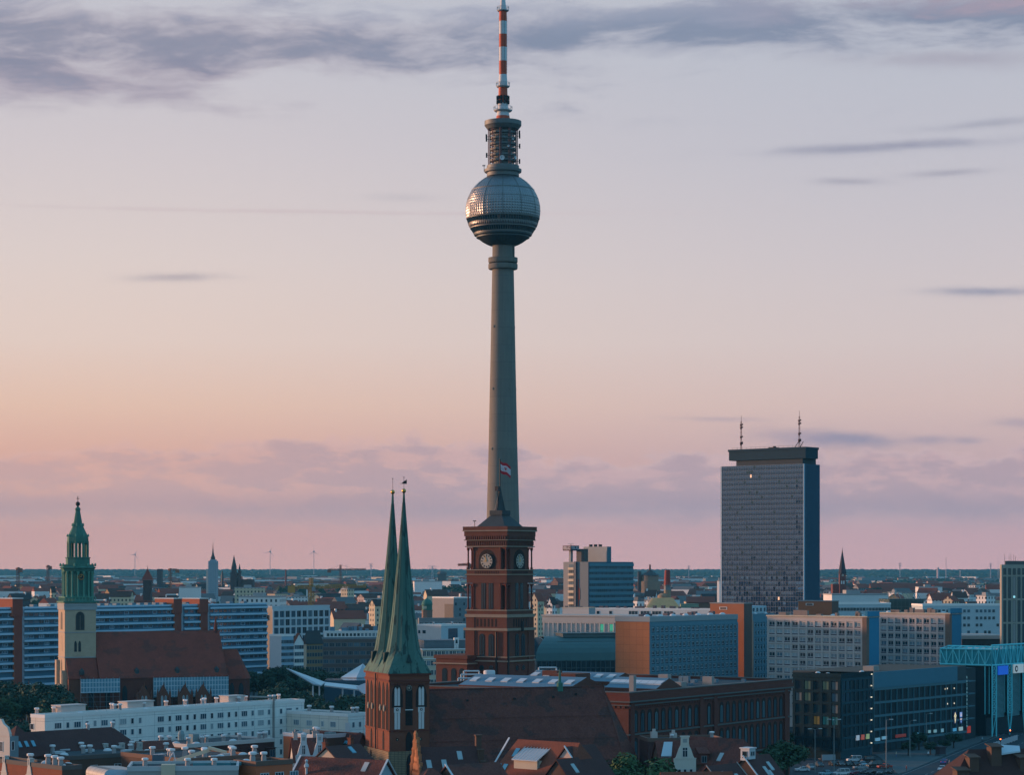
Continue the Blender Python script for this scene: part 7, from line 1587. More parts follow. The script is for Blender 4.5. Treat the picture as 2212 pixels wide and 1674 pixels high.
# lamp posts
b = MB(); b.lathe([(.14, 0), (.12, 4), (.07, 1)], 8); 
galv = mat('galvanised_post', (.22, .25, .25), .6, .15)
def lamp(x, Y, h_, arms, lb):
    r = thing('street_lamp', lb, 'street lamp', (wx(x, Y), Y, 0), 0, 'tall street lamps round the car park')
    b = MB(); b.lathe([(.16, 0), (.13, h_ * .5), (.08, h_)], 8); obj('post', b, galv, r)
    for k in range(arms):
        a_ = 2 * pi * k / max(arms, 1) + .3; b = MB(); b.tube((0, 0, h_ - .1), (1.3 * cos(a_), 1.3 * sin(a_), h_ + .15), .05, 5); obj('arm', b, galv, r)
        b = MB(); b.box(-.55, .55, -.18, .18, -.1, .08); o = obj('lamp_head', b, mat('lamp_head', (.55, .6, .6), .5, .1), r, (1.7 * cos(a_), 1.7 * sin(a_), h_ + .15), a_)
for x, Y, yt, arms, lb in ((1760.5, 690, 1576, 2, 'lamp post left in the car park with two pale heads'), (1801.5, 688, 1556, 3, 'tallest lamp post of the car park with three heads'), (1914.5, 700, 1556, 1, 'single armed lamp post beside the red car'), (1965.5, 745, 1558, 1, 'single armed lamp post on the plaza left of the blue signs'), (2001, 778, 1543, 1, 'single armed lamp post in front of the white shop signs'), (2117, 640, 1629, 2, 'low lamp post with flat white heads beyond the corner roof')):
    lamp(x, Y, wz(yt, Y), arms, lb)
# signals, hoarding, kiosk, people
for x, y, yl, lb in ((2161, 1632, 1598, 'traffic light glowing red nearest the hoarding'), (2182, 1606, 1579, 'traffic light glowing red further up the road')):
    X, Y = G(x, y); r = thing('traffic_light', lb, 'traffic light', (X, Y, 0), 0, 'traffic lights'); z_ = wz(yl, Y); b = MB(); b.lathe([(.09, 0), (.07, z_)], 8); obj('post', b, iron, r)
    b = MB(); b.box(-.22, .22, -.15, .15, z_ - .8, z_ + .3); obj('signal_box', b, iron, r); b = MB(); b.disc('R', 0, z_ + .05, .2, .15, .2, 0, 12); obj('red_lens', b, mat('red_signal', (1, .1, .02), .4, 0, emit=(1, .12, .03), es=9), r)
p0, p1 = G(2148, 1618), G(2198, 1601); r = thing('hoarding', 'white construction hoarding along the road by the traffic lights', 'fence', p0 + (0,), atan2(p1[1] - p0[1], p1[0] - p0[0])); ln = sqrt((p1[0] - p0[0]) ** 2 + (p1[1] - p0[1]) ** 2)
for i in range(8): b = MB(); b.box(ln * i / 8 + .05, ln * (i + 1) / 8 - .05, -.05, .05, .3, 2.1); b.box(ln * i / 8 - .05, ln * i / 8 + .05, -.1, .3, 0, 2.2); obj('panel', b, mat('hoarding_white', (.36, .37, .40), .8, .2, 1.2), r)
X, Y = G(2032, 1634); r = thing('kiosk', 'small dark kiosk with a pale base on the plaza', 'kiosk', (X, Y, .14), .5); b = MB(); b.box(-1.3, 1.3, -1, 1, .5, 2.6); b.prism([(-1.6, -1.3), (1.6, -1.3), (1.6, 1.3), (-1.6, 1.3)], 2.6, 2.85); obj('cabin', b, mat('kiosk_dark', (.05, .04, .05), .7, .2), r); b = MB(); b.box(-1.4, 1.4, -1.1, 1.1, 0, .5); obj('base', b, paving, r)
X, Y = G(1698, 1640); r = thing('blue_container', 'blue site container at the corner of the city hall', 'container', (X, Y, 0), .4); b = MB(); b.box(-3, 3, -1.2, 1.2, 0, 2.5)
for i in range(16): b.box(-2.9 + i * .37, -2.75 + i * .37, -1.27, -1.2, .1, 2.4)
obj('body', b, mat('container_blue', (.08, .22, .28), .6, .15), r)
X, Y = G(1790, 1649); r = thing('banner_board', 'pale information board on two posts before the office', 'sign', (X, Y, 0), .2); b = MB(); b.box(-2.2, 2.2, -.05, .05, .8, 2.6); obj('board', b, mat('board_pale', (.30, .33, .36), .7, .2, 1.5), r); b = MB(); b.tube((-2, 0, 0), (-2, 0, .8), .06, 5); b.tube((2, 0, 0), (2, 0, .8), .06, 5); pieces('post', b, galv, r)
def person(x, y, shirt, trousers, lb):
    X, Y = G(x, y); r = thing('person', lb, 'person', (X, Y, .14), random.uniform(0, 6), 'people on the plaza'); b = MB()
    def col(prof, c, m): b.lathe([(a_, z) for a_, z in prof], 8, c, m)
    for s_ in (-1, 1): col([(.06, 0), (.07, .1), (.065, .45), (.095, .85)], (s_ * .1, s_ * .08), 1); b.tube((s_ * .2, 0, 1.42), (s_ * .27, .08, .85), .06, 6, 0, .04)
    col([(.16, .82), (.17, 1.0), (.19, 1.3), (.15, 1.46), (.07, 1.5), (.06, 1.56)], (0, 0), 0); col([(.05, 1.54), (.09, 1.6), (.105, 1.68), (.09, 1.76), (.03, 1.8)], (0, 0), 2)
    obj('body', b, [shirt, trousers, mat('skin', (.4, .24, .17), .7, .05)], r, smooth=50)
for x, y, a_, b_, lb in ((2005, 1636, pw, pk, 'person in white top walking on the plaza'), (2046, 1655, pk, pk, 'person in dark clothes crossing near the blue car'), (2051, 1656, pgr, pk, 'person in grey top following the dark dressed one'), (1958, 1668, pr_, pk, 'person in red top at the plaza edge by the lamp post'), (1936, 1637, pbe, pbl, 'person in beige top left of the dark bush'), (2122, 1604, pb, pk, 'person in pale blue top at the mall corner')):
    person(x, y, a_, b_, lb)
# sky blue tethered balloon-like bus shelter sign in the park
X, Y = P(62, 1500, 905)[:2]; r = thing('park_banner', 'white hanging banner with black letters and an orange foot among the park trees', 'banner', (X, Y, 0))
zt_, zb = wz(1493, 905), wz(1514, 905); b = MB(); b.box(-1.5, 1.5, -.1, .1, zb, zt_); obj('banner_cloth', b, mat('banner_white', (.62, .60, .58), .8, .05), r); b = MB(); b.lathe([(.5, zb - 2.4), (1.5, zb - 1.2), (1.5, zb)], 12); obj('orange_foot', b, mat('banner_orange', (.55, .22, .03), .7, .1), r)
b = MB(); b.box(-.95, -.45, -.14, -.1, zb + .8, zt_ - .6); b.box(.45, .95, -.14, -.1, zb + .8, zt_ - .6); b.box(-.3, .3, -.14, -.1, zb + 2.5, zb + 2.9); obj('lettering', b, iron, r); b = MB(); b.lathe([(.12, 0), (.1, zt_ + 4)], 6, (0, .5)); obj('post', b, iron, r)
# ------------------------------------------------------------------ far landmarks
def sstep(x, a, b): f = min(max((x - a) / (b - a), 0), 1); return f * f * (3 - 2 * f)
def zg(Y): return 19 * sstep(Y, 1300, 2500)
def far(name, label, cat, x, Y, group=None, rot=0.0): return thing(name, label, cat, (wx(x, Y), Y, 0), rot, group)
def px(n, Y): return n / F * Y
far_brick = mat('far_brick', (.16, .055, .045), .9, .25, .2); far_dark = mat('far_dark_brick', (.07, .05, .05), .9, .25, .2)
Y = 1900; r = far('water_tower', 'dark brick tower with a pointed red pyramid roof behind the striped slab', 'water tower', 319, Y)
b = MB(); w_ = px(12, Y); b.lathe([(w_ * 1.15, 0), (w_, 20), (w_ * 1.02, wz(1254, Y))], 4, ph=pi / 4); 
for z_ in (1256, 1263, 1271): b.lathe([(w_ * 1.08, wz(z_, Y)), (w_ * 1.08, wz(z_ - 1, Y))], 4, ph=pi / 4)
obj('tower_wall', b, far_dark, r); b = MB(); b.lathe([(w_ * 1.35, wz(1253, Y)), (.3, wz(1229, Y)), (.1, wz(1221, Y))], 4, ph=pi / 4); obj('roof', b, tile_marien, r)
b = MB(); b.box(-11, 4, -6, -2, 0, wz(1297, Y)); obj('annex', b, far_brick, r)
Y = 2300; r = far('scaffolded_church', 'church tower wrapped in pale scaffold sheeting with a dark needle spire', 'church', 460, Y); 
b = MB(); b.box(-px(9, Y), px(10, Y), -4, 5, 0, wz(1212, Y)); b.box(-px(6, Y), px(7, Y), -3, 4, wz(1212, Y), wz(1209, Y)); obj('sheeting', b, mat('scaffold_sheet', (.22, .29, .34), .85, .15, .3, kind='panel', bw=2.2, bh=2, ms=.15, mc=(.32, .36, .4)), r)
b = MB(); b.box(-px(13.5, Y), -px(9, Y), -4, 5, 0, wz(1232, Y)); obj('lit_edge_strip', b, mat('lit_edge_pale', (.52, .42, .38), .85, .1), r)  # sunlit left edge put in as a pale strip
b = MB(); b.lathe([(px(5, Y), wz(1210, Y)), (px(5, Y), wz(1205, Y)), (px(3.2, Y), wz(1201, Y)), (px(1.8, Y), wz(1195, Y)), (px(.8, Y), wz(1184, Y)), (.1, wz(1172, Y))], 8); obj('spire', b, slate, r)
Y = 2600; r = far('double_spire_church', 'dark brick church with one tall and one slender pointed spire on the horizon', 'church', 505.5, Y)
b = MB(); b.box(-px(7, Y), px(7, Y), -4, 5, 0, wz(1237, Y)); b.box(-px(5, Y), px(5, Y), -3, 3, 0, wz(1225, Y)); b.box(px(9, Y), px(15, Y), -3, 3, 0, wz(1233, Y)); b.box(px(7, Y), px(42, Y), 0, 12, 0, wz(1252, Y)); obj('wall', b, far_dark, r)
b = MB(); b.lathe([(px(6, Y), wz(1226, Y)), (px(3.2, Y), wz(1214, Y)), (.1, wz(1199, Y))], 8); b.lathe([(px(3, Y), wz(1234, Y)), (.1, wz(1218, Y))], 8, (px(12, Y), 0)); pieces('spire', b, slate, r)
Y = 3000; r = far('small_spire_church', 'tiny dark spire between the scaffolded tower and the double spired church', 'church', 480, Y); b = MB(); b.lathe([(px(3, Y), 0), (px(3, Y), wz(1246, Y)), (.1, wz(1231, Y))], 4); obj('tower', b, slate, r)
Y = 2100; r = far('pointed_brick_church', 'dark red brick church tower with a very pointed spire right of the glass hotel', 'church', 1819.5, Y)
b = MB(); w_ = px(6.7, Y); b.box(-w_, w_, -w_, w_, 0, wz(1240, Y)); b.box(-w_ * 3, -w_, 2, 14, 0, wz(1262, Y)); obj('tower', b, far_brick, r)
b = MB(); b.lathe([(w_ * 1.35, wz(1240, Y)), (w_ * 1.1, wz(1230, Y)), (.25, wz(1189, Y)), (.05, wz(1181, Y))], 8, ph=pi / 8); obj('spire', b, mat('far_spire_slate', (.045, .035, .045), .8, .2), r)
b = MB(); b.disc('R', 0, wz(1243, Y), 1.1, w_, w_ + .2, 0, 14); obj('clock', b, clock_face, r); b = MB(); b.box(-1.6, -.4, -w_ - .1, -w_, wz(1262, Y), wz(1255, Y)); b.box(.4, 1.6, -w_ - .1, -w_, wz(1262, Y), wz(1255, Y)); pieces('louvre', b, pale_frame, r)
Y = 2500; r = far('round_water_tower', 'stout round water tower with a conical roof and a chimney on top', 'water tower', 1404, Y)
b = MB(); R_ = px(21, Y); b.lathe([(R_ * 1.05, 0), (R_ * 1.05, wz(1256, Y)), (R_ * .88, wz(1255, Y)), (R_ * .88, wz(1243, Y))], 20); obj('drum', b, mat('drum_brick', (.20, .15, .11), .9, .2), r)
b = MB(); b.lathe([(R_ * 1.0, wz(1243.5, Y)), (R_ * .4, wz(1236, Y)), (R_ * .2, wz(1232, Y))], 20); obj('roof', b, slate, r); b = MB(); b.lathe([(px(2.2, Y), wz(1236, Y)), (px(1.9, Y), wz(1221, Y)), (px(2.3, Y), wz(1220, Y))], 10); obj('chimney', b, far_brick, r)
b = MB(); b.box(-px(26, Y), -px(19, Y), -4, 4, 0, wz(1235, Y)); obj('stair_tower', b, far_dark, r)
Y = 3400; r = far('square_block_tower', 'dark square domed tower standing alone left of the brick clock tower', 'tower', 955, Y); b = MB(); w_ = px(9.3, Y); b.box(-w_, w_, -w_, w_, 0, wz(1240, Y)); b.lathe([(w_ * 1.3, wz(1240, Y)), (w_ * 1.1, wz(1236, Y)), (w_ * .4, wz(1233.5, Y))], 8, ph=pi / 8); obj('wall', b, mat('far_grey_stone', (.10, .10, .10), .9, .2), r)
Y = 3200
for x, yt, lb in ((617.5, 1231, 'slim brick factory chimney beyond the grid office'), (1446, 1234, 'thin far chimney behind the painted one'), (462.5 + 60, 1246, 'low far chimney right of the double spired church')):
    r = far('factory_chimney', lb, 'chimney', x, Y, 'far factory chimneys'); b = MB(); b.lathe([(px(2.4, Y), 0), (px(1.6, Y), wz(yt + 1, Y)), (px(2, Y), wz(yt, Y))], 10); obj('shaft', b, far_brick, r)
tur_w = mat('turbine_haze_pink', (.50, .38, .40), .6, .05)  # paled towards the pink horizon, distance haze put into the colour
Y = 9000
for x, yh, an, lb in ((291.5, 1199, (.5, 2.5, 4.7), 'wind turbine left of the striped slab water tower'), (583.5, 1193, (.35, 2.4, 4.5), 'wind turbine above the grid office'), (678, 1193, (0.02, 2.1, 4.2), 'wind turbine above the yellow crane'), (778.7 - 30, 1222, (1, 3, 5), 'tiny far wind turbine behind the red crane')):
    r = far('wind_turbine', lb, 'wind turbine', x, Y, 'wind turbines on the horizon'); h_ = wz(yh, Y); k = 1 if yh < 1210 else .4; b = MB(); b.lathe([(px(.8, Y) * k, 0), (px(.5, Y) * k, h_)], 8); obj('tower', b, tur_w, r)
    b = MB(); b.box(-3 * k, 3 * k, -4 * k, 6 * k, h_, h_ + 4 * k); obj('nacelle', b, tur_w, r)
    for a_ in an: b = MB(); L_ = px(13, Y) * k; b.tube((0, -4, h_ + 1), (L_ * sin(a_), -4, h_ + 1 + L_ * cos(a_)), 1.0 * k, 5, r2=.3 * k); obj('blade', b, tur_w, r)
def crane(x, Y, yb, yt, xl, xr, yj, m, lb, w=1.0):
    r = far('tower_crane', lb, 'crane', x, Y, 'tower cranes'); b = MB(); z1, zj = wz(yt, Y), wz(yj, Y)
    def lat(p, q, s_, t_, n):
        p, q = Vector(p), Vector(q); d = (q - p).normalized(); a_ = d.orthogonal().normalized(); c_ = d.cross(a_); cs = [a_ * s_ + c_ * s_, a_ * s_ - c_ * s_, -a_ * s_ - c_ * s_, -a_ * s_ + c_ * s_]
        for c in cs: b.tube(p + c, q + c, t_, 4)
        for i in range(n):
            u0, u1 = p.lerp(q, i / n), p.lerp(q, (i + 1) / n)
            for k in range(4): b.tube(u0 + cs[k], u1 + cs[(k + 1) % 4], t_ * .7, 4)
    lat((0, 0, 0), (0, 0, zj), w, .22 * w, 24); obj('mast', b, m, r)
    b = MB(); lat((0, 0, zj), (0, 0, z1), w * .7, .2 * w, 6); obj('tower_top', b, m, r)
    b = MB(); lat((0, 0, zj), (px(xr - x, Y), 6, zj + .02 * px(xr - x, Y)), w * .6, .18 * w, 26); b.tube((0, 0, z1), (px(xr - x, Y) * .6, 4, zj + 1), .1 * w, 4); obj('jib', b, m, r)
    b = MB(); lat((0, 0, zj), (px(xl - x, Y), -2, zj), w * .6, .18 * w, 8); q = px(xl - x, Y); b.box(q - 1.5 * w, q + 2 * w, -3, 0, zj - 3 * w, zj + .5); b.tube((0, 0, z1), (q, -2, zj), .1 * w, 4); obj('counter_jib', b, m, r)
    b = MB(); b.box(.6, 2.8, -2, 0, zj - 2.8, zj); obj('cab', b, grey_frame, r)
crane(672, 1500, 1310, 1249, 629, 790, 1268, mat('crane_yellow', (.30, .19, .05), .7, .15), 'yellow tower crane with a long jib above the grid office', 1.3)
crane(735.5, 3000, 1250, 1220.5, 711, 790, 1231, mat('crane_rust', (.20, .075, .05), .7, .15), 'distant red tower crane above the horizon left of the copper spires', 1.3)
crane(368, 2400, 1262, 1228, 383, 362, 1231, mat('crane_orange', (.22, .09, .05), .7, .15), 'distant orange crane right of the red pyramid roofed tower', 1.1)
crane(39, 2600, 1270, 1226, 44, 33, 1229, MATS['crane_rust'], 'distant crane at the far left beyond the stair tower', 1.3); crane(103.5, 2800, 1262, 1221, 108, 99, 1224, MATS['crane_rust'], 'distant crane just left of the green lantern spire', 1.2)
crane(1012, 1900, 1300, 1216, 1016, 989, 1220, MATS['crane_rust'], 'crane jib poking out left of the brick clock tower', 1.0)
def pylon(x, Y, yt, lb, wd=3.5):
    r = far('power_pylon', lb, 'pylon', x, Y, 'power pylons on the horizon'); z1 = wz(yt, Y); b = MB(); w_ = px(wd, Y)
    for s_ in (-1, 1): b.tube((s_ * w_ * .6, 0, 0), (s_ * w_ * .12, 0, z1), .6, 4)
    n = 7
    for i in range(n):
        f0, f1 = i / n, (i + 1) / n; b.tube((-w_ * (.6 - .48 * f0), 0, z1 * f0), (w_ * (.6 - .48 * f1), 0, z1 * f1), .45, 4); b.tube((w_ * (.6 - .48 * f0), 0, z1 * f0), (-w_ * (.6 - .48 * f1), 0, z1 * f1), .45, 4)
    for f_, k in ((.98, 1.4), (.9, 1.1)): b.tube((-w_ * k, 0, z1 * f_), (w_ * k, 0, z1 * f_), .6, 4); b.tube((-w_ * k, 0, z1 * f_), (0, 0, z1 * (f_ + .05)), .35, 4); b.tube((w_ * k, 0, z1 * f_), (0, 0, z1 * (f_ + .05)), .35, 4)
    obj('lattice', b, tur_w, r)
for x, yt, lb, w_ in ((801.5, 1218, 'pylon with a broad head left of the copper spires', 4), (934, 1223, 'wide armed pylon between the spires and the square tower', 7), (1498 - 10, 1223, 'pylon left of the glass hotel tower', 2.5), (1949 - 5, 1217, 'pylon left of the radio mast', 2.5), (2140, 1218, 'pylon just left of the tall beige tower', 2.5)): pylon(x, 6500, yt, lb, w_)
Y = 7000
for x, yt, w_, lb in ((2043.5, 1204, .55, 'thin radio mast rising high over the horizon on the right'), (2156, 1207, .3, 'very faint mast near the tall beige tower'), (2074, 1232, .6, 'short dark mast in front of the far woods on the right')): r = far('radio_mast', lb, 'mast', x, Y, 'radio masts'); b = MB(); b.lathe([(px(w_, Y) * 1.3, 0), (px(w_, Y), wz(yt, Y))], 6); obj('shaft', b, tur_w, r)
r = far('far_round_tower', 'small round headed tower on the horizon left of the radio mast', 'tower', 2026, 6500); b = MB(); b.lathe([(px(2.2, 6500), 0), (px(2.6, 6500), wz(1228, 6500)), (px(1.5, 6500), wz(1226, 6500))], 10); obj('shaft', b, tur_w, r)
r = far('dark_rooftop_box', 'dark boxy building breaking the horizon right of the red pyramid roof', 'building', 345.5, 3300); b = MB(); b.box(-px(4.6, 3300), px(4.6, 3300), -8, 8, 0, wz(1229.5, 3300)); b.box(-px(3, 3300), px(2, 3300), -8.3, -8, wz(1234, 3300), wz(1231, 3300)); obj('wall', b, far_dark, r)
# ------------------------------------------------------------------ larger far buildings read from the photo
W_ = {'white': (.66, .65, .64), 'cream': (.56, .46, .32), 'grey': (.20, .21, .22), 'ochre': (.33, .22, .11), 'pink': (.42, .32, .29), 'brown': (.16, .09, .065)}
wallm = {k: mat('far_%s_wall' % k, c, .9, .15, .1, kind='windows', bw=3.0, bh=3.5, ms=.95, mc=(.02, .025, .03)) for k, c in W_.items()}
plainm = {k: mat('plain_%s_wall' % k, c, .9, .12, .1) for k, c in W_.items()}
roofm = {'red': mat('far_red_roof', (.20, .058, .04), .9, .3, .15), 'brown': mat('far_brown_roof', (.075, .04, .032), .9, .3, .15), 'dark': mat('far_dark_roof', (.04, .035, .036), .9, .3, .15), 'flat grey': mat('far_flat_roof', (.12, .125, .13), .9, .3, .1), 'flat pale': mat('far_pale_roof', (.30, .30, .30), .9, .25, .1)}
def fhouse(X, Y, rot, L, D, h, wk, rk, rise, label, group, plain=False, name='house', cat='house', ch=0):
    r = thing(name, label, cat, (X, Y, zg(Y)), rot, group); wm = (plainm if plain else wallm)[wk]
    b = MB(); b.box(-L / 2, L / 2, 0, D, 0, h)
    flat = rk.startswith('flat')
    if not flat and rise: b.add([(-L / 2, 0, h), (-L / 2, D, h), (-L / 2, D / 2, h + rise - .2)], [(0, 2, 1)]); b.add([(L / 2, 0, h), (L / 2, D, h), (L / 2, D / 2, h + rise - .2)], [(0, 1, 2)])
    obj('wall', b, wm, r); b = MB()
    if flat: b.box(-L / 2 - .2, L / 2 + .2, -.2, D + .2, h, h + .7); b.box(-L * .2, L * .05, D * .3, D * .7, h + .7, h + 2.8)
    else: b.slab([(-L / 2 - .3, -.5, h - .3), (L / 2 + .3, -.5, h - .3), (L / 2 + .3, D / 2, h + rise), (-L / 2 - .3, D / 2, h + rise)], (0, 0, .3)); b.slab([(L / 2 + .3, D + .5, h - .3), (-L / 2 - .3, D + .5, h - .3), (-L / 2 - .3, D / 2, h + rise), (L / 2 + .3, D / 2, h + rise)], (0, 0, .3))
    obj('roof', b, roofm[rk], r)
    for k in range(ch): b = MB(); u = random.uniform(-L * .4, L * .4); b.box(u - .6, u + .6, D * .4, D * .6, h, h + max(rise, 1) + 1.5); obj('chimney', b, plainm['brown' if k else 'white'], r)
    return r
BIG = [
 (758, 1274, 26, 2150, 'cream', 'flat pale', 'beige tower house with dark windows left of the copper spires', 26, 0), (800, 1284, 40, 2080, 'pink', 'brown', 'long pink house right of the beige tower house', 12, 3),
 (765, 1283, 120, 2250, 'brown', 'dark', 'very long dark roofed hall behind the yellow crane', 16, 6), (690, 1301, 110, 1700, 'brown', 'red', 'long dark red roofed market building below the yellow crane', 16, 5), (820, 1296, 30, 1600, 'cream', 'dark', 'cream house with a dark roof behind the park left of the copper spires', 14, 4),
 (1858, 1285.5, 125, 1380, 'white', 'flat pale', 'long low white hall below the pointed brick church', 20, 0), (1988, 1261, 215, 2700, 'brown', 'red', 'very long red roofed building in front of the far woods', 16, 8), (2010, 1269, 52, 2500, 'white', 'flat pale', 'plain white hall before the very long red roof', 14, 0), (1940, 1274, 26, 2300, 'white', 'flat pale', 'white rounded hall left below the long red roof', 22, 3),
 (2113, 1265, 24, 2600, 'white', 'flat grey', 'white block with a black inscription at the right end of the long red roof', 18, 0), (2035, 1283, 44, 1900, 'white', 'red', 'white gabled school with a red roof above the long office', 14, 5), (2066, 1288, 34, 1850, 'cream', 'red', 'cream wing with a red roof beside the white gabled school', 14, 4), (2140, 1288, 36, 1750, 'white', 'flat pale', 'white low block left of the tall beige tower', 30, 0),
 (1168, 1281, 26, 1700, 'cream', 'red', 'cream house with a pale pediment right of the brick clock tower', 14, 6), (1198, 1291, 20, 1550, 'white', 'dark', 'white balconied house left of the office high rise', 12, 5), (1215, 1249, 30, 3200, 'brown', 'red', 'broad red roof far behind the brick clock tower', 26, 6), (1388, 1299, 36, 1600, 'white', 'flat grey', 'white stepped house beside the office high rise', 14, 0),
 (1408, 1292, 18, 1580, 'white', 'flat pale', 'white round fronted house left of the painted chimney', 12, 2), (1514, 1290, 60, 1750, 'brown', 'red', 'red brick market hall left of the glass hotel tower', 14, 4), (1548, 1284, 60, 2000, 'brown', 'dark', 'dark brick warehouse close to the glass hotel tower', 14, 5), (1478, 1274, 34, 2500, 'white', 'flat pale', 'small white block right of the painted chimney', 14, 0), (1556, 1256, 8, 1900, 'white', 'flat pale', 'tall white slab peeking out left of the glass hotel tower', 12, 0),
 (409, 1270, 44, 2000, 'white', 'flat pale', 'pale blue hall with window strips right of the pyramid roofed tower', 24, 0), (560, 1291, 90, 1450, 'white', 'flat pale', 'pale flat roofed works above the right end of the striped slab', 26, 0), (540, 1271, 66, 2000, 'cream', 'flat pale', 'long sunlit cream building right of the scaffolded tower', 10, 0),
 (260, 1278, 44, 1800, 'cream', 'brown', 'long cream school with arched windows right of the green lantern', 12, 4), (116, 1268, 12, 2100, 'cream', 'dark', 'cream house with a round arched gable left of the green lantern', 14, 5), (185, 1261, 30, 2500, 'white', 'brown', 'domed pale house beside the green lantern', 14, 5), (925, 1257, 60, 2450, 'white', 'flat pale', 'plain white box hall right of the copper spires', 16, 0), (985, 1256, 40, 2750, 'white', 'flat grey', 'second white hall beside the clock tower', 14, 0)]
for x, yt, wp, Y, wk, rk, lb, D, rise in BIG:
    L = px(wp, Y); a_ = random.choice((.08, .12, -.06)) if wp > 40 else radians(random.choice((35, 48)))
    if a_ > .3: L = L / 1.25
    fhouse(wx(x, Y), Y, a_, L, D if a_ < .3 else min(D, L), max(6, wz(yt, Y) - rise - zg(Y)), wk, rk, rise, lb, None, plain=('plain' in lb or 'hall' in lb or 'slab peeking' in lb), cat='building', name='far_building')
# ------------------------------------------------------------------ the sea of houses
LM = [(20, 'the leftmost stair tower'), (105, 'the cream arched gable house'), (168, 'the green lantern'), (319, 'the pyramid roofed tower'), (409, 'the pale blue hall'), (460, 'the scaffolded church'), (520, 'the double spired church'), (617, 'the slim factory chimney'), (672, 'the yellow crane'), (758, 'the beige tower house'), (955, 'the square domed tower'), (1175, 'the pale pediment house'), (1404, 'the round water tower'), (1441, 'the painted chimney'), (1540, 'the glass hotel'), (1819, 'the pointed brick church'), (1956, 'the dark green hall'), (2043, 'the thin radio mast'), (2165, 'the tall beige tower')]
def occ(x):
    for x0, x1, y in ((-50, 577, 1309), (577, 700, 1311), (700, 815, 1366), (815, 905, 1300), (905, 934, 1345), (934, 1005, 1291), (1005, 1153, 0), (1153, 1217, 1325), (1217, 1368, 0), (1368, 1394, 1316), (1394, 1472, 1300), (1472, 1533, 1316), (1533, 1559, 1304), (1559, 1771, 0), (1771, 1811, 1298), (1811, 1922, 1304), (1922, 1992, 1294), (1992, 2163, 1307)):
        if x0 <= x < x1: return y
    return 0
def where(x):
    d, n = min((abs(x - q), n) for q, n in LM); q = [q for q, m in LM if m == n][0]
    return ('below' if d < 10 else 'left of' if x < q else 'right of') + ' ' + n
random.seed(42); cand = []
for Y in (1400, 1480, 1570, 1670, 1780, 1900, 2030, 2170, 2330, 2500, 2700, 2950, 3250, 3600, 4000):
    x = -20.0
    while x < 2180:
        L = random.uniform(10, 26); s_ = F / Y; x += L * s_ * random.uniform(.9, 1.5)
        h = random.uniform(14, 21) if Y < 3000 else random.uniform(12, 19); rise = random.choice((3.5, 4.5, 5.5)); rk = random.choices(list(roofm), (30, 22, 16, 18, 14))[0]
        yt = HY + (CAMZ - h - rise - zg(Y)) / Y * F
        if yt < occ(x) - 3: cand.append((x, Y, L, h, rise, rk, random.choices(list(W_), (34, 26, 12, 8, 12, 8))[0]))
random.shuffle(cand); hs = cand[:236]; recs = {}
for x, Y, L, h, rise, rk, wk in hs:
    key = (wk, rk, where(x), 'near' if Y < 2000 else 'far'); recs.setdefault(key, []).append((x, Y, L, h, rise))
ORD = ['', 'first', 'second', 'third', 'fourth', 'fifth', 'sixth']
for (wk, rk, wh_, nf), lst in recs.items():
    lst.sort()
    for i, (x, Y, L, h, rise) in enumerate(lst):
        base_ = '%s house with %s roof %s' % (wk, rk, wh_); dist = 'nearer' if nf == 'near' else 'distant'
        lb = ('%s %s' % (dist, base_)) if len(lst) == 1 else ('%s from left of %s %s houses with %s roof %s' % (ORD[i + 1], dist, wk, rk, wh_.replace(' the ', ' ')))
        fhouse(wx(x, Y), Y + random.uniform(-30, 30), radians(random.choice((-30, -12, 5, 20, 38, 50, 62))), L, random.uniform(10, 13), h, wk, rk, rise, lb, 'houses of the far city', random.random() < .3, ch=1 if Y < 2200 else 0)
B_ = MB()
def sbox(B_, X, Y, L, D, h, rise, rot, mw, mr):
    c, s_ = cos(rot), sin(rot); z_ = zg(Y); T_ = lambda x, y, z: (X + x * c - y * s_, Y + x * s_ + y * c, z + z_)
    B_.add([T_(x, y, z) for z in (0, h) for x, y in ((-L / 2, 0), (L / 2, 0), (L / 2, D), (-L / 2, D))], [(0, 1, 5, 4), (1, 2, 6, 5), (2, 3, 7, 6), (3, 0, 4, 7)], mw)
    B_.add([T_(-L / 2, 0, h), T_(L / 2, 0, h), T_(L / 2, D, h), T_(-L / 2, D, h), T_(-L / 2, D / 2, h + rise), T_(L / 2, D / 2, h + rise)], [(0, 1, 5, 4), (2, 3, 4, 5), (0, 4, 3), (1, 2, 5)], mr)
for x, Y, L, h, rise, rk, wk in cand[236:]: sbox(B_, wx(x, Y), Y + random.uniform(-40, 40), L, 12, h, rise, radians(random.uniform(-40, 60)), random.choice((0, 0, 1, 2)), random.choice((3, 3, 4, 5)))
for i in range(5000):
    Y = 2300 + 6400 * random.random() ** 1.1; X = random.uniform(-.26, .26) * Y
    if X > .08 * Y and random.random() < .6: continue
    big = random.random() < .12; sbox(B_, X, Y, random.uniform(14, 40) * (2.2 if big else 1), random.uniform(10, 14), random.uniform(9, 18) * (1.3 if big else 1), .5 if big else random.uniform(2, 5), radians(random.uniform(-50, 70)), random.choice((0, 0, 1, 2)), 5 if big else random.choice((3, 3, 4, 5)))
o = obj('distant_houses', B_, [plainm['white'], plainm['cream'], plainm['grey'], roofm['red'], roofm['brown'], roofm['flat grey']]); o['kind'] = 'stuff'
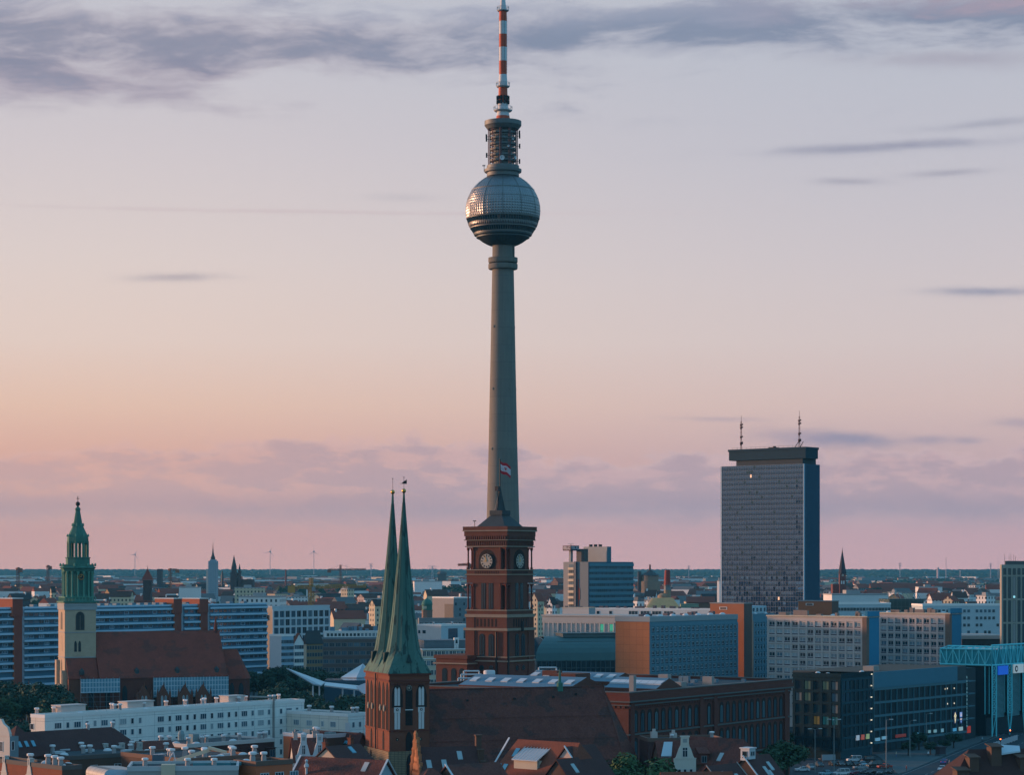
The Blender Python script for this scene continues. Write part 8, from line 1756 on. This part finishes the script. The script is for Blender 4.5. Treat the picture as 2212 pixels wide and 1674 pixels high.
# trees between the far houses
random.seed(77); tl_ = {}
for Y in (1350, 1500, 1700, 1950, 2250, 2600, 3000):
    for _ in range(34):
        x = random.uniform(0, 2163); h = random.uniform(14, 24); 
        if HY + (CAMZ - h - zg(Y)) / Y * F < occ(x) - 4 and random.random() < .42: tl_.setdefault((where(x), 'far' if Y > 2000 else 'nearer'), []).append((x, Y, h))
for (wh_, nf), lst in tl_.items():
    lst.sort()
    for i, (x, Y, h) in enumerate(lst): tree('far', wx(x, Y), Y, h, ('%s dark tree among houses %s' % (nf, wh_)) if len(lst) == 1 else '%s of the %s dark trees %s, from left' % (num(i + 1), nf, wh_), 'trees between the far houses', 1.2, zg(Y))
random.seed(78)
grove([(x + random.uniform(-4, 4), random.uniform(1850, 1920)) for x in range(668, 782, 12)], ('far',), 'behind the grid office and brown band office', 'trees behind the grid office', (21, 26))
tree('tall', wx(468, 1900), 1900, 33, 'tall slim poplar in front of the scaffolded church', None, .8)
for i, (x, y, h_) in enumerate(((1790, 1290, 24), (1775, 1292, 22), (1878, 1292, 16))): tree('far', wx(x, 1330 + i * 50), 1330 + i * 50, h_, ['dark tree right of the foot of the glass hotel tower', 'dark tree at the corner of the glass hotel tower', 'low dark tree behind the strip window office'][i], None, 1.3)
# far woodland, hills
def blobs(n, yr, xr, hr, wr, seed, zf=zg):
    rnd = random.Random(seed); b = MB()
    for _ in range(n):
        Y = rnd.uniform(*yr); X = rnd.uniform(*xr) * Y; h = rnd.uniform(*hr); w_ = rnd.uniform(*wr); z = zf(Y); k = 6
        vs = [(X, Y, z + h)]
        for f_, r_ in ((.72, .62), (.3, 1.0)):
            for i in range(k): a_ = 2 * pi * i / k + rnd.uniform(-.3, .3); q = rnd.uniform(.7, 1.15); vs.append((X + w_ * r_ * q * cos(a_), Y + w_ * r_ * q * sin(a_), z + h * f_ * rnd.uniform(.85, 1.15)))
        for i in range(k): a_ = 2 * pi * i / k; vs.append((X + w_ * .8 * cos(a_), Y + w_ * .8 * sin(a_), z - 2))
        fs = [(0, 1 + i, 1 + (i + 1) % k) for i in range(k)]
        for L_ in (0, 1): fs += [(1 + L_ * k + i, 1 + (L_ + 1) * k + i, 1 + (L_ + 1) * k + (i + 1) % k, 1 + L_ * k + (i + 1) % k) for i in range(k)]
        b.add(vs, fs)
    return b
def zhill(Y): return zg(Y) + 31 * sstep(Y, 6500, 12000)
wood = leafmat('woodland', (.018, .040, .026)); 
b = blobs(1500, (2300, 4200), (-.25, .25), (11, 19), (6, 12), 1); b2 = blobs(3600, (4200, 7200), (-.25, .25), (11, 18), (9, 18), 2); b3 = blobs(2200, (3600, 7600), (.03, .25), (13, 20), (9, 18), 4); b4 = blobs(260, (2450, 2750), (-.10, -.015), (19, 25), (8, 14), 5); b6 = blobs(300, (1900, 3200), (-.23, -.17), (12, 20), (7, 11), 6)
for q in (b2, b3, b4, b6): b.add(q.v, q.f)
o = obj('woodland', b, wood); o['kind'] = 'stuff'
b = blobs(7000, (7200, 12600), (-.26, .26), (10, 18), (16, 36), 3, zhill); o = obj('hill_forest', b, wood); o['kind'] = 'stuff'
b = MB(); n = 46; m_ = 30
for i in range(n + 1):
    for j in range(m_ + 1):
        Y = 1250 * (13000 / 1250) ** (j / m_); X = (-.36 + .72 * i / n) * Y; b.v.append((X, Y, zhill(Y) + .05 + (1.5 * sin(X * .0021) + 1.5 * sin(X * .0009 + Y * .002)) * (sstep(Y, 6500, 12000))))
for i in range(n):
    for j in range(m_): o_ = i * (m_ + 1) + j; b.f.append((o_, o_ + m_ + 1, o_ + m_ + 2, o_ + 1)); b.m.append(0)
struct('hills', b, mat('hill_ground', (.03, .045, .035), .95, .4, .01))
gm = mat('ground_mix', (.035, .046, .046), .95, .4, .01)
b = MB(); b.face([(-5200, -300, 0), (5200, -300, 0), (5200, 13500, 0), (-5200, 13500, 0)]); struct('ground', b, gm)
# air
hm = bpy.data.materials.new('haze_air'); hm.use_nodes = True; nt = hm.node_tree; nt.nodes.clear(); pv = nt.nodes.new('ShaderNodeVolumePrincipled'); om = nt.nodes.new('ShaderNodeOutputMaterial'); nt.links.new(pv.outputs[0], om.inputs['Volume'])
pv.inputs['Color'].default_value = (.12, .50, .76, 1); pv.inputs['Density'].default_value = 3.8e-5; pv.inputs['Anisotropy'].default_value = .1
b = MB(); b.box(-5400, 5400, -400, 13800, -1, 420); hz = obj('haze', b, hm); hz['kind'] = 'stuff'
